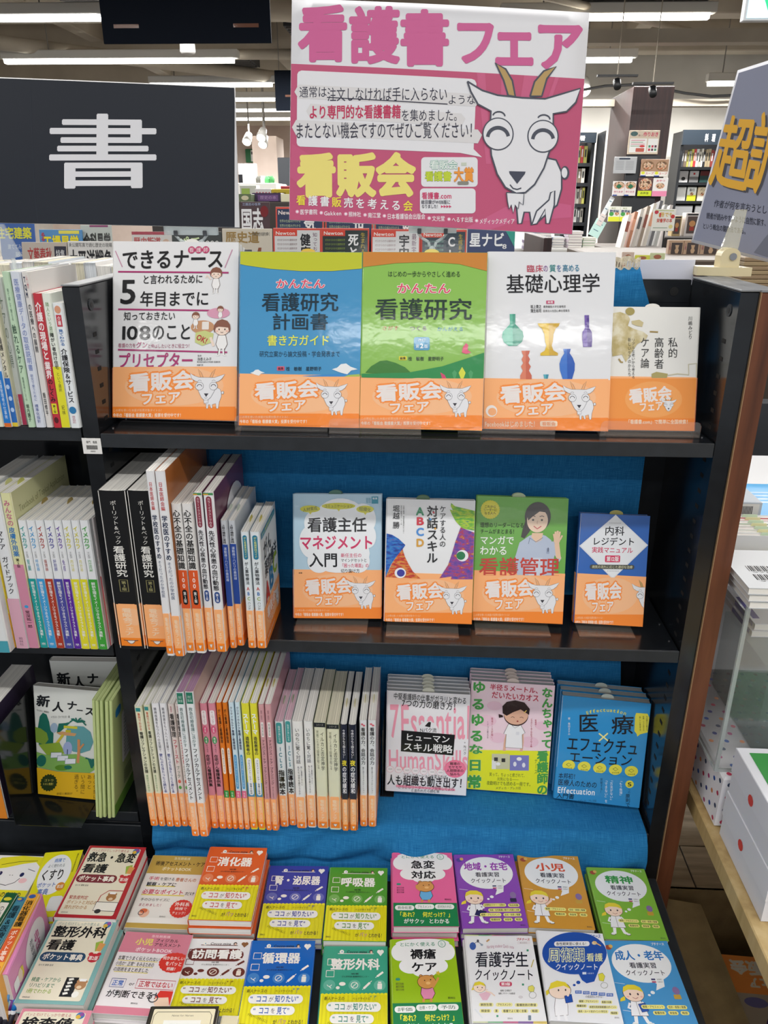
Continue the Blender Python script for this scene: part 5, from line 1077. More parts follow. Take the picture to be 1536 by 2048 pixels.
# ================================================================ POCKET BOOKS LYING ON THE STAGE
PG = 'pocket books lying on the low stage'
def cocco(c, title, tcol='#f4f2ee', acc='#c23a4a', white=False):
    def f(A):
        k = '#2a2a30'; ic = '#f2efe8' if not white else '#6a3028'
        A.line([(22, 13), (78, 13)], 1, ic); A.text('Cocco mina', 36, 6.5, 68, 13, k, shear=.15, bold=.01); A.ell(28, 10, 3.4, 3.4, '#f2efe8'); A.ell(28.4, 10, .8, 1.2, '#4a90c0'); A.ell(74, 9.6, 2.8, 3, '#4a3a3a'); A.ell(74.4, 10.6, 1.8, 1.9, '#e8c8b0')
        hc = '#f4f2ec' if not white else '#8a5a30'
        A.ell(86.5, 9.5, 3, 3.2, hc); A.ell(91, 9.5, 3, 3.2, hc); A.poly([(83.8, 10.5), (93.8, 10.5), (88.8, 17)], hc)
        if white: A.rect(6, 19.5, 90, 44, '#6a2a24', 12)
        A.text(title, 50-min(38, 9.8*len(title)), 21, 50+min(38, 9.8*len(title)), 40, tcol, bold=.035)
        A.text('編著', 44, 44.5, 56, 47.5, k); A.text('がん研究会 看護研究センター', 30, 49, 72, 52, k)
        for x, y in ((13, 27), (12, 46)): A.line([(x-6, y-5), (x+6, y-5), (x+6, y+5), (x-6, y+5), (x-6, y-5)], 1.1, ic)
        A.line([(84, 50), (93, 43)], 3.2, ic); A.line([(81.5, 52), (84, 50)], 1, ic)
        for i, x in enumerate((12, 30, 50, 69, 88)):
            y = 64
            if i in (0, 2, 4): A.ell(x, y, 9, 8.4, '#ffffff' if white else c2(c)) if not white else A.ell(x, y, 9, 8.4, '#6a3028')
            kk = ic if not white or i in (1, 3) else '#f2e6d8'
            if i == 0: A.ring(x, y-2, 3.6, 4, .9, kk, 20, 160); A.line([(x, y+2), (x+3, y+5)], 1, kk)
            if i == 1: A.ell(x+1.5, y-2, 5, 3, kk, 16); A.ell(x-5, y+4, 3, 2.4, kk, 16)
            if i == 2: A.ring(x, y, 5, 4.6, 1, kk); A.line([(x-3, y+3), (x+3, y-3)], 1, kk)
            if i == 3: A.line([(x-5, y+5), (x+4, y-4)], 3.4, kk); A.line([(x-7, y+7), (x+7, y-7)], .9, kk)
            if i == 4: A.rect(x-3.4, y-3, x+3.4, y+6, kk, 1); A.rect(x-2.4, y-5.5, x+2.4, y-3.6, kk)
        ye = '#ece422'; A.rect(0, 79, 100, 141, ye)
        for i in range(17): A.ell(3+i*5.9, 79, 3, 2.2, ye, 12)
        for i in range(16): A.rect(3+i*6.2, 80, 5.6+i*6.2, 141, '#e0d61c')
        A.text('新人ナースの', 6, 82, 36, 88, '#4a4a20', shear=.1, bold=.01); A.text('ベッドサイドの', 48, 83, 74, 88, '#2a2a20'); A.text('“?”', 74, 79, 86, 89, acc, bold=.02)
        A.rect(10, 91, 90, 105, '#efeeea', 7); A.text('“ココ', 13, 92, 38, 103.5, acc if not white else '#6a2a24', bold=.02); A.text('が', 40, 94, 47, 103, k, shear=.2); A.text('知りたい”', 49, 92, 88, 103.5, acc if not white else '#6a2a24', bold=.02)
        A.rect(16, 108.5, 80, 122, '#efeeea', 7); A.text('“ココ', 20, 109.5, 43, 121, acc if not white else '#6a2a24', bold=.02); A.text('を', 45, 111, 52, 120, k); A.text('見て”', 54, 109.5, 76, 121, acc if not white else '#6a2a24', bold=.02)
        A.text('が', 50, 128, 56, 135, k, bold=.01); A.text('パッ', 57, 126, 70, 135, '#b060a0', bold=.01, shear=.1); A.text('とわかる！', 71, 128, 96, 136, k, bold=.01)
        A.text('デキるナースが考えること', 12, 124, 44, 128.5, '#3a3a20', rot=-20); A.text('照林社', 4, 133, 12, 136.5, k)
    return f
def c2(h): r, g, b = [int(h[i:i+2], 16) for i in (1, 3, 5)]; return '#%02x%02x%02x' % tuple(min(255, int(v+(255-v)*.22)) for v in (r, g, b))
F = flat_book
F('orange pocket book on the tallest pile, first of the yellow-footed series', ((190, 125), (615, 135), (500, 685), (22, 672)), K8, 0.364, .0135, cocco('#d9602c', '消化器', acc='#c2404a'), 4, '#d9602c', .003, PG, True)
F('violet-blue pocket book with yellow foot, right of the orange pile', ((648, 268), (1098, 272), (1002, 818), (525, 812)), K8, 0.334, .012, cocco('#3a44a4', '腎・泌尿器', acc='#2a3a9a'), 2, '#3a44a4', .002, PG, True)
F('green pocket book with yellow foot, third in the back row of that series', ((1110, 280), (1532, 285), (1492, 838), (1008, 828)), K8, 0.338, .015, cocco('#4f9a30', '呼吸器', acc='#4f8a30'), 2, '#4f9a30', .002, PG, True)
F('white pocket book with maroon title pill and yellow foot in the front row', ((30, 812), (512, 820), (398, 1400), (-140, 1390)), K8, 0.334, .012, cocco('#eeeeee', '訪問看護', acc='#6a2a24', white=True), 2, '#ecebec', .002, PG, True)
F('royal blue pocket book with yellow foot in the front row', ((515, 828), (990, 830), (900, 1493), (368, 1493)), K8, 0.338, .0145, cocco('#1465c0', '循環器', acc='#1f5ab0'), 2, '#1465c0', .002, PG, True)
F('teal green pocket book with yellow foot in the front row', ((1058, 870), (1535, 872), (1500, 1562), (975, 1560)), K8, 0.330, .011, cocco('#3fa488', '整形外科', acc='#3a8a78'), 2, '#3fa488', .002, PG, True)
def cloudbook(c, t1, t2, bear, tags):
    def f(A):
        k = '#18181c'
        for x, y, rx, ry in ((50, 22, 40, 24), (14, 22, 13, 14), (86, 22, 13, 14), (30, 44, 18, 12), (68, 44, 18, 12), (50, 50, 20, 12), (50, 8, 42, 8), (50, 34, 30, 22)): A.ell(x, y, rx, ry, '#f0f0f0', 24)
        A.text('とにかく使える', 14, 6, 70, 13, '#2f8f6a', bold=.008); A.ring(80, 9.5, 5.5, 5.5, .9, '#3a8f6a'); A.rect(77.5, 8, 82, 13, '#cfe0d8', 1); A.rect(78, 5, 80, 9, '#cfe0d8', 1)
        A.text(t1, 30, 17, 70, 34, k, bold=.03); A.text(t2, 30, 38, 70, 54, k, bold=.03)
        br = '#d49650'; l = '#4a2a18'
        A.outlined([(44, 76), (60, 76), (63, 86), (58, 94), (46, 94), (42, 86)], bear, .8, l)
        for sx in (46, 57): A.line([(sx, 93), (sx-1, 98)], 3.6, br)
        A.ell(44, 60.5, 3, 3, l); A.ell(44, 60.5, 2.3, 2.3, br); A.ell(60, 61, 3, 3, l); A.ell(60, 61, 2.3, 2.3, br)
        A.ell(52, 69, 14, 10.5, l, 30); A.ell(52, 69, 13.3, 9.8, br, 30); A.ell(58, 66, 1, 1, l); A.ell(49, 67, .9, .9, l); A.ell(54, 71, 3.4, 2.2, '#e8b878')
        if t2 == 'ケア': A.line([(60, 78), (67, 68), (70, 63)], 3.2, br); A.ell(70, 56, 4, 4, '#d8c040', 10, .5)
        else: A.line([(44, 77), (38, 72), (38, 66)], 3.2, br)
        A.rect(6, 62, 13, 66, '#3a8f7a', 2)
        for i in range(3): A.text('道又元裕', 6, 69+i*4.4, 18, 72.4+i*4.4, '#4a2a3a')
        A.text('照林社', 81, 91, 92, 94.5, k)
        A.rect(0, 99, 100, 141, '#1f7f4c')
        for i, t in enumerate(tags): A.rect(3+i*31, 101.5+(2 if i == 0 else 0), 33+i*31, 110.5+(2 if i == 0 else 0), '#f2f2f0', 4.4); A.text(t, 7+i*31, 103+(2 if i == 0 else 0), 29+i*31, 109+(2 if i == 0 else 0), '#2a5a3a')
        A.text('「あれ？　何だっけ？」', 6, 115, 92, 125, '#ece83a', bold=.02); A.text('がサクッ', 16, 127, 48, 136, '#f2f2ee', bold=.02); A.text('とわかる', 54, 127, 86, 136, '#f2f2ee', bold=.02)
    return f
F('pink pocket book with white cloud and a bear in blue trousers', ((70, 180), (550, 178), (560, 765), (52, 760)), K9, 0.346, .013, cloudbook('#e8659c', '急変', '対応', '#6ab0e0', ('救命処置', 'アセスメント', '症状別の対応')), 3, '#e8659c', .003, PG, True, slip=(.05, '#dcdcb8'))
F('lime green pocket book with white cloud and a bear in pink', ((68, 862), (570, 852), (600, 1600), (35, 1608)), K9, 0.338, .013, cloudbook('#9ac01e', '褥瘡', 'ケア', '#e08ab0', ('評価', '治療・ケア', '予防')), 2, '#9ac01e', .003, PG, True)
def quick(c, title, tcol, kx=24, bub='#eef0f2', sub='#2a2a3a', pills=5, two='看護実習', acc='#3a3a6a', props=0, label='クイックノート'):
    def f(A):
        A.text('プチナース', 74, 3, 94, 8.5, '#f2f0ea' if c != '#e9eaec' else '#c23a5a', bold=.02, shear=.1)
        A.ell(50, 38, 43, 32, bub, 40); A.poly([(56, 66), (74, 64), (72, 76), (58, 82), (62, 72)], bub); A.ell(52, 85, 3, 2.6, bub); A.ell(46, 89, 2, 1.7, bub)
        n = len(title); hw = min(36, 12*n)
        A.text(title, 50-hw, 17, 50+hw, 34, tcol, bold=.03, halo=.06 if bub != '#eef0f2' else 0, hcol='#f2f2ee')
        A.text(two, 31, 37, 71, 47, sub if bub == '#eef0f2' else '#f2f2ee', bold=.015); A.text(label, 22, 49, 80, 59, sub if bub == '#eef0f2' else '#f2f2ee', bold=.01)
        A.rect(56, 63.5, 62, 66, acc); A.text('池西静江', 64, 63.5, 72, 66, '#444'); A.rect(56, 67.5, 62, 70, '#c25a7a'); A.text('石束佳子', 64, 67.5, 72, 70, '#444')
        x, y = kx, 86; hairc = '#e6d23a'; l = '#4a3a3a'
        A.line([(x-6, 118), (x-8, 130), (x-12, 131)], 5, '#f2f2f4'); A.line([(x+5, 118), (x+8, 129), (x+12, 131)], 5, '#f2f2f4'); A.ell(x-11, 132, 4, 2, l); A.ell(x-11, 131.6, 3.4, 1.6, '#e8eae8'); A.ell(x+13, 132, 4, 2, l); A.ell(x+13, 131.6, 3.4, 1.6, '#e8eae8')
        A.outlined([(x-7, 97), (x+7, 97), (x+11, 110), (x+12, 120), (x-12, 120), (x-10, 108)], '#f0f0f4', .7, l); A.line([(x, 98), (x, 119)], .5, l)
        if props == 1: A.outlined([(x+2, 108), (x+16, 112), (x+12, 122), (x-3, 118)], '#2a2a5a', .6, l)
        if props == 2: A.line([(x+8, 100), (x+17, 92), (x+19, 87)], 3.6, '#f2cdb4')
        else: A.line([(x+8, 100), (x+13, 105), (x+3, 109)], 3.6, '#f0f0f4')
        if props == 3: A.outlined([(x+2, 103), (x+12, 101), (x+14, 113), (x+4, 115)], '#2f5ab0', .6, l)
        A.line([(x-9, 101), (x-13, 108), (x-5, 111)], 3.4, '#f0f0f4')
        A.poly([(x-13, 90), (x-20, 94), (x-22, 99), (x-14, 97)], hairc)
        A.ell(x, 87, 15, 12.4, l, 30); A.ell(x, 87.3, 14.3, 11.6, '#f4d9c6', 30); A.poly([(x-14.6, 85), (x-12, 77), (x-5, 73.4), (x+5, 73.6), (x+12, 77.5), (x+14.6, 85), (x+6, 81.4), (x-6, 81)], hairc)
        A.ell(x-5, 88, 1.3, 1.7, '#3a2a3a'); A.ell(x+6, 88, 1.3, 1.7, '#3a2a3a'); A.line([(x-3, 93), (x+1, 95), (x+5, 93)], .7, '#a04a4a'); A.ell(x-9, 92, 2, 1.4, '#f2b8a8'); A.ell(x+10, 92, 2, 1.4, '#f2b8a8')
        pc = '#f0ea8a'; rows = [(('観察・アセスメント', 33), ('症状・疾患と看護', 28)), (('看護技術', 18), ('検査値', 14), ('略語', 12))]
        if pills > 5: rows = [(('訪問時のマナー・注意点', 36), ('物品知識', 18))]+rows[:0]+[(('地域・在宅看護に関する知識と法規', 50),)]+rows
        for i, rw in enumerate(rows):
            px = 96-sum(q[1]+3 for q in rw)
            for t, wd in rw: A.rect(px, 104-(6 if pills > 5 else 0)+i*8.5, px+wd, 110-(6 if pills > 5 else 0)+i*8.5, pc, 3); A.text(t, px+2, 105-(6 if pills > 5 else 0)+i*8.5, px+wd-2, 109-(6 if pills > 5 else 0)+i*8.5, '#3a3a2a', bold=.01); px += wd+3
        A.ell(86, 82, 5, 6, c2('#6a4a8a')); A.ell(8, 12, 5, 4, '#5a4a9a' if props == 1 else '#a8503a'); A.ell(12, 10, 3, 3, '#d8b060'); A.rect(80, 88, 90, 95, '#2a2a4a' if props == 1 else '#c8a040', 1)
        A.text('照林社', 88, 135, 96, 138, '#444')
        for yy in (70, 112): A.line([(2, yy), (16, yy+2)], .5, '#f4f4f0')
    return f
F('purple quick-note book with a nurse carrying a dark bag', ((552, 195), (1030, 190), (1108, 772), (600, 775)), K9, 0.342, .012, quick('#8a4ab4', '地域・在宅', '#9a3ab0', pills=7, props=1), 3, '#8a4ab4', .0025, PG, True, slip=(.045, '#e4e2da'))
F('ochre quick-note book with a nurse raising one arm', ((1063, 192), (1543, 208), (1630, 787), (1108, 765)), K9, 0.340, .012, quick('#cf9638', '小児', '#d85a3a', props=2), 3, '#cf9638', .004, PG, True)
def gakusei(A):
    k = '#22222e'
    for i, c in enumerate(('#cfd8a0', '#7ab88a', '#c86a90', '#8a6aa8', '#d8c070')): A.rect(640+i*104, 826, 744+i*104, 836, c); A.rect(682+i*120, 1510, 802+i*120, 1532, c)
    A.text('プチナース', 1038, 850, 1145, 874, '#c2304a', bold=.02, shear=.1); A.rect(1044, 878, 1148, 900, '#e6e2e4', 9); A.text('BOOKS', 1066, 881, 1124, 897, '#a09aa0')
    A.text('Nursing student Quick note', 806, 905, 1020, 940, '#c08aa0', arch=.3)
    A.ell(697, 915, 25, 30, '#3f5fa8'); A.line([(700, 900), (735, 880), (765, 900)], 5, '#5a6a8a'); A.ell(738, 876, 9, 12, '#4a4a5a'); A.ell(768, 906, 10, 8, '#9aa8b8'); A.line([(805, 880), (828, 862)], 12, '#c89a6a')
    A.text('看護学生', 712, 955, 1132, 1082, k, bold=.012); A.text('クイックノート', 704, 1090, 1172, 1186, k, bold=.012)
    A.rect(900, 1194, 998, 1230, '#cf4a6a', 15); A.text('第3版', 912, 1199, 985, 1225, '#f4e8ea', bold=.03)
    A.text('編集 石塚睦子', 905, 1255, 995, 1272, '#333'); A.text('編集 プチナース編集部', 890, 1278, 1022, 1295, '#333')
    A.poly([(735, 1290), (800, 1270), (830, 1290), (800, 1340), (765, 1340)], '#e2b8c8'); A.line([(790, 1268), (830, 1280), (862, 1306)], 10, '#f0d4c2'); A.line([(780, 1262), (805, 1255)], 8, '#f0d4c2')
    A.ell(742, 1238, 50, 42, '#6a5a5a', 30); A.ell(742, 1240, 47, 39, '#f4dcca', 30); A.poly([(694, 1230), (705, 1202), (740, 1192), (775, 1205), (790, 1232), (750, 1218)], '#e6d23a'); A.poly([(692, 1235), (676, 1262), (700, 1258)], '#e6d23a'); A.ell(726, 1240, 4, 5, '#333'); A.ell(762, 1242, 4, 5, '#333'); A.line([(732, 1258), (745, 1264), (758, 1256)], 2.5, '#a04a4a')
    A.outlined([(1128, 1232), (1160, 1222), (1176, 1240), (1168, 1275), (1138, 1272), (1124, 1255)], '#e4dc6a', 3, '#8a8a5a'); A.ring(1160, 1300, 28, 26, 4, '#a8aaa8'); A.line([(1152, 1080), (1172, 1020)], 7, '#c8b860')
    A.line([(700, 1410), (760, 1480)], 12, '#dfe3e8'); A.ell(1065, 1315, 18, 12, '#d8d4d8'); A.rect(1122, 1460, 1145, 1500, '#7a8a9a', 4)
    for x, y in ((1126, 948), (1085, 1216), (878, 1466)): A.rect(x-8, y-8, x+8, y+8, '#4a9a7a', 2)
    for x0, x1, y, t in ((735, 848, 1375, '解剖生理'), (868, 1000, 1375, 'アセスメント'), (1018, 1198, 1378, '看護技術の数値'), (738, 830, 1425, '検査値'), (850, 892, 1425, '薬'), (912, 1122, 1426, '看護でよく聞く言葉'), (1140, 1210, 1426, '略語')): A.rect(x0, y-15, x1, y+15, '#ece6a0', 13); A.text(t, x0+12, y-11, x1-12, y+11, k, bold=.01)
    A.text('照林社', 958, 1478, 1000, 1492, '#444')
F('white quick-note book with big dark title in the front row', ((638, 825), (1160, 835), (1275, 1532), (680, 1518)), K9, 0.344, .013, gakusei, 3, '#e9e9ec', .004, PG, False, slip=(.045, '#d8d4a0'))
def shuju(A):
    k = '#22222e'; bl = '#2450a8'
    A.ell(-35, 920, 250, 175, bl, 40) if 0 else None
    A.ell(40, 960, 252, 165, bl, 44); A.poly([(60, 1100), (240, 1060), (190, 1180), (130, 1195), (95, 1170)], bl); A.ell(66, 1188, 16, 13, bl); A.ell(34, 1208, 11, 9, bl)
    A.text('プチナース', 142, 812, 250, 848, '#c23a5a' if 0 else bl, bold=.02, shear=.1)
    A.rect(-115, 868, 162, 906, '#f0f0f2', 17); A.text('急性期実習に使える！', -100, 874, 152, 900, k, bold=.01)
    A.text('周術期', -165, 915, 125, 1030, '#e6e8b0', bold=.05); A.text('周術期', -165, 915, 125, 1030, bl, bold=.0); A.text('看護', 132, 960, 262, 1028, '#e6e8b0', bold=.01); A.text('クイックノート', -110, 1040, 226, 1095, '#eef0f2', bold=.012)
    A.rect(100, 1108, 130, 1126, '#dfe6f0'); A.text('北島泰子', 138, 1112, 190, 1124, '#dfe6f0'); A.ell(200, 882, 20, 14, '#d8c8a0'); A.line([(190, 870), (250, 905)], 10, '#e0b070')
    A.outlined([(222, 1125), (255, 1115), (272, 1140), (260, 1180), (228, 1172)], '#e4dc4a', 3, '#8a8a4a'); A.ring(265, 1210, 26, 22, 4, '#a8aaa8')
    # nurse with book
    x, y = -80, 1250
    A.outlined([(x-35, y+55), (x+45, y+40), (x+60, y+120), (x+60, y+190), (x-40, y+200), (x-45, y+130)], '#f0f0f4', 3, '#5a4a4a'); A.line([(x-15, y+195), (x-10, y+250), (x+20, y+262)], 22, '#f0f0f4'); A.line([(x+35, y+190), (x+50, y+240), (x+80, y+250)], 22, '#f0f0f4')
    A.poly([(x-70, y-20), (x-120, y+5), (x-130, y+40), (x-80, y+20)], '#e6d23a'); A.ell(x, y, 88, 66, '#5a4a4a', 34); A.ell(x, y+2, 84, 62, '#f4dcca', 34); A.poly([(x-86, y-5), (x-70, y-55), (x-20, y-75), (x+45, y-62), (x+86, y-10), (x+30, y-35), (x-40, y-20)], '#e6d23a'); A.ell(x-10, y, 6, 8, '#333'); A.ell(x+45, y-2, 6, 8, '#333')
    A.outlined([(x+35, y+45), (x+90, y+30), (x+100, y+90), (x+45, y+100)], bl, 3, '#2a2a4a'); A.ell(x+62, y+35, 10, 14, '#f4dcca')
    for i, t in enumerate(('術前', '術直後', '術中', '術後期', '術後')): A.rect(40+i*60, 1250+i*5, 90+i*60, 1274+i*5, '#3a6ac0'); A.text(t, 45+i*60, 1253+i*5, 85+i*60, 1271+i*5, '#e8ecf4')
    A.text('の経過別にわかる！', 118, 1286, 262, 1308, '#3a3a3a')
    for x0, x1, y, t in ((62, 220, 1333, '観察・アセスメント'), (235, 322, 1338, '看護の知識'), (42, 128, 1368, '看護技術'), (140, 358, 1376, '疾患別周術期看護のポイント'), (52, 290, 1410, '器具・ルート別ポイント早引き'), (302, 365, 1420, '略語集')): A.rect(x0, y-13, x1, y+13, '#ece6a0', 11); A.text(t, x0+8, y-9, x1-8, y+9, k, bold=.01)
    A.text('照林社', 335, 1448, 372, 1462, '#444')
F('white quick-note book with a large blue speech bubble and reading nurse', ((-253, 775), (265, 808), (405, 1505), (-164, 1482)), K10, 0.342, .012, shuju, 2, '#e8e9ee', .004, PG, False, slip=(.05, '#d8d4a0'))
F('green quick-note book with a nurse crossing her arms', ((142, 288), (585, 303), (758, 862), (258, 845)), K10, 0.332, .012, quick('#82b840', '精神', '#3a9a4a', kx=26, props=0), 2, '#82b840', .002, PG, True)
F('blue quick-note book with a nurse hugging a clipboard, far right front', ((285, 858), (775, 862), (990, 1560), (393, 1560)), K10, 0.334, .012, quick('#4a98d2', '成人・老年', '#2f78c0', kx=24, props=3), 2, '#4a98d2', .002, PG, True)
# ---- left bay pocket dictionaries
def jiten(fr, t1, t2, pill, fcol, lines, n, bearpic):
    def f(A):
        k = '#17171a'
        A.rect(5, 5, 93, 136, '#e6dfca', 3)
        A.text('パッと引けてしっかり使える', 9, 7, 74, 13, '#b03a4a' if fr != '#7fb0ae' else '#5a8a86'); A.ell(86, 10, 6, 6, '#3a78b0'); A.ell(84, 12, 3.6, 3.6, '#d8b040'); A.ell(88, 8, 3.2, 3.2, '#8a4a9a')
        A.text(t1, 8, 14, 90 if len(t1) > 3 else 80, 35, k, bold=.03, shear=.06)
        if t2: A.text(t2, 8, 38, 50, 57, k, bold=.03, shear=.06)
        y = 60 if t2 else 40
        A.rect(6, y, 74, y+16, pill, 8); A.text('ポケット事典', 10, y+2.5, 70, y+13.5, '#f2ece0', bold=.03)
        A.ell(80, y+1.5, 3.4, 3, '#c2303a'); A.ell(92, y+1.5, 3.4, 3, '#c2303a'); A.ell(86, y+8, 8.6, 7.4, '#c2303a'); A.text('第%s版' % n, 79, y+4.5, 93, y+12, '#f4e8e4', bold=.02)
        A.poly([(80, 42), (90, 38), (94, 54), (84, 57)], '#9ab84a'); A.poly([(86, 42), (96, 44), (92, 57), (85, 56)], '#d89a5a')
        A.text('佐々木 勝教 監修', 10, y+20, 32, y+23.5, k)
        for i, (t, c) in enumerate(lines): A.text(t, 10, 101+i*9, 10+min(52, 6.2*len(t)), 108.5+i*9, c, bold=.012)
        A.text('成美堂出版', 9, 131, 20, 133.8, k)
        if bearpic == 1:
            A.line([(58, 128), (60, 100), (70, 90), (93, 90)], 1.4, '#b03a3a'); A.outlined([(58, 112), (93, 112), (93, 128), (58, 128)], '#eeeae0', 1, '#3a3a3a'); A.ell(66, 129, 5, 4, '#3a3a3a'); A.ell(78, 103, 8, 7, '#a8764a'); A.ell(73, 97, 2.4, 2.4, '#a8764a'); A.ell(83, 97, 2.4, 2.4, '#a8764a'); A.ell(78, 106, 3.6, 2.6, '#dcc0a0'); A.rect(73, 93, 83, 97, '#f2f2f2', 1)
        else:
            A.rect(60, 100, 78, 130, '#1c1c20'); 
            for i in range(5): A.outlined([(63, 102+i*5.6), (70, 100.6+i*5.6), (72, 104+i*5.6), (65, 106+i*5.6)], '#f0efe8', .7, '#3a3a3a')
            A.ell(84, 112, 8, 7, '#b0825a'); A.ell(79, 106, 2.4, 2.4, '#b0825a'); A.ell(90, 106.5, 2.4, 2.4, '#b0825a'); A.ell(83, 115, 3.6, 2.6, '#e0c8a8'); A.rect(80, 102, 90, 106, '#f2f2f2', 1); A.ell(82, 126, 5, 5, '#f0efe8')
    return f
F('red-framed cream pocket dictionary with a bear ambulance, thickest stack at left', ((680, 122), (1118, 130), (895, 690), (415, 662)), K7, 0.362, .022, jiten('#b02a34', '救急・急変', '看護', '#7a2a34', 0, (('緊急度判定', '#b04a3a'), ('ポイントと対応の', '#b07a3a'), ('流れがわかる', '#b07a3a')), '3', 1), 2, '#b02a34', .004, PG, True, band=0)
F('teal-framed cream pocket dictionary with a bear and a spine drawing', ((400, 678), (888, 685), (668, 1352), (128, 1322)), K7, 0.354, .022, jiten('#7fb0ae', '整形外科', '看護', '#2a4a6a', 0, (('検査・ケアから', '#3a7a5a'), ('リハビリまで', '#3a7a5a'), ('1冊でわかる', '#8aa83a')), '2', 2), 2, '#7fb0ae', .006, PG, True)
F('pink-framed cream pocket dictionary cut off by the bottom edge', ((125, 1370), (685, 1385), (470, 2080), (-110, 2060)), K7, 0.350, .022, jiten('#d98a9c', '検査値', '', '#8a2a44', 0, (('数値の見方', '#b04a3a'),), '2', 1), 2, '#d98a9c', .004, PG, True)
def kusuri(A):
    A.ell(46, 52, 40, 44, '#eef0f4', 40); A.text('病棟で', 34, 16, 62, 26, '#3a78c0', bold=.01); A.text('よく使われる', 22, 29, 66, 37, '#3a4a5a'); A.text('くすり', 12, 40, 72, 66, '#1a1a1e', bold=.02); A.text('ポケット', 12, 69, 60, 80, '#3a68b8', bold=.015); A.text('事典', 18, 82, 46, 96, '#3a68b8', bold=.015)
    A.ell(72, 80, 11, 9, '#d88a3a'); A.text('第2版', 64, 76, 80, 84, '#f4e8d8', bold=.02); A.text('横浜市立大学病院薬剤部', 88, 8, 92, 50, '#3a3a20', vert=True); A.rect(56, 100, 90, 130, '#dfe2e4', 8)
F('yellow pocket medicine guide with white oval, left of the red-framed one', ((360, 195), (678, 128), (440, 650), (120, 700)), K7, 0.350, .012, kusuri, 3, '#e6e022', .002, PG, True)
def face(A):
    A.rect(0, 0, 100, 100, '#f0f0f2'); A.poly([(0, 30), (10, 8), (50, 0), (100, 4), (100, 34), (84, 18), (60, 24), (30, 36), (0, 42)], '#e8e02e'); A.rect(0, 96, 100, 141, '#e8e02e')
    A.line([(18, 28), (50, 18), (86, 14)], 1.2, '#4a4a20'); A.ell(26, 52, 4, 6, '#1f2a5a'); A.ell(70, 54, 4, 6, '#1f2a5a'); A.ell(24, 50, 1.2, 1.6, '#fff'); A.line([(24, 66), (34, 80), (50, 84), (64, 76), (70, 64)], 1.4, '#2a2a3a'); A.ell(78, 70, 8, 7, '#f2c6cc'); A.ell(47, 56, 1, 1, '#333'); A.ell(52, 56, 1, 1, '#333'); A.text('看護学生のための', 10, 100, 90, 116, '#1a1a1a', bold=.02); A.line([(76, 38), (92, 44)], 1.2, '#3a3a5a')
F('white pocket book with a smiling face under yellow hair at the left edge', ((-20, 190), (332, 205), (180, 600), (-250, 590)), K7, 0.346, .012, face, 2, '#ecedf0', .003, PG, True)
def jutsugo(A):
    A.rect(0, 0, 100, 38, '#c4a450'); A.text('急性期看護', 38, 3, 66, 9, '#efe8c8'); A.text('術後アセスメント・ケア', 10, 12, 94, 22, '#1a1a1a', bold=.015); A.text('ポケットBOOK', 24, 24, 74, 32, '#efe8c8', bold=.02)
    A.text('手術', 8, 44, 26, 52, '#d0506a', bold=.008); A.text('を受ける', 27, 45, 52, 52, '#3a3a3a'); A.text('患者さんの', 53, 45, 88, 53, '#c26a3a', bold=.008); A.rect(8, 62, 56, 64, '#ecdc6a'); A.text('観察・ケアに', 8, 55, 58, 64, '#1f2a3a', bold=.015); A.rect(6, 79, 76, 81, '#ecdc6a'); A.text('必要なポイント', 6, 69, 74, 79, '#cf3a5a', bold=.015); A.text('だけ', 76, 72, 92, 79, '#1f1f2a', bold=.01)
    A.text('手のひらサイズに', 8, 86, 56, 92, '#3a3a3a'); A.text('まとめました！', 8, 96, 48, 102, '#a83a5a'); A.ell(78, 104, 18, 17, '#d83a2e', 40, .05); A.text('外科系', 66, 92, 90, 100, '#f6eae4', bold=.02); A.text('病棟で', 68, 101, 88, 107, '#f6eae4', bold=.01); A.text('チェック！', 66, 109, 90, 115, '#f6eae4', bold=.01)
    A.ell(22, 114, 8, 8, '#e8b8a0'); A.ell(20, 110, 6, 4, '#d8704a'); A.ring(17, 114, 4, 4, 1, '#3a3a4a'); A.text('照林社', 48, 118, 58, 121, '#333'); A.rect(0, 126, 100, 141, '#c4a450'); A.rect(0, 122, 100, 132, '#f0eeea')
F('gold and white care pocket book with round red badge, left of the orange pile', ((1165, 195), (1620, 205), (1448, 772), (968, 748)), K7, 0.336, .013, jutsugo, 2, '#e9e7e2', .003, PG, True)
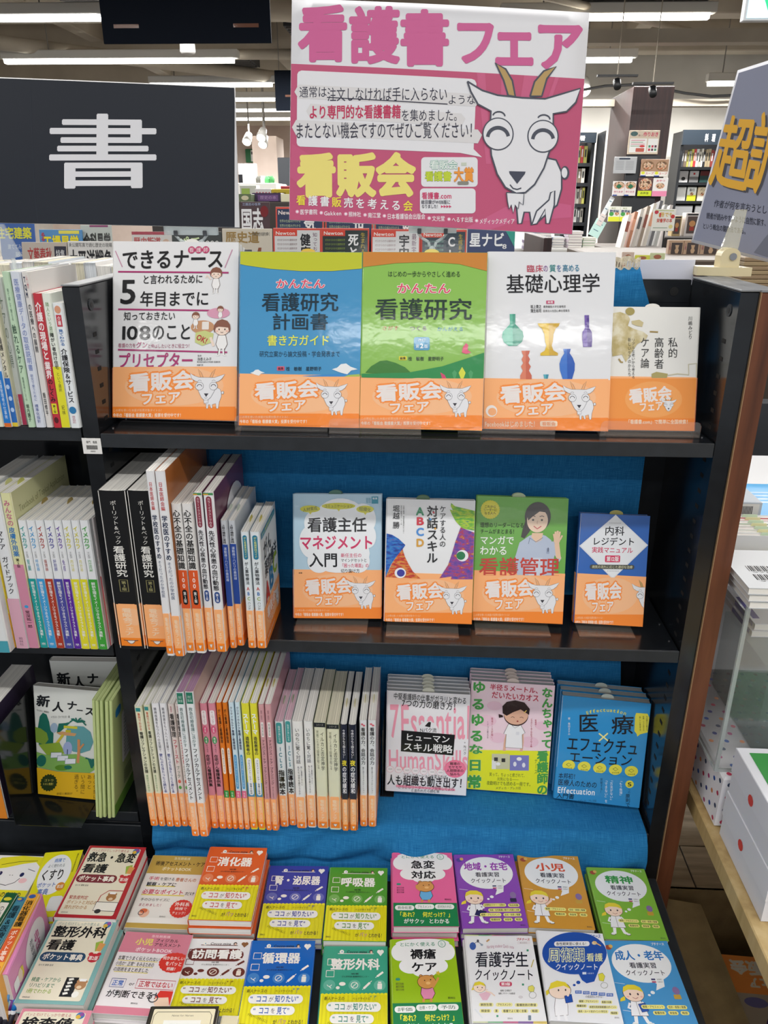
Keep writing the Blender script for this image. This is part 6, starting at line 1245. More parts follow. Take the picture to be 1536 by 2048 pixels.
def shoni(A):
    A.rect(0, 0, 100, 38, '#d68296'); A.text('急性期看護', 40, 4, 68, 9, '#f4dce2'); A.text('小児', 20, 11, 46, 24, '#e8dc6a', bold=.03); A.text('フィジカル', 48, 10, 82, 17, '#2a2028', bold=.015); A.text('アセスメント', 48, 18, 88, 25, '#2a2028', bold=.015); A.text('ポケットBOOK', 24, 28, 78, 36, '#f6e4ea', bold=.02)
    A.ell(86, 52, 22, 18, '#d8382e', 40, .05); A.text('何かおかしい', 68, 41, 99, 48, '#f6e8e4', bold=.02); A.text('をパッと', 74, 50, 98, 58, '#f6e8e4', bold=.02); A.text('把握！', 78, 60, 94, 66, '#f6e8e4', bold=.02)
    for i, t in enumerate(('言葉でうまく伝えられない', '小児の“正常”をみるための', 'の技術をまとめました')): A.rect(6, 52+i*10, 62-i*4, 53+i*10, '#e8d85a'); A.text(t, 4, 44+i*10, 64-i*5, 52+i*10, '#2a2a2e', bold=.008)
    A.line([(8, 84), (28, 84), (28, 98), (8, 98), (8, 84)], .8, '#4a5a8a'); A.text('正常', 10, 86, 26, 96, '#2a6ac0', bold=.015); A.text('or', 34, 87, 42, 95, '#222'); A.line([(44, 83), (97, 83), (97, 98), (44, 98), (44, 83)], .8, '#c24a5a'); A.text('正常ではない', 47, 85, 95, 96, '#cf3a4a', bold=.015)
    A.text('が判断できる！', 8, 102, 84, 115, '#16161a', bold=.015); A.ell(88, 116, 12, 12, '#f0d0b8'); A.poly([(76, 112), (80, 100), (98, 100), (99, 124), (94, 110)], '#d8382e'); A.ring(74, 113, 6, 6, 1.4, '#3a3a44'); A.text('照林社', 46, 121, 56, 124, '#333'); A.rect(0, 129, 100, 141, '#d68296')
F('pink and white child assessment pocket book with red badge in the front row', ((945, 783), (1448, 800), (1318, 1450), (735, 1402)), K7, 0.340, .012, shoni, 3, '#ebe6e8', .004, PG, True)
def notes(A):
    A.rect(6, 5, 96, 136, '#e9e0c2', 2); A.line([(12, 10), (88, 10), (92, 16), (92, 130), (12, 130), (8, 124), (8, 16), (12, 10)], .8, '#4a4638'); A.text('Notes for Nurses', 34, 14, 66, 18, '#5a5444', shear=.2); A.rect(24, 24, 78, 90, '#f0efe9'); A.text('失敗ノート', 32, 30, 70, 42, '#1a1a1a', bold=.02)
F('beige notebook with dark spine and thin frame line, cut off at the bottom', ((1140, 1355), (1668, 1352), (1560, 2060), (985, 2060)), K7, 0.354, .010, notes, 1, '#2a2622', .002, PG, True, slip=None)
F('second beige notebook beneath the framed one at the bottom edge', ((245, 1385), (372, 1395), (330, 1900), (200, 1900)), K8, 0.346, .008, None, 1, '#dcd3b4', .002, PG, True)
# ---- leaning spine-up pocket books at the far left and pens
def sp_orange(A): A.ell(5, 4, 3, 2.6, '#3a5aa0'); A.text('消化器看護', 1.6, 9, 8.4, 42, '#1f1a12', vert=True, bold=.02); A.rect(1, 44, 9, 82, '#cf5a2a', 1); A.text('ポケット事典', 2.4, 46, 7.6, 81, '#f4e8dc', vert=True, bold=.01); A.ell(5, 88, 3, 2.4, '#c2303a')
def sp_teal(A): A.ell(5, 4, 3, 2.6, '#3a5aa0'); A.ell(4, 3.4, 1.8, 1.6, '#d8b040'); A.text('看護&医療略語', 1.6, 12, 8.4, 74, '#12222e', vert=True, bold=.015)
def sp_green(A): A.rect(1.4, 14, 8, 90, '#e6e2d8', 1); A.text('の看護技術', 2.4, 18, 7, 60, '#2a2a22', vert=True); A.ell(5, 9, 3, 2.4, '#d8cf3a')
def sp_pink(A): A.text('看護実習クイックノート', 2.4, 8, 7.6, 62, '#a02a7a', vert=True, bold=.01); A.ell(5, 4, 2.4, 1.6, '#f0d0e4')
def cov_pink(A): A.ell(46, 52, 36, 38, '#e6e2e6'); A.text('母性', 28, 36, 66, 54, '#c24a8a', bold=.02); A.text('看護実習', 24, 58, 70, 70, '#3a3a4a'); A.ell(40, 110, 12, 10, '#f0d8c8'); A.poly([(28, 108), (32, 100), (48, 100), (52, 108), (40, 104)], '#e6d23a'); A.rect(30, 118, 50, 134, '#f0f0f2', 3)
LG = 'slim pocket books leaning spine-up at the left edge'
free_spine_book('pink slim book with its oval cover showing, last of the leaning row', (60, 1112), (325, 492), K7, .405, .152, .098, .012, cover='#d98abc', spine_art=sp_pink, front=cov_pink, group=LG)
free_spine_book('orange leaning pocket book with a round emblem at its head', (-20, 1150), (305, 492), K7, .412, .150, .105, .018, cover='#e8a83a', spine_art=sp_orange, group=LG)
free_spine_book('teal blue leaning pocket book between the green and the orange one', (-120, 1120), (215, 520), K7, .408, .146, .100, .018, cover='#4a8a9e', spine_art=sp_teal, group=LG)
free_spine_book('dark green leaning pocket book at the picture edge', (-220, 1090), (140, 488), K7, .412, .150, .105, .021, cover='#1f5a3a', spine_art=sp_green, group=LG)
for i, (bx, tx, c, b) in enumerate((((-20, 1560), (58, 1255), '#5a9ad0', '#b8d0dc'), ((10, 1560), (88, 1300), '#8ab0bc', '#c8d4d8'), ((25, 1560), (98, 1300), '#6a2a8a', '#e4e4e8'), ((55, 1560), (126, 1300), '#1f84d8', '#dfe6ea'))):
    B = atZ(*K7(*bx), .3075); T = atY(*K7(*tx), B[1]+.02)
    r = empty('marker_pen', B, '%s capped marker pen in the cluster at the lower left corner' % ('light blue', 'grey blue', 'violet', 'bright blue')[i], 'pen', 'capped marker pens')
    d = Vector(T-B); q = MB(); q.tube((0, 0, 0), d*.72, .0042, M_(b, .3), 14); q.build('barrel', r, True)
    q = MB(); q.tube(d*.72, d, .0047, M_(c, .3), 14, .0043); q.build('cap', r, True)
    q = MB(); q.tube(d*.2, d*.6, .00425, M_('#2a2a34', .4), 14); q.build('label_stripe', r, True)
# pen tray under the pens and book rack base
p = atZ(*K7(20, 1500), ZS)
r = empty('pen_tray', (p[0]-.16, p[1]-.07, ZS), 'clear low tray holding the capped pens and leaning books', 'tray')
q = MB(); q.box((0, 0, 0), (.20, .22, .003), ACRYLIC); q.build('tray_floor', r)
q = MB(); q.box((.197, 0, .003), (.2, .22, .014), ACRYLIC); q.build('tray_wall', r)

# ================================================================ LEFT BAY, LOWEST SHELF: metal stand with two books and green booklets
def shinjin(A):
    k = '#1f2226'; gd = '#1f6a5c'
    for c, x, y, s in (('新', 375, 585, 125), ('人', 520, 630, 110), ('ナ', 655, 600, 105), ('ー', 735, 645, 70), ('ス', 835, 645, 100), ('あ', 940, 615, 90), ('る', 990, 760, 90), ('あ', 950, 900, 100), ('る', 1010, 1060, 100)): A.text(c, x-s/2, y-s/2, x+s/2, y+s/2, k, bold=.035)
    A.text('「なるほど」書籍案内', 318, 680, 440, 700, '#333', rot=-6); A.text('イラスト ゴトウヒロシ 著', 460, 720, 640, 745, '#333', rot=6)
    A.poly([(360, 745), (385, 705), (420, 720), (450, 790), (470, 870), (500, 900), (505, 1010), (380, 1010), (355, 860)], gd)
    A.poly([(330, 850), (380, 860), (440, 900), (460, 960), (430, 1010), (350, 990)], '#7a9a3a'); A.ell(500, 845, 34, 48, '#9ab0c8')
    A.poly([(540, 800), (600, 790), (660, 770), (560, 880), (530, 890)], gd); A.poly([(620, 830), (700, 810), (780, 810), (850, 860), (880, 960), (850, 1040), (770, 1070), (690, 1060), (620, 980)], '#5f9aa2')
    for dx, dy in ((-70, 10), (-60, -20), (-20, -35), (40, -38), (80, -5), (90, 30)): A.line([(715, 770), (715+dx*.6, 748+dy*.4), (715+dx, 765+dy)], 14, gd)
    A.poly([(525, 890), (580, 875), (715, 885), (700, 912), (560, 910)], '#c89868'); A.line([(590, 905), (500, 1050)], 22, '#c8b83a'); A.rect(590, 815, 720, 840, '#c8c03a'); A.rect(610, 855, 660, 880, '#b8b02a')
    A.poly([(380, 1010), (560, 980), (620, 1080), (460, 1100)], '#8aa83a'); A.ell(640, 1030, 42, 62, '#9aa8d0'); A.line([(640, 1040), (640, 1110)], 8, '#3a4a6a')
    A.poly([(370, 1075), (460, 1100), (720, 1080), (900, 1140), (940, 1190), (850, 1245), (560, 1235), (390, 1205)], '#7fae5a')
    for x, y in ((540, 1100), (600, 1125), (670, 1150)): A.outlined([(x-44, y-25), (x+50, y-30), (x+50, y+15), (x-44, y+22)], '#dfe3ea', 3, '#5a6a8a')
    A.line([(740, 940), (745, 1050), (740, 1160)], 26, '#c88a5a'); A.line([(745, 1040), (790, 980)], 16, '#c88a5a')
    for dx in (-60, -20, 20, 60, 90): A.line([(870, 1200), (870+dx*.5, 1120), (870+dx, 1100-abs(dx)*.3+30)], 16, gd)
    A.ell(600, 1205, 60, 25, '#5a8a2a'); A.ell(655, 1200, 34, 18, gd); A.ell(420, 1150, 40, 50, gd)
    A.poly([(382, 1208), (560, 1238), (860, 1246), (1030, 1236), (1035, 1480), (800, 1478), (560, 1455), (420, 1418)], '#dcae1e')
    A.ell(500, 1330, 72, 72, '#2a3a1a', 36, .12); A.text('ゴトウ', 460, 1300, 540, 1322, '#d8c860'); A.text('ヒロシ推薦！', 452, 1330, 548, 1352, '#d8c860')
    for i, t in enumerate(('昼の休憩は', 'あっと', 'いう間に', '過ぎる。')): A.text(t, 888-i*58, 1258, 930-i*58, 1258+42*len(t), '#3a3010', vert=True)
    A.text('本', 960, 1290, 1020, 1380, k, bold=.03); A.text('会話と解説が', 570, 1408, 705, 1428, '#3a3010')
def cur_book(label, corn, Z, tau, t, front, slip=None):
    w, h, x, y, z, yaw = quad_place(corn, K0c, Z, tau, t)
    r = make_book(label, w, h, t, cover='#dadcd8', front=front, corners=corn, slip=slip, group='pair of white garden-picture books')
    place(r, x, y, z, yaw, tau); return r, x
_, gx = cur_book('white book with garden illustration and mustard band in the metal stand', ((262, 430), (1060, 400), (1075, 1490), (420, 1420)), ZL3, math.radians(12), .016, shinjin)
r, _ = cur_book('grey shaded copy of the garden book standing behind it', ((535, 145), (1180, 165), (1210, 1000), (560, 990)), ZL3, math.radians(0), .016, None)
A = Art(.14, .2, ((535, 145), (1180, 165), (1210, 1000), (560, 990)))
for c, x, y, s in (('新', 643, 275, 125), ('人', 780, 310, 120), ('ナ', 910, 275, 110)): A.text(c, x-s/2, y-s/2, x+s/2, y+s/2, '#1f2226', bold=.035)
A.build('cover_print', r, (0, -.0002, 0), (1, 0, 0), (0, 0, 1), (0, -1, 0))
# black L-shaped metal stand
bl = atZ(*K0c(275, 1720), ZL3+.001); br = atZ(*K0c(790, 1720), ZL3+.001)
bl[0] = gx-.006
r = empty('metal_bookend', (bl[0], bl[1], ZL3+.0006), 'black glossy metal stand holding the garden-picture book', 'stand')
GL = noise_mat('glossy_black_steel', [(.3, '#101214'), (.7, '#15181a')], (1, 1, 1), 20, 2, .12)
q = MB(); q.box((0, 0, 0), (br[0]-bl[0], .12, .0014), GL); q.build('foot_plate', r)
q = MB(); q.add([(-.0014, 0, 0), (0, 0, 0), (0, .13, 0), (-.0014, .13, 0), (-.0014, .0, .205), (0, .0, .205), (0, .13, .205), (-.0014, .13, .205)], [(0, 3, 2, 1), (4, 5, 6, 7), (0, 1, 5, 4), (1, 2, 6, 5), (2, 3, 7, 6), (3, 0, 4, 7)], GL); q.build('side_plate', r)
# thin green booklets seen edge-on
x0 = atZ(*K0c(1010, 1640), ZL3); GB = 'thin green booklets squeezed beside the upright'
nb_ = 5
def back_text(A):
    A.rect(26, 30, 92, 92, '#e8e8e4', 4); A.rect(8, 16, 24, 26, '#2a7ab0', 4); A.rect(0, 126, 60, 141, '#6a9a3a')
    for i in range(12): A.text('看護の現場で役立つ知識をまとめた一冊', 32, 36+i*4.4, 86, 39+i*4.4, '#4a4a4a')
    for i in range(6): A.rect(30, 104+i*3, 80, 105+i*3, '#5a6a4a')
for i in range(nb_):
    r = make_book('%s thin green booklet in the leaning bundle by the upright' % ('rightmost', 'second', 'third', 'fourth', 'leftmost')[i], .155, .255, .0058, cover='#b9c88a', front=back_text if i == 0 else None, group=GB, pages=pages_mat('#8a9a5a', '#c4cf98', 'green_page_edges') if i == 0 else bpy.data.materials['green_page_edges'])
    xx = atZ(*K0c(1125, 1640), ZL3+.003)
    r.matrix_world = Matrix.Translation((xx[0]-.006-i*.0066-(.003 if i > 1 else 0), xx[1]-.0-.002*(i % 2), ZL3+.0022)) @ Matrix.Rotation(.11, 4, 'Y') @ Matrix.Rotation(math.pi/2, 4, 'Z')
# two books cut by the left edge on the lowest shelf
p0, p1, t0 = K0c(-110, 1735), K0c(100, 1735), K0c(-60, 1200)
spine_book('white and orange book cut by the left edge, lowest shelf', (p0[0], p1[0]), p0[1]-2, (t0[0], t0[0]), 1440, ZL3, -.028, cover='#3a3048', spine='#e6e2de', depth=.17, spine_art=lambda A: (A.rect(0, 40, 10, 100, '#e0862a'), A.rect(0, 32, 10, 40, '#b02a4a'), A.ell(3, 94, 2, 1.6, '#f4e8dc')))
p0, p1, t0 = K0c(-70, 600), K0c(60, 600), K0c(-60, 200)

# ================================================================ POSTERS ON CLIPS
class QuadArt(Art):
    """print on a sheet whose four corners are points of the shop; the sheet may curve a little"""
    def set_quad(s, P, bulge=0):
        s.P = [Vector(p) for p in P]; s.bulge = bulge
        s.n = (s.P[2]-s.P[3]).cross(s.P[0]-s.P[3]).normalized(); 
    def pt(s, x, y, d=0):
        u, v = x/s.w, y/s.h
        p = (s.P[3]*(1-u)+s.P[2]*u)*(1-v)+(s.P[0]*(1-u)+s.P[1]*u)*v
        return p+s.n*(d+s.bulge*math.sin(math.pi*u)+s.bulge*.5*math.sin(math.pi*v*1.0))
    def sheet(s, name, parent, m, mb=None, t=.0006, n=14):
        q = MB(); vs = []; fs = []
        for d in (0, -t):
            for j in range(n+1):
                for i in range(n+1): vs.append(s.pt(s.w*i/n, s.h*j/n, d))
        k = (n+1)**2; N = n+1
        for j in range(n):
            for i in range(n):
                a = j*N+i; fs.append((a, a+1, a+1+N, a+N)); fs.append((k+a, k+a+N, k+a+1+N, k+a+1))
        for i in range(n): fs += [(i, k+i, k+i+1, i+1), (n*N+i, n*N+i+1, k+n*N+i+1, k+n*N+i), (i*N, (i+1)*N, k+(i+1)*N, k+i*N), (i*N+n, k+i*N+n, k+(i+1)*N+n, (i+1)*N+n)]
        q.add(vs, fs, m); return q.build(name, parent, smooth=True)
    def build_on(s, name, parent, step=.00022, base=.0003, sub=.045):
        mb = MB()
        for vs, fs, col, L in s.items:
            d = base+step*L; m = mat(col, .48, 0, .3); V = list(vs); T = []
            for f in fs:
                f = list(f); T += [(f[0], f[i], f[i+1]) for i in range(1, len(f)-1)]
            if s.bulge:                         # split long triangles so that the print follows the curve
                st = T; T = []
                while st:
                    t = st.pop(); e = [(math.dist(V[t[i]], V[t[(i+1) % 3]]), i) for i in range(3)]; mx, i = max(e)
                    if mx > sub: a, b, c = t[i], t[(i+1) % 3], t[(i+2) % 3]; V.append(((V[a][0]+V[b][0])/2, (V[a][1]+V[b][1])/2)); k = len(V)-1; st += [(a, k, c), (k, b, c)]
                    else: T.append(t)
            mb.add([s.pt(x, y, d) for x, y in V], T, m)
        return mb.build(name, parent, recalc=False)
def poster(name, label, corn, crop, Yb, tau, size, sheetcol, bulge=0, yaw=None):
    P = [crop(*c) for c in corn]; bl = atY(*P[3], Yb); br = atY(*P[2], Yb) if yaw is None else None
    if yaw is not None:
        n = np.array([math.sin(yaw), -math.cos(yaw), 0]); br = at_plane(*P[2], bl, n)
    ux = (br-bl)/np.linalg.norm(br-bl); hz = np.array([-ux[1], ux[0], 0]); hz /= np.linalg.norm(hz)
    up = hz*math.sin(tau)+np.array([0, 0, math.cos(tau)]); pn = np.cross(ux, up)
    Q = [at_plane(*p, bl, pn) for p in P]
    r = empty(name, (0, 0, 0), label, 'poster'); A = QuadArt(size[0], size[1], corn); A.set_quad(Q, bulge)
    A.sheet('paper_sheet', r, M_(sheetcol, .45)); return r, A, Q
# pink poster
r, A, QP = poster('poster', 'large pink and white fair poster with a smiling goat above the shelf', ((58, -8), (1510, 62), (1425, 1145), (45, 1073)), KP, .172, math.radians(8), (.39, .275), '#e2e2e6', .004)
pk = '#c4487a'; wt = '#e6e6ea'; k = '#2c2c40'
A.poly([(53, 310), (1484, 384), (1423, 1142), (43, 1072)], '#c25579')
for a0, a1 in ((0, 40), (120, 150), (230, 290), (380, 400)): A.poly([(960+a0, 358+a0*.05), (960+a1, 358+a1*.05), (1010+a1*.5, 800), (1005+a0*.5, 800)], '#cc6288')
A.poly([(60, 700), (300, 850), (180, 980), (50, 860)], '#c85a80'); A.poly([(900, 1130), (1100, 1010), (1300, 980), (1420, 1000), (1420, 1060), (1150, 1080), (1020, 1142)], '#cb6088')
for i, (c, x0, y0, x1, y1) in enumerate((('看', 88, 22, 335, 306), ('護', 338, 34, 586, 318), ('書', 584, 50, 830, 330), ('フ', 840, 82, 1066, 330), ('ェ', 1020, 70, 1264, 345), ('ア', 1236, 92, 1484, 352))): A.text(c, x0, y0, x1, y1, '#cf6297', bold=.036)
A.poly([(86, 362), (92, 350), (106, 344), (934, 388), (950, 394), (958, 410), (944, 738), (936, 750), (100, 714), (88, 708), (83, 696)], wt); A.poly([(930, 715), (985, 768), (850, 742)], wt)
A.rect(72, 425, 952, 492, '#e0dfe0', 30) if 0 else None
for x0, y0, x1, y1 in ((72, 418, 975, 486), (130, 512, 905, 582), (60, 590, 985, 665)): A.poly([(x0+20, y0-6), (x1-20, y0+44), (x1, y0+70), (x1-20, y1+36), (x0+20, y1-6), (x0, y0+30)], '#dcdadb')
A.text('通常は', 95, 420, 232, 478, k); A.text('注文しなければ手に入らない', 232, 426, 818, 498, k); A.text('ような', 818, 464, 955, 514, k)
A.line([(232, 476), (818, 511)], 4, k)
A.text('より専門的な看護書籍', 142, 512, 592, 582, '#c2305a', bold=.022); A.text('を集めました。', 592, 534, 890, 596, k)
A.text('またとない機会ですのでぜひご覧ください！', 74, 594, 965, 680, k)
A.text('看販会', 84, 745, 662, 962, '#efe07e', bold=.05, halo=.0)
for i, c in enumerate('看護書販売を考える会'): A.text(c, 80+i*58, 950+i*3.2, 128+i*58, 1002+i*3.4, '#f2e04a' if i in (0, 3, 9) else '#f0eef0', bold=.02)
A.rect(690, 768, 964, 912, wt, 18); A.rect(684, 920, 954, 1042, wt, 18)
A.text('看販会', 732, 782, 866, 828, '#e8f0ea', bold=.02, halo=.06, hcol='#7ab0a0'); A.text('看護書', 708, 836, 838, 886, '#c6d83a', bold=.03, halo=.05, hcol='#5a8a3a'); A.text('大賞', 848, 816, 946, 890, '#f09a3a', bold=.03, halo=.04, hcol='#b0602a'); A.rect(866, 886, 920, 902, '#8a8a80', 6); A.rect(884, 794, 910, 810, '#c8d0c0')
A.text('看護書.com', 692, 938, 838, 974, '#cf3a6a', bold=.02); A.text('総目録がWEB版に', 690, 976, 832, 998, k, bold=.01); A.text('なりました！', 692, 998, 780, 1018, k, bold=.01)
for i in range(4): A.poly([(786+i*13, 1002), (798+i*13, 1009), (786+i*13, 1016)], '#cf3a6a')
for t, x0, x1 in (('医学書院', 98, 184), ('Gakken', 216, 302), ('照林社', 336, 398), ('南江堂', 430, 494), ('日本看護協会出版会', 524, 710), ('文光堂', 742, 805), ('へるす出版', 838, 942), ('メディックメディア', 972, 1144)):
    y = 1030+(x0-98)*.052; A.ell(x0-13, y+2, 9, 9, '#e8a8c0'); A.ell(x0-13, y+2, 5, 5, '#f6eef2'); A.text(t, x0, y-10, x1, y+16+(x1-x0)*.02, '#f4ecf0', bold=.012)
# the goat, drawn large
g = '#4b4f5c'
A.outlined([(1300, 770), (1345, 780), (1372, 840), (1372, 920), (1350, 1000), (1245, 1092), (1225, 1098), (1216, 1035), (1190, 1035), (1178, 1090), (1160, 1092), (1148, 960), (1150, 830)], wt, 8, g)
A.outlined([(1250, 1030), (1310, 975), (1318, 940), (1338, 930), (1336, 1000), (1312, 1090), (1296, 1090), (1292, 1020), (1252, 1092), (1228, 1094)], wt, 7, g)
A.ell(1388, 842, 21, 33, g); A.ell(1385, 842, 14, 25, wt)
A.outlined([(1112, 468), (1090, 395), (1050, 310), (1100, 340), (1132, 395), (1146, 470)], '#b99a62', 8, g); A.outlined([(1218, 472), (1240, 400), (1285, 348), (1345, 326), (1300, 385), (1275, 470)], '#b99a62', 8, g)
A.outlined([(914, 402), (985, 445), (1060, 468), (1180, 480), (1290, 484), (1370, 460), (1462, 432), (1440, 500), (1395, 545), (1330, 556), (1330, 640), (1318, 720), (1285, 820), (1240, 900), (1195, 940), (1150, 944), (1098, 915), (1058, 850), (1030, 760), (1022, 660), (1028, 545), (965, 512), (930, 450)], wt, 8, g)
for cx, cy in ((1062, 656), (1280, 666)):
    A.ell(cx, cy, 76, 80, g, 40); A.ell(cx, cy, 70, 74, wt, 40)
    A.line([(cx+50*math.cos(math.radians(t)), cy+18-48*math.sin(math.radians(t))) for t in range(8, 180, 12)], 17, g)
A.line([(1036+30+30*math.cos(math.radians(t)), 572-24*math.sin(math.radians(t))) for t in range(5, 185, 20)], 7, g); A.line([(1284+30*math.cos(math.radians(t)), 584-22*math.sin(math.radians(t))) for t in range(0, 180, 20)], 7, g)
A.poly([(1116, 836), (1196, 838), (1192, 850), (1155, 898), (1118, 848)], '#444858'); A.line([(1120, 902), (1135, 920), (1155, 925), (1175, 918)], 6, g)
A.outlined([(1103, 940), (1188, 945), (1184, 1000), (1165, 985), (1160, 1020), (1146, 1000), (1136, 1042), (1126, 1000), (1116, 1022), (1108, 985)], wt, 5, g)
A.build_on('poster_print', r)
# black sheet with the big character
r, A, QB = poster('poster', 'black paper sheet with one huge white character at the left', ((-420, 380), (1204, 446), (1228, 1166), (-420, 1135)), KB, .172, math.radians(5), (.5, .2), '#d9d9d9', .003)
A.poly([(-416, 386), (1200, 450), (1222, 1164), (-416, 1138)], '#1d222c'); A.poly([(-416, 386), (-180, 392), (-170, 1138), (-416, 1138)], '#1b2029')
A.text('書', 262, 566, 852, 968, '#dfdfe3', bold=.012)
A.line([(185, 440), (210, 1000), (225, 1138)], 2, '#2a303b')
A.rect(1204, 446, 1228, 1166, '#d6d6d8')
A.ell(-2, 910, 5, 5, '#d6d6d8'); A.build_on('poster_print', r)
# grey poster on the right, turned towards the aisle
r, A, QR = poster('poster', 'grey tilted poster with gold characters at the right edge', ((1226, 514), (1800, 330), (1800, 2010), (886, 1772)), KR, .34, math.radians(2), (.32, .26), '#dcdce2', 0, yaw=math.radians(-48))
A.poly([(1236, 524), (1800, 345), (1800, 1965), (1560, 1900), (905, 1735)], '#85889a')
A.poly([(1300, 1780), (1380, 1620), (1440, 1520), (1800, 1420), (1800, 1960), (1560, 1898), (1290, 1800)], '#6a6d7c')
for dx, c in ((14, '#4a4a52'), (0, '#d8a43a')):
    A.text('超', 1110+dx, 690+dx, 1320+dx, 1180+dx, c, bold=.022, shear=.55); A.text('訳', 1310+dx, 640+dx, 1540+dx, 1190+dx, c, bold=.022, shear=.55)
A.text('作者が何を言おうとしているかを主眼に', 1040, 1290, 1720, 1372, '#2a2c3a', bold=.01, shear=.3); A.text('読者が読みやすいように自然に訳す、', 1005, 1418, 1400, 1490, '#2a2c3a', bold=.01, shear=.3); A.text('という概念の翻訳法である。', 975, 1530, 1258, 1600, '#2a2c3a', bold=.01, shear=.3)
A.build_on('poster_print', r)

# ---- clear clips
def clear_clip(label, u, v, wd, Y, zbot):
    p = atY(u, v, Y); r = empty('poster_clip', p, label, 'clip', 'clear plastic poster clips'); w = wd/2
    q = MB(); q.box((-w, -.006, -.003), (w, -.004, .017), ACRYLIC_EDGE, .0006); q.build('front_jaw', r)
    q = MB(); q.box((-w, .003, -.003), (w, .005, .017), ACRYLIC_EDGE, .0006); q.build('rear_jaw', r)
    for sx in (-1, 1):
        q = MB(); q.box((sx*w*.55-.003, -.0085, -.004), (sx*w*.55+.003, .0045, .004), M_('#4a4c50', .25), .0008); q.build('hinge_tab', r)
        q = MB(); q.path([(sx*w*.6, -.003, -.003), (sx*w*.45, -.003, -.010), (sx*.006, -.003, -.016), (sx*.004, -.003, -.023)], .0022, ACRYLIC_EDGE, 10); q.build('arm', r, True)
    q = MB(); q.lathe([(.0005, -.0055), (.004, -.004), (.0055, 0), (.004, .004), (.0005, .0055)], (0, -.003, -.027), ACRYLIC_EDGE, 16); q.build('ball_joint', r, True)
    q = MB(); q.tube((0, -.003, -.031), (0, -.003, zbot-p[2]+.012), .0025, ACRYLIC_EDGE, 12); q.build('stem', r, True)
    q = MB(); q.box((-.02, -.010, zbot-p[2]-.004), (.02, .010, zbot-p[2]+.012), ACRYLIC_EDGE, .001); q.build('foot', r)
clear_clip('clear plastic clip gripping the bottom edge of the black character sheet', 383, 466, .084, .190, TOP+.014)
clear_clip('clear plastic clip gripping the bottom edge of the pink fair poster', 865, 462, .074, .190, TOP+.014)
# the cream clip base on the right upright
b = atZ(1448, 550, TOP+.0012)
r = empty('poster_clip', (b[0], b[1], TOP+.0010), 'cream plastic clip base with steel screw on the right upright', 'clip', 'poster clip bases')
CR = M_('#d8cba4', .35)
for nm, mbx in (('base_foot', lambda q: q.prism([(-.046, -.008), (-.046, .03), (.03, .03), (.034, -.022), (.002, -.024)], 'z', .0, .013, CR)),):
    q = MB(); mbx(q); q.build(nm, r)
q = MB(); q.prism([(-.014, .013), (.016, .013), (.016, .030)]+[(.001+.015*math.cos(t), .030+.012*math.sin(t)) for t in [math.pi*i/10 for i in range(1, 10)]]+[(-.014, .030)], 'y', -.014, .012, CR); q.build('hinge_housing', r)
q = MB(); q.tube((.004, -.0142, .029), (.004, -.0165, .029), .0055, M_('#a8a8a8', .25, 1), 18); q.build('screw', r)
q = MB(); q.hexa([(-.012, -.004, .040), (.014, -.004, .040), (.014, .002, .040), (-.012, .002, .040), (.002, -.004, .098), (.018, -.004, .098), (.018, .002, .098), (.002, .002, .098)], glass_mat('yellowed_clear_plastic', '#f0ecd0', .35)); q.build('jaw_blade', r)
ga = atZ(1392, 546, TOP+.001); r = empty('glass_strip', (ga[0], ga[1], TOP+.0008), 'small glass strip lying under the cream clip base', 'strip')
q = MB(); q.prism([(0, 0), (.012, -.045), (.055, -.035), (.045, .02)], 'z', .0, .0001, ACRYLIC_EDGE) if 0 else q.prism([(-.006, .01), (.0, -.05), (.02, -.05), (.02, .03)], 'z', 0, .004, glass_mat('pale_green_glass', '#d0e4e0', .5, .05)); q.build('glass', r)

# ---- hanging dark aisle signs
def sign(label, u0, v0, u1, v1, Y, dashes, writing=None):
    a = atY(u0, v1, Y); b = atY(u1, v0, Y); w, h = b[0]-a[0], b[2]-a[2]
    r = empty('hanging_sign', (a[0], Y, a[2]), label, 'sign')
    q = MB(); q.box((0, 0, 0), (w, .012, h), mat('#161c27', .8, 0, .15), .002); q.build('sign_board', r)
    A = Art(w, h, canvas=(100, 60))
    for x0, x1, y0, y1 in dashes: A.rect(x0, y0, x1, y1, '#80533f')
    if writing: A.text(writing, 20, 6, 80, 30, '#e8e8ea', bold=.02)
    A.build('sign_print', r, (0, 0, 0), (1, 0, 0), (0, 0, 1), (0, -1, 0), .0006, .0006)
    for x in (.1, .9): q = MB(); q.tube((w*x, .006, h), (w*x, .006, max(.05, 3.349-a[2])), .003, M_('#777777', .4, 1), 6); q.build('hanging_wire', r)
sign('dark navy hanging aisle sign with two brown dashes at the top', 208, -110, 534, 88, 4.0, ((7, 22, 47.5, 50), (78, 93, 47.5, 50)))
sign('small dark hanging sign mostly hidden by the pink poster', 552, 140, 640, 222, 7.6, ((22, 52, 36, 39),))
a = atY(1486, 42, 3.0); r = empty('exit_sign', a, 'lit green and white exit sign at the top right corner', 'sign')
q = MB(); q.box((0, 0, 0), (.34, .04, .2), M_('#c8ccd0', .4), .003); q.build('sign_housing', r)
q = MB(); q.box((.012, -.003, .010), (.328, 0, .190), mat('#bfe2ee', .4, 0, .5, .9)); q.build('lit_panel', r)
q = MB(); q.prism([(.03, .08), (.07, .10), (.10, .04), (.14, .035), (.15, .06), (.12, .07), (.16, .16), (.06, .17), (.02, .13)], 'y', -.0045, -.003, mat('#1fb878', .4, 0, .5, .9)); q.build('running_figure', r)
q = MB(); q.tube((.17, .02, .2), (.17, .02, 3.349-a[2]), .012, M_('#888888')); q.build('mount', r)

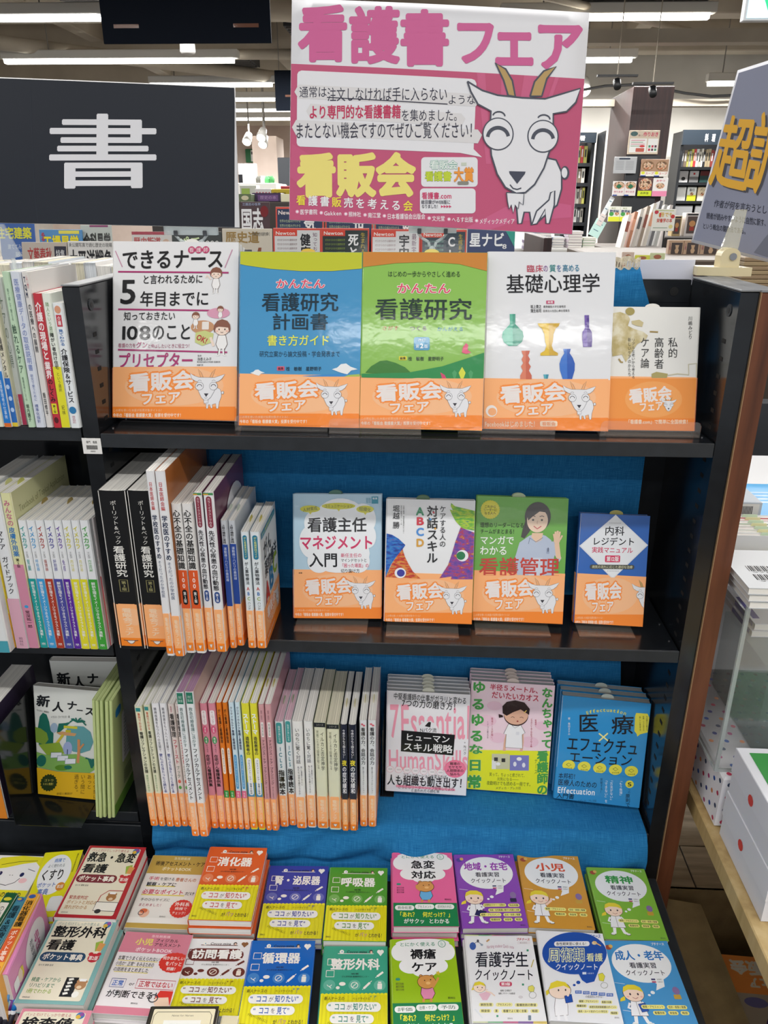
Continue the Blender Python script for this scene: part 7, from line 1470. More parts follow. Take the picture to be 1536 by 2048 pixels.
# ================================================================ BEHIND THE UNIT
# white page edges of the books on the other side of the gondola
RR = random.Random(5)
BG = 'books on the far side of the gondola, seen from above'
x = -.47
k = 0
while x < -.003:
    t = RR.uniform(.017, .027)
    if x+t > -.001: t = -.001-x
    if t < .006: break
    r = make_book('%s book with %s page top from the left, beyond the left bay' % (('first', 'second', 'third', 'fourth', 'fifth', 'sixth', 'seventh', 'eighth', 'ninth')[k//3], ('white', 'ivory', 'pale grey')[k % 3]), .15, .20+RR.uniform(-.004, .004), t-.001, cover=RR.choice(['#dfe3ea', '#e8e2da', '#cfd6dc', '#e6e4e2']), pages=(PAGES, PAGES_CREAM, pages_mat('#b4bac0', '#e2e6ea', 'cool_page_edges'))[k % 3], group=BG)
    r.matrix_world = Matrix.Translation((x+.0, .385, 1.131)) @ Matrix.Rotation(-math.pi/2, 4, 'Z'); x += t; k += 1
r = empty('shelf', (-.5, .23, 1.131), 'black shelf on the far side of the gondola under the white books', 'shelf'); q = MB(); q.box((0, 0, -.02), (.5, .19, -.0006), BLACK); q.build('shelf_plate', r)
# clear plastic sign holder at the left edge
a = atY(2, 500, .12); r = empty('sign_holder', (a[0]-.05, .10, ZL1+.001), 'clear plastic sign holder clip at the left picture edge', 'holder')
tl, tr_, br_, bl_ = [atY(*K0(*p), .12)-np.array([a[0]-.05, .10, ZL1+.001]) for p in ((-120, 40), (30, 40), (205, 350), (40, 400))]
q = MB(); q.hexa([bl_, br_, br_+[0, .004, 0], bl_+[0, .004, 0], tl, tr_, tr_+[0, .004, 0], tl+[0, .004, 0]], glass_mat('holder_clear', '#e8eef0', .3)); q.build('clear_plate', r)
m = (bl_+br_)/2; q = MB(); q.tube(m+[0, .002, .0], (m[0], m[1]+.002, .0), .003, ACRYLIC_EDGE); q.build('stem', r)

# ---- magazine rack
def flatcard(name, label, cat, box, Y, t, col, art=None, tau=.0, group=None, depth=None, crop=KU, parent=None, canvas=(100, 141), drop=None):
    (u0, v0, u1, v1) = box; a = atY(*crop(u0, v1), Y); b = atY(*crop(u1, v0), Y); c = atY(*crop(u1, v1), Y); d = atY(*crop(u0, v0), Y)
    x0 = (a[0]+d[0])/2; x1 = (b[0]+c[0])/2; z0 = (a[2]+c[2])/2; z1 = (b[2]+d[2])/2
    if drop: z0 = z1-drop
    w, h = x1-x0, z1-z0; r = empty(name, (x0, Y, z0), label, cat, group)
    r.rotation_euler = (-tau, 0, 0)
    q = MB(); q.box((0, 0, 0), (w, t, h), M_(col, .35), min(.001, t*.2)); q.build('cover', r)
    if t > .004: q = MB(); q.box((.001, t*.12, h-.0005), (w-.001, t*.88, h+.0004), PAGES); q.build('page_edge', r)
    if art:
        A = Art(w, h, canvas=canvas); art(A); A.build('cover_print', r, (0, 0, 0), (1, 0, 0), (0, 0, 1), (0, -1, 0), .0004, .0004)
    return r
YM = 2.15
def newton(body, big, side, panel, txt):
    def f(A):
        A.rect(3, 4, 97, 137, panel); A.rect(3, 4, 50, 15, '#d8402a'); A.text('Newton', 5, 4.5, 46, 14, '#f0e4de', bold=.02)
        A.text(big, 56, 10, 78, 10+24*len(big), '#15151a' if panel == '#dadada' else '#f0f0f0', vert=True, bold=.03)
        A.text(side, 82, 8, 92, 70, '#c8b030' if panel != '#dadada' else '#6a3a5a', vert=True)
        for i in range(6): A.text('ゼロからわかる最新科学', 8, 20+i*8, 50, 25+i*8, txt)
    return f
def mag(label, box, col, art, Y=YM, h=.285):
    return flatcard('magazine', label, 'magazine', box, Y, .007, col, art, .16, 'magazines in the rack behind the unit', drop=h)
NR = 'red-framed science magazine '
mag(NR+'with white panel and health title, first in the front tier', (543, 455, 640, 500), '#d0402c', newton(0, '健康', '知っておきたい', '#dadada', '#8a6a6a'))
mag(NR+'with black panel, second in the front tier', (640, 455, 737, 500), '#d0402c', newton(0, '死と', '生まれる意味', '#24302e', '#8aa040'))
mag(NR+'with white panel, third in the front tier', (741, 457, 841, 500), '#d0402c', newton(0, '宇宙', '最新宇宙論', '#dadada', '#8a6a6a'))
mag(NR+'with dark teal panel and white letters, fourth in the front tier', (842, 458, 934, 500), '#d0402c', newton(0, 'Chat', '生成系の世界', '#1c3440', '#7ab0a0'))
def hoshi(A): A.text('星ナビ', 4, 6, 78, 34, '#f0f2f4', bold=.03, halo=.05, hcol='#1a2a4a'); A.text('8', 74, 26, 84, 38, '#e8e8e8', bold=.02); A.text('地球防衛の', 52, 44, 96, 54, '#e8ecf0', bold=.01); A.poly([(78, 0), (100, 0), (100, 34)], '#2aa090')
mag('dark blue astronomy magazine at the right end of the front tier', (936, 457, 1032, 500), '#24386a', hoshi)
def tier2(a, b): return lambda A: (A.rect(3, 4, 97, 137, '#2c3a5a'), A.text('Newton', 5, 5, 50, 16, '#f0e4de', bold=.02), A.rect(3, 4, 52, 17, '#d8402a') if 0 else None, A.text(a, 58, 20, 84, 74, '#f0f0f0', vert=True, bold=.03), [A.text('世界の仕組みがわかる', 8, 24+i*9, 52, 30+i*9, '#b8c8a0') for i in range(5)])
mag(NR+'in the rear tier beside the poster edge', (548, 412, 645, 455), '#d0402c', tier2('気象', ''), YM+.09)
mag(NR+'in the rear tier, under the pink poster', (648, 414, 745, 455), '#d0402c', tier2('世界', ''), YM+.09)
mag(NR+'in the rear tier, above the white-panel pair', (748, 416, 845, 455), '#d0402c', tier2('数学', ''), YM+.09)
def hist(A): A.text('歴史道', 6, 5, 74, 28, '#9a7a3a', bold=.03); A.text('日', 38, 38, 62, 62, '#2a2a3a', bold=.03); A.poly([(66, 56), (72, 36), (78, 36), (76, 52), (88, 50), (95, 66), (90, 80), (70, 80), (68, 66)], '#8a4a2a'); A.text('特集歴史の謎を解く', 60, 6, 96, 14, '#4a4a4a'); A.ell(20, 60, 12, 14, '#8a8a6a')
mag('beige history magazine with gold characters and a brown animal', (440, 456, 541, 500), '#cfc6b4', hist)
def sango(A): A.text('国志', 0, 12, 80, 62, '#e8e8ea', bold=.03); A.text('読本', 10, 70, 60, 96, '#c8a03a', bold=.03); A.ell(82, 20, 14, 12, '#7a1a22'); A.text('三国志の世界', 6, 2, 70, 8, '#a8b8d8'); A.rect(0, 112, 100, 122, '#c23a4a')
mag('dark maroon reader with a large white brush character', (478, 402, 536, 455), '#3c1a24', sango, YM+.09, .26)
def kaido(A): A.text('歴史街道', 4, 10, 72, 30, '#b03a3a', bold=.03); A.ell(85, 30, 12, 16, '#caa890'); A.rect(0, 0, 100, 6, '#a83a4a')
mag('history monthly with red lettering left of the clear clip', (257, 462, 338, 500), '#d0ccc8', kaido)
def pachi(A): A.text('パチ', 10, 8, 60, 36, '#c8dca0', bold=.02); A.text('2000', 58, 14, 96, 30, '#cfd0c8'); A.ell(40, 60, 26, 22, '#4a5a4a')
mag('dark green magazine directly behind the clear clip', (338, 462, 438, 500), '#262e2c', pachi)
def kouj(A): A.text('工場見学', 8, 12, 92, 40, '#ecdc2a', bold=.04, halo=.05, hcol='#2a5a9a'); A.rect(46, 2, 94, 9, '#e8dc5a'); A.text('るるぶ', 3, 6, 14, 34, '#c23a4a', vert=True, bold=.03)
mag('bright blue and yellow factory tour guide in the left rack', (70, 458, 156, 482), '#4a8ac0', kouj, YM, .26)
def shakai(A): A.text('社会科見学', -14, 16, 96, 54, '#22241f', bold=.04, halo=.04, hcol='#e8e6e0'); A.rect(30, 0, 90, 4, '#8a3a6a')
mag('pale school trip magazine with heavy black characters', (154, 449, 216, 482), '#b8beb8', shakai, YM+.02, .26)
def taku(A): A.text('住宅建築', -10, 8, 92, 34, '#e0dc3a', bold=.03); A.text('建ててみたい', 20, 44, 80, 56, '#d0dce8'); A.text('厳選', 40, 60, 70, 72, '#d0dce8')
mag('blue housing magazine with yellow characters at the left edge', (-10, 445, 60, 482), '#2a5aa4', taku, YM+.02, .26)
def bun(A): A.text('文藝春秋', 12, 10, 66, 40, '#b03a3a', bold=.015); A.rect(72, 8, 98, 40, '#2a2a3a'); A.text('特集', 75, 14, 95, 34, '#e0e0e0')
flatcard('magazine', 'grey literary monthly with red characters in the lower front of the rack', 'magazine', (36, 483, 127, 540), YM-.1, .012, '#b8aca0', bun, .2, 'magazines in the rack behind the unit', canvas=(100, 120), drop=.23)
def taihei(A): A.text('太平洋戦争', 2, 16, 96, 60, '#1e1e22', bold=.03); A.text('未公開写真で読む歴史の現場', 2, 3, 96, 12, '#5a5a5a')
flatcard('magazine', 'white war history magazine with black characters, right of the monthly', 'magazine', (129, 481, 222, 540), YM-.1, .012, '#d4d2ce', taihei, .2, 'magazines in the rack behind the unit', canvas=(100, 120), drop=.23)
# rack body
r = empty('magazine_rack', (-1.5, 2.0, 0), 'black stepped magazine rack behind the nursing books', 'rack')
q = MB(); q.box((0, .0, 0), (2.42, .55, .80), BLACK); q.build('rack_base', r)
q = MB(); q.box((0, .30, .80), (2.42, .55, 1.16), BLACK); q.build('rear_step', r)
q = MB(); q.box((0, .02, .80), (2.42, .05, .98), BLACK); q.build('front_ledge', r)
# right end board of the rack
a = atY(1040, 462, 2.0)
r = empty('end_panel', (max(a[0], .925), 1.98, 0), 'dark wooden end board of the magazine rack', 'panel'); q = MB(); q.box((0, 0, 0), (.03, .6, 1.31), WOODDARK, .002); q.build('board', r)

# ---- far left: counters, column and screens between the two posters
def box_thing(name, label, cat, box, Y, depth, col, art=None, group=None, extra=None, rough=.5, canvas=(100, 100), down=None):
    if name == 'display_box': down = TZ
    u0, v0, u1, v1 = box; a = atY(u0, v1, Y); b = atY(u1, v0, Y); z0 = a[2] if down is None else down
    r = empty(name, (a[0], Y, z0), label, cat, group); w, h = b[0]-a[0], b[2]-z0
    q = MB(); q.box((0, 0, 0), (w, depth, h), col if not isinstance(col, str) else M_(col, rough), min(.006, w*.03)); q.build('body', r)
    if art: A = Art(w, h, canvas=canvas); art(A); A.build('face_print', r, (0, 0, 0), (1, 0, 0), (0, 0, 1), (0, -1, 0), .001, .001)
    if extra: extra(r, w, h)
    return r
TZ = atY(500, 404, 3.0)[2]+.001
box_thing('display_board', 'white board with a black screen between the two posters', 'board', (478, 327, 512, 366), 8, .05, '#dcdcdc', lambda A: (A.rect(0, 6, 22, 20, '#1a1a1e'),), down=0)
box_thing('pillar', 'pale pink pillar in the far hall', 'pillar', (508, 272, 552, 362), 15, .8, PINKW, down=0)
box_thing('bookcase', 'dark tall case beside the pink poster edge', 'bookcase', (557, 315, 590, 364), 9, .4, '#22252a', lambda A: (A.line([(8, 2), (8, 98)], 1, '#3a3d42'),), down=0)
box_thing('notice_frame', 'green framed notice on the far wall', 'frame', (492, 298, 508, 325), 19.4, .09, '#2a7a4a', lambda A: (A.rect(60, 8, 94, 92, '#e0e0dc'), A.rect(66, 20, 88, 40, '#444')))
r = box_thing('counter', 'white counter with small goods in the far hall', 'counter', (470, 366, 552, 372), 6.5, .6, '#d6d3cc', down=0)
for i, (u, v, c, nm) in enumerate(((516, 361, '#5a5a52', 'grey small jar'), (524, 361, '#dcdcd4', 'white small jar'), (533, 361, '#4aa05a', 'green small pot'), (541, 360, '#2a7a3a', 'leafy green pot'))):
    p = atY(u, 367, 6.55); o = empty('jar', (p[0], 6.6, p[2]), nm+' on the far white counter', 'jar', 'small goods on the far counter')
    q = MB(); q.lathe([(.025, 0), (.03, .02), (.03, .045), (.018, .055), (.018, .065)], (0, 0, 0), M_(c), 14); q.build('body', o, True)
for (lb, box, Y, c, art) in (('red display block by the poster edge', (562, 372, 590, 386), 4.6, '#b8303c', None),
    ('yellow sign strip over the mid tables', (543, 378, 580, 386), 4.0, '#c8b02a', lambda A: [A.text('新刊', 10+i*24, 20, 30+i*24, 80, '#3a3010') for i in range(3)]),
    ('white label strip with red dots over the mid tables', (510, 377, 542, 385), 4.0, '#e2dedc', lambda A: [A.ell(12+i*19, 50, 5, 26, '#c23a4a') for i in range(5)]),
    ('pale green and white box on the mid table', (480, 370, 512, 382), 4.4, '#d8dcd0', lambda A: A.rect(10, 20, 60, 60, '#a8c860')),
    ('dark purple poster lying on the mid table', (504, 386, 562, 402), 3.4, '#3a2a4a', lambda A: (A.rect(20, 20, 90, 90, '#6a4a7a'), A.text('歴史の本', 28, 30, 84, 70, '#b090b8'))),
    ('cream bottle-shaped pack by the poster edge', (562, 388, 582, 404), 3.2, '#ddd8b8', None),
    ('green photo book left of the purple poster', (478, 388, 502, 400), 3.3, '#5a6a4a', lambda A: A.ell(50, 50, 30, 30, '#c8c0a0'))):
    box_thing('display_box', lb, 'box', box, Y, .12, c, art)
r = box_thing('display_table', 'dark table carrying the far display boxes', 'table', (300, 404, 720, 410), 3.0, 1.9, '#3a3430', down=0)

# ---- right background: column with book panels
YC = 6.6
def column():
    a = atY(1236, 465, YC); b = atY(1350, 172, YC); c = atY(1200, 200, YC+.8)
    r = empty('column', (a[0], YC, 0), 'dark red-brown clad column with book pockets in the background', 'column')
    w = b[0]-a[0]; H = b[2]
    q = MB(); q.box((0, 0, 0), (w, .85, H), WOODDARK, .004); q.build('cladding', r)
    q = MB(); q.box((.003, -.03, 0), (w-.06, -.001, atY(1300, 311, YC)[2]), M_('#1a1d22', .5)); q.build('black_panel', r)
    return a[0], w
cx, cw = column()
def face(label, box, col, art, Y=YC-.06, nm='book', cat='book', grp='face-out books on the dark column'):
    return flatcard(nm, label, cat, box, Y, .02, col, art, 0, grp, crop=KR)
def recipe(t, c, lower):
    def f(A): A.ell(50, 52, 44, 40, '#8a6a4a', 24); A.ell(50, 52, 36, 32, 'food', 24); A.rect(0, 100, 100, 141, lower); A.ell(18, 112, 14, 12, '#d8d83a'); A.text(t, 34, 106, 96, 126, c, bold=.02); A.rect(0, 132, 40, 141, '#2a4a9a')
    return f
face('brown recipe book with a bowl, left of the top pair', (520, 1165, 620, 1290), '#a88468', recipe('スープ', '#c23a4a', '#e4e0d8'))
face('brown recipe book with a bowl, right of the top pair', (620, 1165, 718, 1292), '#a88468', recipe('スープ', '#c23a4a', '#e4e0d8'))
def leaf(A): A.ell(50, 40, 48, 36, 'food', 20); A.ell(50, 50, 26, 24, '#2a6a4a', 8, .2); A.text('作りおき', 10, 92, 90, 112, '#b04a6a', bold=.02); A.rect(0, 130, 40, 141, '#2a4a9a')
face('white recipe book with green leaf badge, left of its pair', (315, 1325, 398, 1432), '#dcd4d0', leaf); face('white recipe book with green leaf badge, right of its pair', (400, 1326, 482, 1432), '#dcd4d0', leaf)
face('dark bento book with lime lower band', (498, 1300, 600, 1434), '#5a3a3a', lambda A: (A.ell(50, 50, 46, 46, 'food', 20), A.rect(0, 100, 100, 141, '#c8d82a'), A.text('お弁当', 20, 108, 80, 128, '#2a3a1a', bold=.02)))
face('white and pink sweets book beside the bento book', (604, 1302, 712, 1436), '#e0dcd8', lambda A: (A.ell(50, 60, 30, 22, 'food', 20), A.rect(0, 100, 100, 141, '#e088a8'), A.text('おやつ', 20, 12, 80, 30, '#c23a5a', bold=.02)))
def yel(A): A.rect(0, 96, 100, 141, '#d8dc3a'); A.ell(26, 70, 20, 20, '#4a9a4a'); A.ell(74, 66, 18, 18, 'food'); A.text('野菜帖', 8, 30, 92, 56, '#3a4a6a', bold=.03); A.text('毎日', 20, 8, 60, 24, '#7a8a3a')
face('white and yellow vegetable book, left of its pair', (282, 1510, 364, 1620), '#e0e0d4', yel); face('white and yellow vegetable book, right of its pair', (366, 1512, 446, 1620), '#e0e0d4', yel)
face('small cream cookbook alone on the lower panel', (502, 1533, 578, 1624), '#d4d2c4', lambda A: (A.ring(34, 70, 16, 16, 5, '#c87a8a'), A.text('ごはん', 40, 20, 90, 50, '#4a4a3a'), A.rect(0, 128, 60, 141, '#2a4a9a')))
face('white booklet half behind the hand-written sign', (584, 1528, 680, 1624), '#d8d4d8', lambda A: (A.rect(0, 30, 30, 120, '#8a9ac8'), A.ell(20, 100, 14, 14, '#b04a8a')))
def tsuku(A):
    A.ell(16, 14, 12, 10, '#3a5a5a'); A.text('作りおき', 46, 6, 96, 26, '#c23a5a', bold=.03); A.text('簡単レシピ', 30, 16, 46, 26, '#7a3a4a'); A.rect(4, 34, 60, 92, '#e4e4e0'); A.rect(64, 34, 97, 92, '#e4e4e0')
    for i in range(4): A.rect(8, 40+i*8, 54-6*(i % 2), 43+i*8, ('#c87a8a', '#7a9a7a')[i % 2])
    for i in range(3):
        for j in range(2): A.rect(67+i*10, 62+j*14, 74+i*10, 72+j*14, ('#4a8a6a', '#b03a4a', '#5a3a4a')[(i+j) % 3])
    A.rect(26, 74, 54, 90, '#b85a4a', 2); A.ell(46, 66, 9, 5, '#c83a3a')
flatcard('sign_board', 'recipe ranking board with pink lettering on the column', 'sign', (428, 954, 650, 1128), YC-.03, .012, '#c9b9a4', tsuku, 0, None, crop=KR, canvas=(100, 100))
flatcard('sign_board', 'plain grey list board on the black column panel', 'sign', (322, 1148, 486, 1268), YC-.06, .012, '#b0b2b4', lambda A: (A.rect(20, 6, 70, 16, '#3a4252', 4), [A.rect(8+44*(i % 2), 26+8*(i//2), 44+44*(i % 2), 28+8*(i//2), '#7a7c80') for i in range(14)]), 0, None, crop=KR, canvas=(100, 100))
# ceiling track camera and cable lamp near the column
for lb, (u, v), Y in (('black ceiling track camera above the column', (1304, 183), 6.0), ('black spotlight hanging from the cable left of the column', (1233, 168), 6.0)):
    p = atY(u, v, Y); r = empty('track_camera', p, lb, 'camera'); q = MB(); q.tube((0, 0, .02), (0, -.05, -.03), .032, M_('#15171a'), 14, .028); q.build('body', r, True)
    q = MB(); q.box((-.16, -.02, .05), (.16, .02, .065), M_('#15171a')); q.build('track', r); q = MB(); q.tube((0, 0, .02), (0, 0, max(.2, 3.349-p[2])), .004, BEAMM); q.build('stem', r)

# ---- right background: cookery bookcase with header
YK = 8.6
def bookcase(label, box, Y, rows, header=None, side=None, n=18, seed=1, grp=''):
    u0, v0, u1, v1 = box; a = atY(u0, v1, Y); b = atY(u1, v0, Y); x0, x1, zt = a[0], b[0], b[2]; w = x1-x0; R = random.Random(seed)
    r = empty('bookcase', (x0, Y, 0), label, 'bookcase')
    q = MB(); q.box((0, .32, 0), (w, .34, zt), M_('#14161a')); q.build('back_board', r)
    for xx in (0, w-.03): q = MB(); q.box((xx, 0, 0), (xx+.03, .32, zt), M_('#1b1e22')); q.build('side_board', r)
    if header:
        hv = atY(u0, header[1], Y)[2]; q = MB(); q.box((0, -.04, hv), (w, .0, zt+.01), M_('#1c2833', .45)); h = q.build('header_board', r)
        A = Art(w, zt-hv, canvas=(100, 20)); A.text(header[0], header[2], 4, header[3], 16, '#e6e6e6', bold=.03); A.build('header_lettering', h, (0, -.0405, hv), (1, 0, 0), (0, 0, 1), (0, -1, 0), .001, .001)
    for ri, (vt, vb, kind) in enumerate(rows):
        cnt = {}
        zb = atY((u0+u1)/2, vb, Y)[2]; zh = atY((u0+u1)/2, vt, Y)[2]; q = MB(); q.box((.03, 0, zb-.03), (w-.03, .32, zb), M_('#191c20')); q.build('shelf_board', r)
        x = .04; i = 0
        pal = ['#d8d4c8', '#b8b4a8', '#8a3a34', '#c23a3a', '#2a2a2e', '#5a5a5e', '#a8987a', '#b8b45a', '#d2d2ce', '#7a6a5a', '#3a4a5a', '#a8a49a']
        if kind == 's':
            while x < w-.07:
                t = R.uniform(.02, .036); h = (zh-zb)*R.uniform(.84, 1.0); c = R.choice(pal)
                cnt[c] = cnt.get(c, 0)+1
                lb = '%s %s spine from the left, %s row of the %s' % (('first', 'second', 'third', 'fourth', 'fifth', 'sixth', 'seventh', 'eighth', 'ninth', 'tenth')[min(9, cnt[c]-1)], {'#d8d4c8': 'ivory', '#b8b4a8': 'light taupe', '#8a3a34': 'dull red', '#c23a3a': 'bright red', '#2a2a2e': 'black', '#5a5a5e': 'grey', '#a8987a': 'sand', '#b8b45a': 'olive yellow', '#d2d2ce': 'white', '#7a6a5a': 'brown', '#3a4a5a': 'slate blue', '#a8a49a': 'stone grey'}[c], ('top', 'second', 'third', 'lowest')[ri], grp)
                o = empty('book', (x0+x, Y+.03, zb+.001), lb, 'book', 'spines in the '+grp)
                q = MB(); q.box((0, 0, 0), (t-.003, .2, h), M_(c), .002); q.build('cover', o)
                q = MB(); q.box((t*.25, -.0012, h*.35), (t*.65, 0, h*.8), M_('#2a2a2a' if c in ('#d8d4c8', '#d2d2ce', '#b8b45a', '#a8987a', '#b8b4a8', '#a8a49a') else '#d8d8d4')); q.build('spine_title', o)
                x += t; i += 1
        else:
            for (nm, c, f) in kind:
                t = (w-.1)/len(kind); o = empty('book', (x0+x, Y+.05, zb+.001), nm, 'book', 'face-out books in the '+grp); h = (zh-zb)*.94
                q = MB(); q.box((0, 0, 0), (t*.86, .03, h), M_(c), .002); q.build('cover', o)
                A = Art(t*.86, h, canvas=(100, 120)); f(A); A.build('cover_print', o, (0, 0, 0), (1, 0, 0), (0, 0, 1), (0, -1, 0), .001, .001); x += t
    return r
GK = 'cookery bookcase'
lines = lambda c, d: (lambda A: (A.rect(0, 70, 100, 120, c), A.text(d, 20, 12, 80, 40, '#4a4a4a', bold=.02), A.ell(50, 60, 20, 16, 'food')))
bookcase('black cookery bookcase with white header characters, right of the column', (1338, 262, 1470, 470), YK, [
  (297, 334, 's'), (340, 365, [('white photo book with a dark oval in the cookery case', '#dcdcdc', lambda A: A.ell(50, 80, 22, 18, '#2a2a2a')), ('book with white upper band in the cookery case', '#8a8a8a', lambda A: (A.rect(0, 0, 100, 60, '#e0e0e0'), A.rect(40, 20, 60, 40, '#c23a3a'))), ('dark teal and red photo book in the cookery case', '#2a4a48', lambda A: A.rect(0, 0, 100, 50, '#6a2a2a')), ('pale photo book behind the grey poster', '#c0c0bc', lambda A: A.ell(50, 60, 30, 30, 'photo_grey'))]),
  (372, 402, [('row of white spines left of the orange book', '#d8d8d4', lambda A: [A.line([(i*16, 0), (i*16, 120)], 2, '#8a8a84') for i in range(1, 6)]), ('white and yellow face-out cookbook', '#dfe3dc', lines('#d8dc3a', '毎日')), ('beige face-out bread book', '#d8c8a8', lines('#e0d8c8', 'パン')), ('pale cookbook at the poster edge', '#dcd8cc', lines('#c8c0b0', '菓子'))]),
  (408, 468, [('large blank white panel on the lower shelf', '#d8dadc', lambda A: None), ('second blank white panel at the poster edge', '#d8dadc', lambda A: None)])],
  header=('料　理', 290, 42, 62), seed=3, grp=GK)
GL_ = 'left side bookcase'
bookcase('tall black bookcase with white books between poster and column', (1120, 268, 1192, 470), 6.9, [(288, 326, 's'), (332, 366, 's'), (372, 408, 's'), (412, 445, 's')], header=('看', 286, 40, 60), seed=8, grp=GL_)
box_thing('bookcase_end', 'flat black end board beside the left side bookcase', 'panel', (1190, 261, 1212, 492), 6.6, .35, '#171a1e', down=0)
a = atY(1198, 445, 6.3)
for i, (u0, v0, u1, v1, c, lb) in enumerate(((1203, 388, 1212, 430, '#dfe3e6', 'upper white card dangling before the bookcase end'), (1178, 432, 1200, 468, '#bfe0d8', 'mint green card dangling lowest before the bookcase end'), (1193, 424, 1204, 448, '#d8ccc8', 'small beige card dangling between the two cards'))):
    flatcard('dangling_card', lb, 'card', (u0, v0, u1, v1), 6.59-.004*i, .003, c, lambda A: (A.rect(20, 20, 80, 24, '#5a7a8a'), A.rect(20, 60, 70, 64, '#5a7a8a')), 0, 'cards dangling by the bookcase', canvas=(100, 100)).rotation_euler = (0, .45, 0)

# ---- mid right: table with stacks, magazine pile, boxed books
p = atY(1132, 497, 3.2); z = p[2]; b = atY(1203, 497, 3.2)
r = empty('display_table', (p[0]-.35, 3.2, 0), 'white display table edge with book stacks behind the vase book', 'table')
q = MB(); q.box((0, 0, z-.025), (b[0]-p[0]+.35, .7, z), M_('#d6d6d2', .4), .008); q.build('table_top', r)
for x in (.03, b[0]-p[0]+.28): q = MB(); q.box((x, .04, 0), (x+.03, .07, z-.025), M_('#9a9a98', .3, 1)); q.build('leg', r)
def stack(lb, u0, u1, vb, Y, n, t, cols, d=.14, z=None, grp=None):
    a = atY(u0, vb, Y); b = atY(u1, vb, Y); z0 = a[2] if z is None else z
    for k in range(n):
        o = empty('book', (a[0]+.004*math.sin(k*3), Y+.003*math.cos(k*5), z0+k*(t+.0008)), lb+(', %s from the bottom' % ('lowest', 'second', 'third', 'fourth', 'fifth', 'sixth', 'seventh')[k]), 'book', grp or lb)
        w = b[0]-a[0]; q = MB(); c = M_(cols[k % len(cols)], .4); q.box((0, 0, 0), (w, d, .0008), c); q.box((0, 0, t-.0008), (w, d, t), c); q.box((-.0008, 0, 0), (0, d, t), c); q.build('cover', o)
        q = MB(); q.box((.001, .001, .0008), (w-.002, d-.001, t-.0008), PAGES); q.build('page_block', o)
stack('pink-grey flat book stack on the white table', 1136, 1164, 494, 3.24, 6, .013, ['#c8b8c4', '#e0dce0'], z=z+.001)
stack('mint green flat book stack on the white table', 1165, 1190, 494, 3.26, 4, .012, ['#a8d0b8', '#cfe0b0'], z=z+.001)
stack('blue and white flat book stack left on the white table', 1070, 1102, 494, 3.24, 5, .014, ['#3a5a8a', '#d8dce0'], z=z+.001)
stack('loose white papers stacked beside the blue book stack', 1104, 1128, 494, 3.3, 4, .012, ['#dcdcdc', '#8a9ab8'], z=z+.001)
stack('white and purple flat book stack at the table edge', 1050, 1082, 498, 3.05, 3, .014, ['#6a5a8a', '#dcd8e0'], z=z+.001)
# leaning magazines
LM = [('#dcd4cc', 'white magazine with grey photo at the front of the leaning pile'), ('#b87a5a', 'orange-brown magazine in the leaning pile'), ('#c8c4bc', 'pale grey magazine in the leaning pile'), ('#9a8a7a', 'taupe magazine in the leaning pile'), ('#d8d0c4', 'cream magazine in the leaning pile'), ('#6a6a6e', 'dark grey magazine at the back of the leaning pile'), ('#bcbcb8', 'silver magazine at the back of the leaning pile'), ('#d4ccc8', 'ivory magazine at the right of the leaning pile')]
for i, (c, lb) in enumerate(LM):
    p = atY(1240+i*11, 497, 3.6+i*.05)
    o = empty('magazine', p, lb, 'magazine', 'leaning magazine pile behind the lace cloth', rot=(-.2, .22, .05)); h = .19+.018*i if i < 6 else .26
    q = MB(); q.box((0, 0, 0), (.018, .10, h), M_(c, .4), .001); q.box((.0, -.001, 0), (.018, 0, h), M_(c)); q.build('cover', o)
    q = MB(); q.box((.0, -.0018, h*.5), (.018, -.001, h*.8), M_(('#8a4a3a', '#e0a080', '#5a5a5a')[i % 3])); q.build('spine_title', o)
p = atY(1332, 470, 3.5)
r = box_thing('display_table', 'dark table under the leaning magazine pile', 'table', (1228, 499, 1352, 506), 3.45, .7, '#4a4038', down=0)
def hand(A): A.ell(14, 14, 9, 9, '#c23a4a'); A.text('1冊でも', 22, 14, 90, 36, '#d8b040', bold=.02); A.text('1', 22, 12, 36, 40, '#c83a4a', bold=.03); A.text('栄養学の本', 18, 42, 88, 62, '#c84a3a', bold=.02); A.ell(88, 34, 9, 9, '#c23a3a'); A.rect(6, 84, 70, 87, '#8aa08a'); A.ell(84, 80, 9, 9, '#d8cf8a'); A.line([(10, 6), (90, 8)], 2, '#b8c86a')
flatcard('sign_card', 'hand-written white price card on a stick above the magazine pile', 'sign', (1305, 418, 1350, 462), 3.5, .004, '#e4e4dc', hand, 0, None, canvas=(100, 100))
r = empty('sign_stick', (p[0]-.01, 3.506, atY(1300, 499, 3.45)[2]+.001), 'thin black stick carrying the hand-written card', 'stick'); q = MB(); q.tube((0, 0, 0), (0, 0, .17), .004, M_('#1a1a1a')); q.build('rod', r)
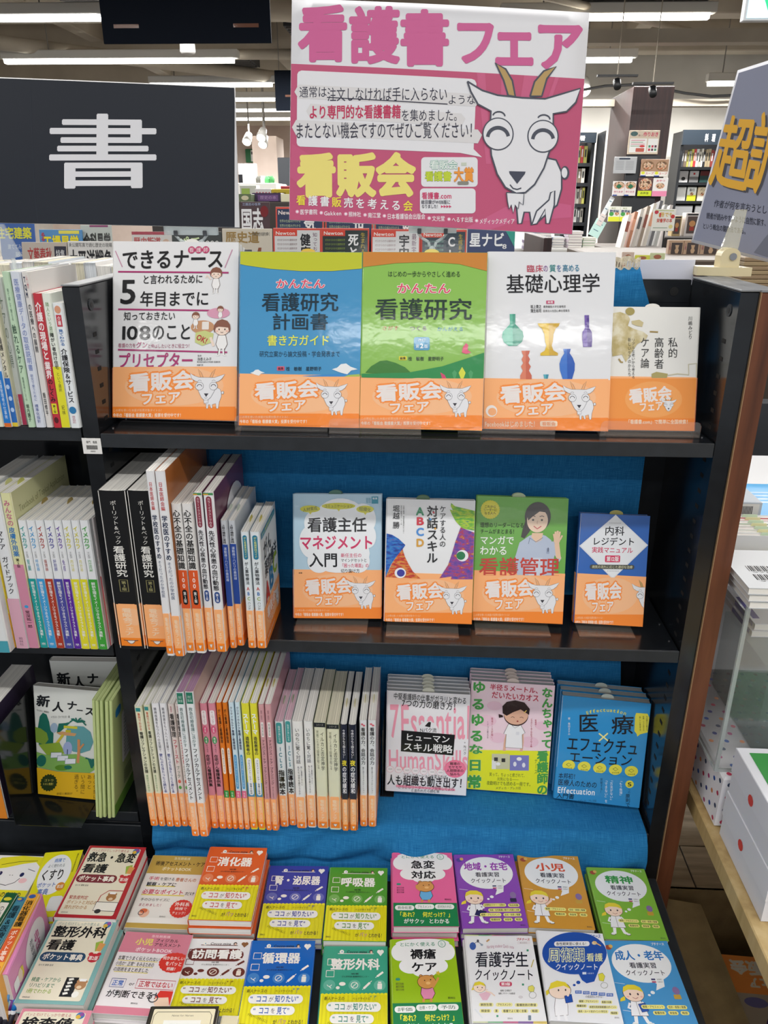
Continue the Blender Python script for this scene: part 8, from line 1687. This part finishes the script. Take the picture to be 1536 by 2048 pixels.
# boxed books with a clay figure photo
for i, (u0, u1) in enumerate(((1336, 1366), (1367, 1398), (1401, 1436), (1438, 1470))):
    def fig(A): A.rect(20, 16, 92, 84, '#4a3f3c'); A.poly([(44, 30), (70, 30), (66, 50), (72, 62), (66, 80), (50, 80), (44, 62), (50, 50)], '#c0a080'); A.text('土偶', 4, 16, 16, 60, '#8a3a5a', vert=True); A.rect(30, 90, 90, 110, '#a8a8c0')
    flatcard('boxed_book', '%s boxed book with a clay figure photo under the grey poster' % ('first', 'second', 'third', 'fourth')[i], 'book', (u0, 480, u1, 520), 2.6, .03, '#b89a80', fig, 0, 'boxed books with clay figure photo', canvas=(100, 120))
for i, (u0, u1, c, lb) in enumerate(((1345, 1362, '#b8a070', 'yellow figure toy box beside the dark toy box'), (1370, 1398, '#d8d0cc', 'white figure toy box with red doll in the background'))):
    flatcard('toy_box', lb, 'box', (u0, 432-6*i, u1, 474), 4.2, .08, c, lambda A: (A.rect(14, 20, 86, 120, '#5a4a44'), A.ell(50, 62, 22, 18, '#c8905a'), A.rect(34, 80, 66, 104, '#a83a2a'), A.rect(10, 4, 90, 14, '#2a2a2a')), 0, None)
box_thing('low_table', 'dark table under the figure boxes', 'table', (1325, 474, 1480, 482), 4.1, .9, '#2a2320', down=0)
r = box_thing('display_table', 'dark table under the boxed books and brown bundle', 'table', (1215, 521, 1560, 532), 2.2, .95, '#55483c', down=0)
# strapped brown paper bundle: layered packs
pb = atY(1478, 586, 1.35)
r0 = atY(1536, 530, 1.35)
for k in range(7):
    o = empty('paper_pack', (pb[0], 1.35, atY(1500, 576, 1.35)[2]+k*.0125), ('%s brown paper pack of the tied bundle' % ('lowest', 'second', 'third', 'middle', 'fifth', 'sixth', 'topmost')[k]), 'pack', 'brown paper packs in the tied bundle')
    q = MB(); q.box((0, 0, 0), (.26, .2, .0118), M_(('#8a7458', '#94805f')[k % 2], .6), .002); q.build('wrapping', o)
    q = MB(); q.box((.09, -.0006, .001), (.105, 0, .0108), M_('#b03a3a')); q.build('red_label', o)
r = empty('table_block', (pb[0]-.1, 1.33, 0), 'dark pedestal under the tied brown bundle', 'pedestal'); q = MB(); q.box((0, 0, 0), (.6, .4, atY(1500, 576, 1.35)[2]-.001), M_('#3a332c')); q.build('body', r)
# colourful flat magazines just behind the lace
for i, (u0, v0, u1, v1, c, lb) in enumerate(((1244, 504, 1268, 530, '#d0b8a8', 'small tilted magazine with a portrait just behind the lace'), (1270, 510, 1300, 524, '#d8d84a', 'yellow leaflet lying behind the lace cloth'), (1300, 506, 1330, 524, '#c8d0a0', 'pale green leaflet lying behind the lace cloth'), (1246, 526, 1256, 545, '#c23a3a', 'red and white spine upright behind the white card'))):
    flatcard('leaflet', lb, 'leaflet', (u0, v0, u1, v1), 2.15, .006, c, lambda A: (A.ell(50, 60, 26, 34, '#a8664a'), A.rect(10, 100, 90, 120, '#e8e8e0')), .1, 'leaflets behind the lace')

# ================================================================ RIGHT-HAND TABLE
ZT = .45; XT = .973
r = empty('display_table', (XT, -1.0, 0), 'low table with pale wooden edge right of the brown end panel', 'table')
q = MB(); q.box((0, 0, ZT-.035), (.95, 2.1, ZT), WOODPALE, .002); q.build('table_top', r)
for x, y in ((.05, .05), (.9, .05), (.05, 2.0), (.9, 2.0)): q = MB(); q.box((x-.02, y-.02, 0), (x+.02, y+.02, ZT-.035), WOODPALE); q.build('leg', r)
# polka dot riser
rc = atZ(1427, 1655, ZT); RH = atY(1434, 1556, rc[1])[2]-ZT
DOT = M_('#eceaee', .7)
r = empty('polka_dot_riser', (rc[0], rc[1], ZT+.0006), 'white riser wrapped in multicoloured polka dot cloth on the table', 'riser')
q = MB(); q.box((0, 0, 0), (.60, .95, RH), DOT, .004); q.build('cloth_cover', r)
cols = ['#c23a5a', '#2a3a8a', '#e0905a', '#3a4a6a', '#b03a7a', '#2a5ab0']; mbs = {}
q = MB()
def dot(q, c, u, v, n, m, rr=.0042):
    vs = [tuple(c[i]+u[i]*rr*math.cos(t)+v[i]*rr*1.0*math.sin(t)+n[i]*.0004 for i in range(3)) for t in [math.pi*2*k/10 for k in range(10)]]; q.add(vs, [tuple(range(10))], m)
k = 0
for i in range(22):
    for j in range(44):
        x = .012+i*.0265+(j % 2)*.013; y = .01+j*.0212
        if x < .59: dot(q, (x, y, RH), (1, 0, 0), (0, 1, 0), (0, 0, 1), M_(cols[(i*3+j*5) % 6])); k += 1
for i in range(44):
    for j in range(4):
        y = .01+i*.0212; z = .012+j*.026+(i % 2)*.013
        if z < RH-.006: dot(q, (0, y, z), (0, 1, 0), (0, 0, 1), (-1, 0, 0), M_(cols[(i*5+j*3) % 6]))
for i in range(22):
    for j in range(4):
        x = .012+i*.0265; z = .012+j*.026+(i % 2)*.013
        if z < RH-.006: dot(q, (x, 0, z), (1, 0, 0), (0, 0, 1), (0, -1, 0), M_(cols[(i*5+j*3) % 6]))
o = q.build('polka_dots', r, recalc=False); o['kind'] = 'stuff'
ZR = ZT+RH+.0008
# tall clear acrylic display case
ac = atZ(1428, 1545, ZR); Yc = ac[1]+.003; top = atY(1500, 1206, Yc); AH = top[2]-ZR
r = empty('acrylic_case', (ac[0]+.002, Yc, ZR), 'tall clear acrylic display case on the polka dot riser', 'case'); T = .004; CW = .34; CD = .30
CLR = glass_mat('clear_case_sheet', '#e4eeea', .05); EDG = glass_mat('clear_case_edge', '#dfe8e6', .45, .1)
q = MB(); q.box((0, 0, 0), (CW, CD, T), CLR); q.build('case_floor', r)
for nm, a, b in (('side_sheet', (0, 0, T), (T, CD, AH-T)), ('side_sheet', (CW-T, 0, T), (CW, CD, AH-T)), ('front_sheet', (T, 0, T), (CW-T, T, AH-T)), ('case_top', (0, 0, AH-T), (CW, CD, AH))):
    q = MB(); q.box(a, b, CLR); q.build(nm, r)
for a, b in (((-.001, -.001, 0), (.005, .004, AH)), ((0, -.001, -.0), (CW, .003, .005)), ((-.001, 0, AH-.003), (.003, CD, AH+.001)), ((0, -.001, AH-.004), (CW, .003, AH+.001)), ((-.001, 0, 0), (.003, CD, .004))):
    q = MB(); q.box(a, b, EDG); q.build('polished_edge', r)
q = MB(); q.box((.08, .05, T), (.24, .25, T+.16), glass_mat('inner_grey_acrylic', '#8fa8a0', .22)); q.build('inner_step', r)
# books lying on the case
Zb = ZR+AH+.0015
def slab(lb, u0, v0, w, d, t, z, cover='#dcdee2', yaw=0, art=None, pages=PAGES, grp='flat books on the acrylic case'):
    a = atZ(u0, v0, z+t); o = empty('book', (a[0], a[1], z), lb, 'book', grp); o.rotation_euler = (0, 0, yaw); c = M_(cover, .35)
    q = MB(); q.box((0, 0, 0), (w, d, .001), c); q.box((0, 0, t-.001), (w, d, t), c); q.box((w-.001, 0, 0), (w, d, t), c); q.build('cover', o)
    q = MB(); q.box((.001, .001, .001), (w-.001, d-.001, t-.001), pages); q.build('page_block', o)
    if art: A = Art(w, d, canvas=(100, 100)); art(A); A.build('cover_print', o, (0, 0, t), (1, 0, 0), (0, 1, 0), (0, 0, 1))
    return o
def codes(A):
    for j, (y, h) in enumerate(((44, 14), (66, 14))):
        for i in range(30): A.rect(14+i*2, y, 14+i*2+(1.3 if (i*5+j) % 3 else .6), y+h, '#2a2a2e')
        A.text('9784041121', 16, y+h+1, 72, y+h+4, '#333')
for kk in range(3):
    slab('%s flat book with barcodes on the acrylic case' % ('lowest', 'middle', 'topmost')[kk], 1500-kk*1, 1204-kk*14, .16, .135, .011, Zb+kk*.012, '#c9ccd0', 0, codes if kk == 2 else None)
yb = Yc+.152
for kk in range(7):
    o = empty('book', (.975, yb+kk*.0135, Zb), '%s upright book in the row of page edges behind the barcode book' % ('first', 'second', 'third', 'fourth', 'fifth', 'sixth', 'last')[kk], 'book', 'upright row behind the barcode book')
    q = MB(); c = M_(('#dcdcdc', '#d8dcd4', '#d8d0d0', '#a8b8a0', '#e0e0e0', '#c86a6a', '#d8dce0')[kk]); q.box((0, 0, 0), (.26, .001, .044), c); q.box((0, .0115, 0), (.26, .0127, .044), c); q.build('cover', o); q = MB(); q.box((.001, .001, .001), (.259, .0115, .0425), PAGES); q.build('page_block', o)
    q = MB(); q.prism([(.07, .040), (.10, .040), (.097, .048), (.073, .048)], 'y', .005, .0056, M_('#e0dcae' if kk % 2 else '#c8dcc0')); q.build('sales_slip', o)
for kk in range(2):
    o = empty('book', (.975, yb+.112, Zb+kk*.031), '%s thick boxed book with barcode label behind the row' % ('lower', 'upper')[kk], 'book', 'thick books behind the row')
    q = MB(); q.box((0, 0, 0), (.115, .12, .03), M_(('#bfb8ac', '#b4bcc4')[kk]), .001); q.build('cover', o)
    A = Art(.115, .03, canvas=(100, 20)); A.rect(20, 2, 96, 18, '#d4d2cc')
    for i in range(26): A.rect(30+i*2.2, 5, 31.3+i*2.2, 15, '#3a3a3a')
    A.build('barcode_label', o, (0, 0, 0), (1, 0, 0), (0, 0, 1), (0, -1, 0))
o = empty('book', (1.10, yb+.112, Zb), 'bright blue flat book far back beside the thick boxed books', 'book')
q = MB(); q.box((0, 0, .001), (.22, .2, .024), PAGES); q.build('page_block', o); q = MB(); q.box((-.001, -.001, 0), (.221, .201, .001), M_('#3f9ad0')); q.box((-.001, -.001, .024), (.221, .201, .026), M_('#4fa4da', .35)); q.build('cover', o)
A = Art(.22, .2, canvas=(100, 100)); [A.rect(10, 24+i*9, 50+9*(i % 3), 27+i*9, '#b8d8f0') for i in range(4)]; A.build('cover_print', o, (0, 0, .026), (1, 0, 0), (0, 1, 0), (0, 0, 1))
q = empty('display_block', (.985, Yc+CD+.006, ZT+.0006), 'white block beneath the books behind the acrylic case', 'block'); mb = MB(); mb.box((0, 0, RH+.001), (.5, .45, AH+RH-.002), M_('#d8d8da')); mb.build('body', q)
for kk in range(2):
    o = slab('%s flat white book with violet label standing inside the case' % ('lower', 'upper')[kk], 1504+kk*6, 1262-kk*14, .14, .16, .012, ZR+.165+kk*.013, '#e4e4e8', 0, None, grp='white books with violet labels')
    q = MB(); q.box((-.0006, .01, .002), (0, .09, .010), M_('#4a3f8a')); q.build('spine_label', o)
    q = MB(); q.box((.004, .02, .012), (.016, .10, .0124), M_('#4a3f8a')); q.build('cover_label', o)
# white boxes with red dots in front of the riser
def wbox(lb, z, d, h, w=.34, yaw=0):
    o = empty('white_box', (.989, -.065-d, z+.0006), lb, 'box', 'white cartons with red dots on the table'); o.rotation_euler = (0, 0, yaw)
    q = MB(); q.box((0, 0, 0), (w, d, h*.45), M_('#e2e3ea', .5), .001); q.build('box_base', o)
    q = MB(); q.box((-.0016, -.0016, h*.45), (w+.0016, d+.0016, h), M_('#e6e7ee', .5), .001); q.build('box_lid', o)
    q = MB(); dot(q, (-.0018, d*.56, h*.56), (0, 1, 0), (0, 0, 1), (-1, 0, 0), M_('#e0483a'), .009); q2 = q.build('red_seal', o, recalc=False); q2['kind'] = 'stuff'
    return o, w, d, h
wbox('lower white carton with red seal on the low table', ZT, .17, .09)
o, w, d, h = wbox('upper white carton with green panel stacked on the lower one', ZT+.0906, .17, .085)
q = MB(); q.box((.014, .012, h), (w-.014, d-.012, h+.001), M_('#3f9a4a', .4)); q.build('green_panel', o)

# ================================================================ ON THE FLOOR: open carton
cb = [atZ(1300, 2010, .02), atZ(1560, 2010, .02)]
CARD = noise_mat('brown_cardboard', [(.3, '#6a5636'), (.7, '#7d6843')], (1, 1, 1), 25, 4, .8, .2, 200)
r = empty('cardboard_carton', (.938, -.5, 0), 'open brown cardboard carton on the floor between stage and table', 'carton')
q = MB(); q.box((0, 0, .0), (.50, .555, .005), CARD); q.build('bottom', r)
for nm, a, b in (('side_wall', (0, 0, .005), (.005, .555, .20)), ('side_wall', (.495, 0, .005), (.50, .555, .20)), ('end_wall', (.005, .55, .005), (.495, .555, .20)), ('end_wall', (.005, 0, .005), (.495, .005, .20))):
    q = MB(); q.box(a, b, CARD); q.build(nm, r)
q = MB(); q.hexa([(0, .02, .2), (.004, .02, .2), (.004, .53, .2), (0, .53, .2), (.074, .03, .225), (.078, .03, .228), (.078, .50, .218), (.074, .50, .215)], CARD); q.build('flap', r)
q = MB(); q.hexa([(.0, .551, .2), (.495, .551, .2), (.495, .555, .2), (.0, .555, .2), (.02, .60, .10), (.47, .60, .10), (.47, .604, .10), (.02, .604, .10)], CARD); q.build('flap', r)
def flower(A):
    A.rect(0, 0, 100, 46, '#e8904a'); A.text('看販会', 16, 6, 70, 24, '#dcd8cc', bold=.05, halo=.08, hcol='#f0a868', rot=180); A.text('フェア', 30, 26, 64, 40, '#dcd8cc', bold=.04, halo=.08, hcol='#f0a868', rot=180); A.ell(86, 26, 8, 12, '#e8e0d8')
    A.rect(0, 46, 100, 141, '#a89e90'); A.ell(50, 92, 26, 24, '#3c2a66', 9, .15); A.ell(50, 92, 12, 10, '#6a2a5a'); A.ell(46, 124, 20, 16, '#58488a', 9, .15); A.ell(30, 56, 12, 6, '#6a6aa0'); A.line([(70, 86), (90, 96), (98, 120)], 1.4, '#4a5a3a')
for kk in range(2):
    t = .03; zt = .068+.032*kk
    o = make_book(('book under the orange banded one in the carton', 'book with orange band lying upside down in the carton')[kk], .17, .235, t, cover='#a89e90', front=flower if kk else None, group='books inside the carton')
    place(o, 1.040, -.24, zt, -.05, math.pi/2)
o = make_book('pale book lying on the carton floor under the banded pair', .2, .26, .028, cover='#9a9486'); place(o, 1.05, -.27, .0345, .0, math.pi/2)
# clear price stand standing behind the end panel, on the table
a = atY(1500, 985, .55)
r = empty('card_stand', (a[0], .55, ZR), 'black and clear leaning card stand behind the brown end panel', 'stand')
b1 = [atY(u, v, .55)-np.array([a[0], .55, ZR]) for u, v in ((1485, 960), (1530, 985), (1560, 1070), (1505, 1010))]
q = MB(); q.hexa([b1[3], b1[2], b1[2]+[0, .006, 0], b1[3]+[0, .006, 0], b1[0], b1[1], b1[1]+[0, .006, 0], b1[0]+[0, .006, 0]], M_('#2a2c30', .3)); q.build('card', r)
q = MB(); q.path([(b1[0]+[0, -.004, 0]), (b1[1]+[0, -.004, 0])], .004, M_('#d0d0d0', .2, 1)); q.build('chrome_bar', r)
q = MB(); q.tube(Vector(b1[3]), (b1[3][0], 0, 0), .004, ACRYLIC_EDGE); q.build('leg', r)
q2 = atY(1510, 900, .9); r = empty('book_cover_poster', (q2[0], .9, ZT+.001), 'dark panel standing on the table beyond the end panel', 'panel')
q = MB(); q.box((-.03, 0, 0), (.4, .02, atY(1510, 800, .9)[2]-ZT), M_('#23262c', .4), .01); q.build('panel_body', r)
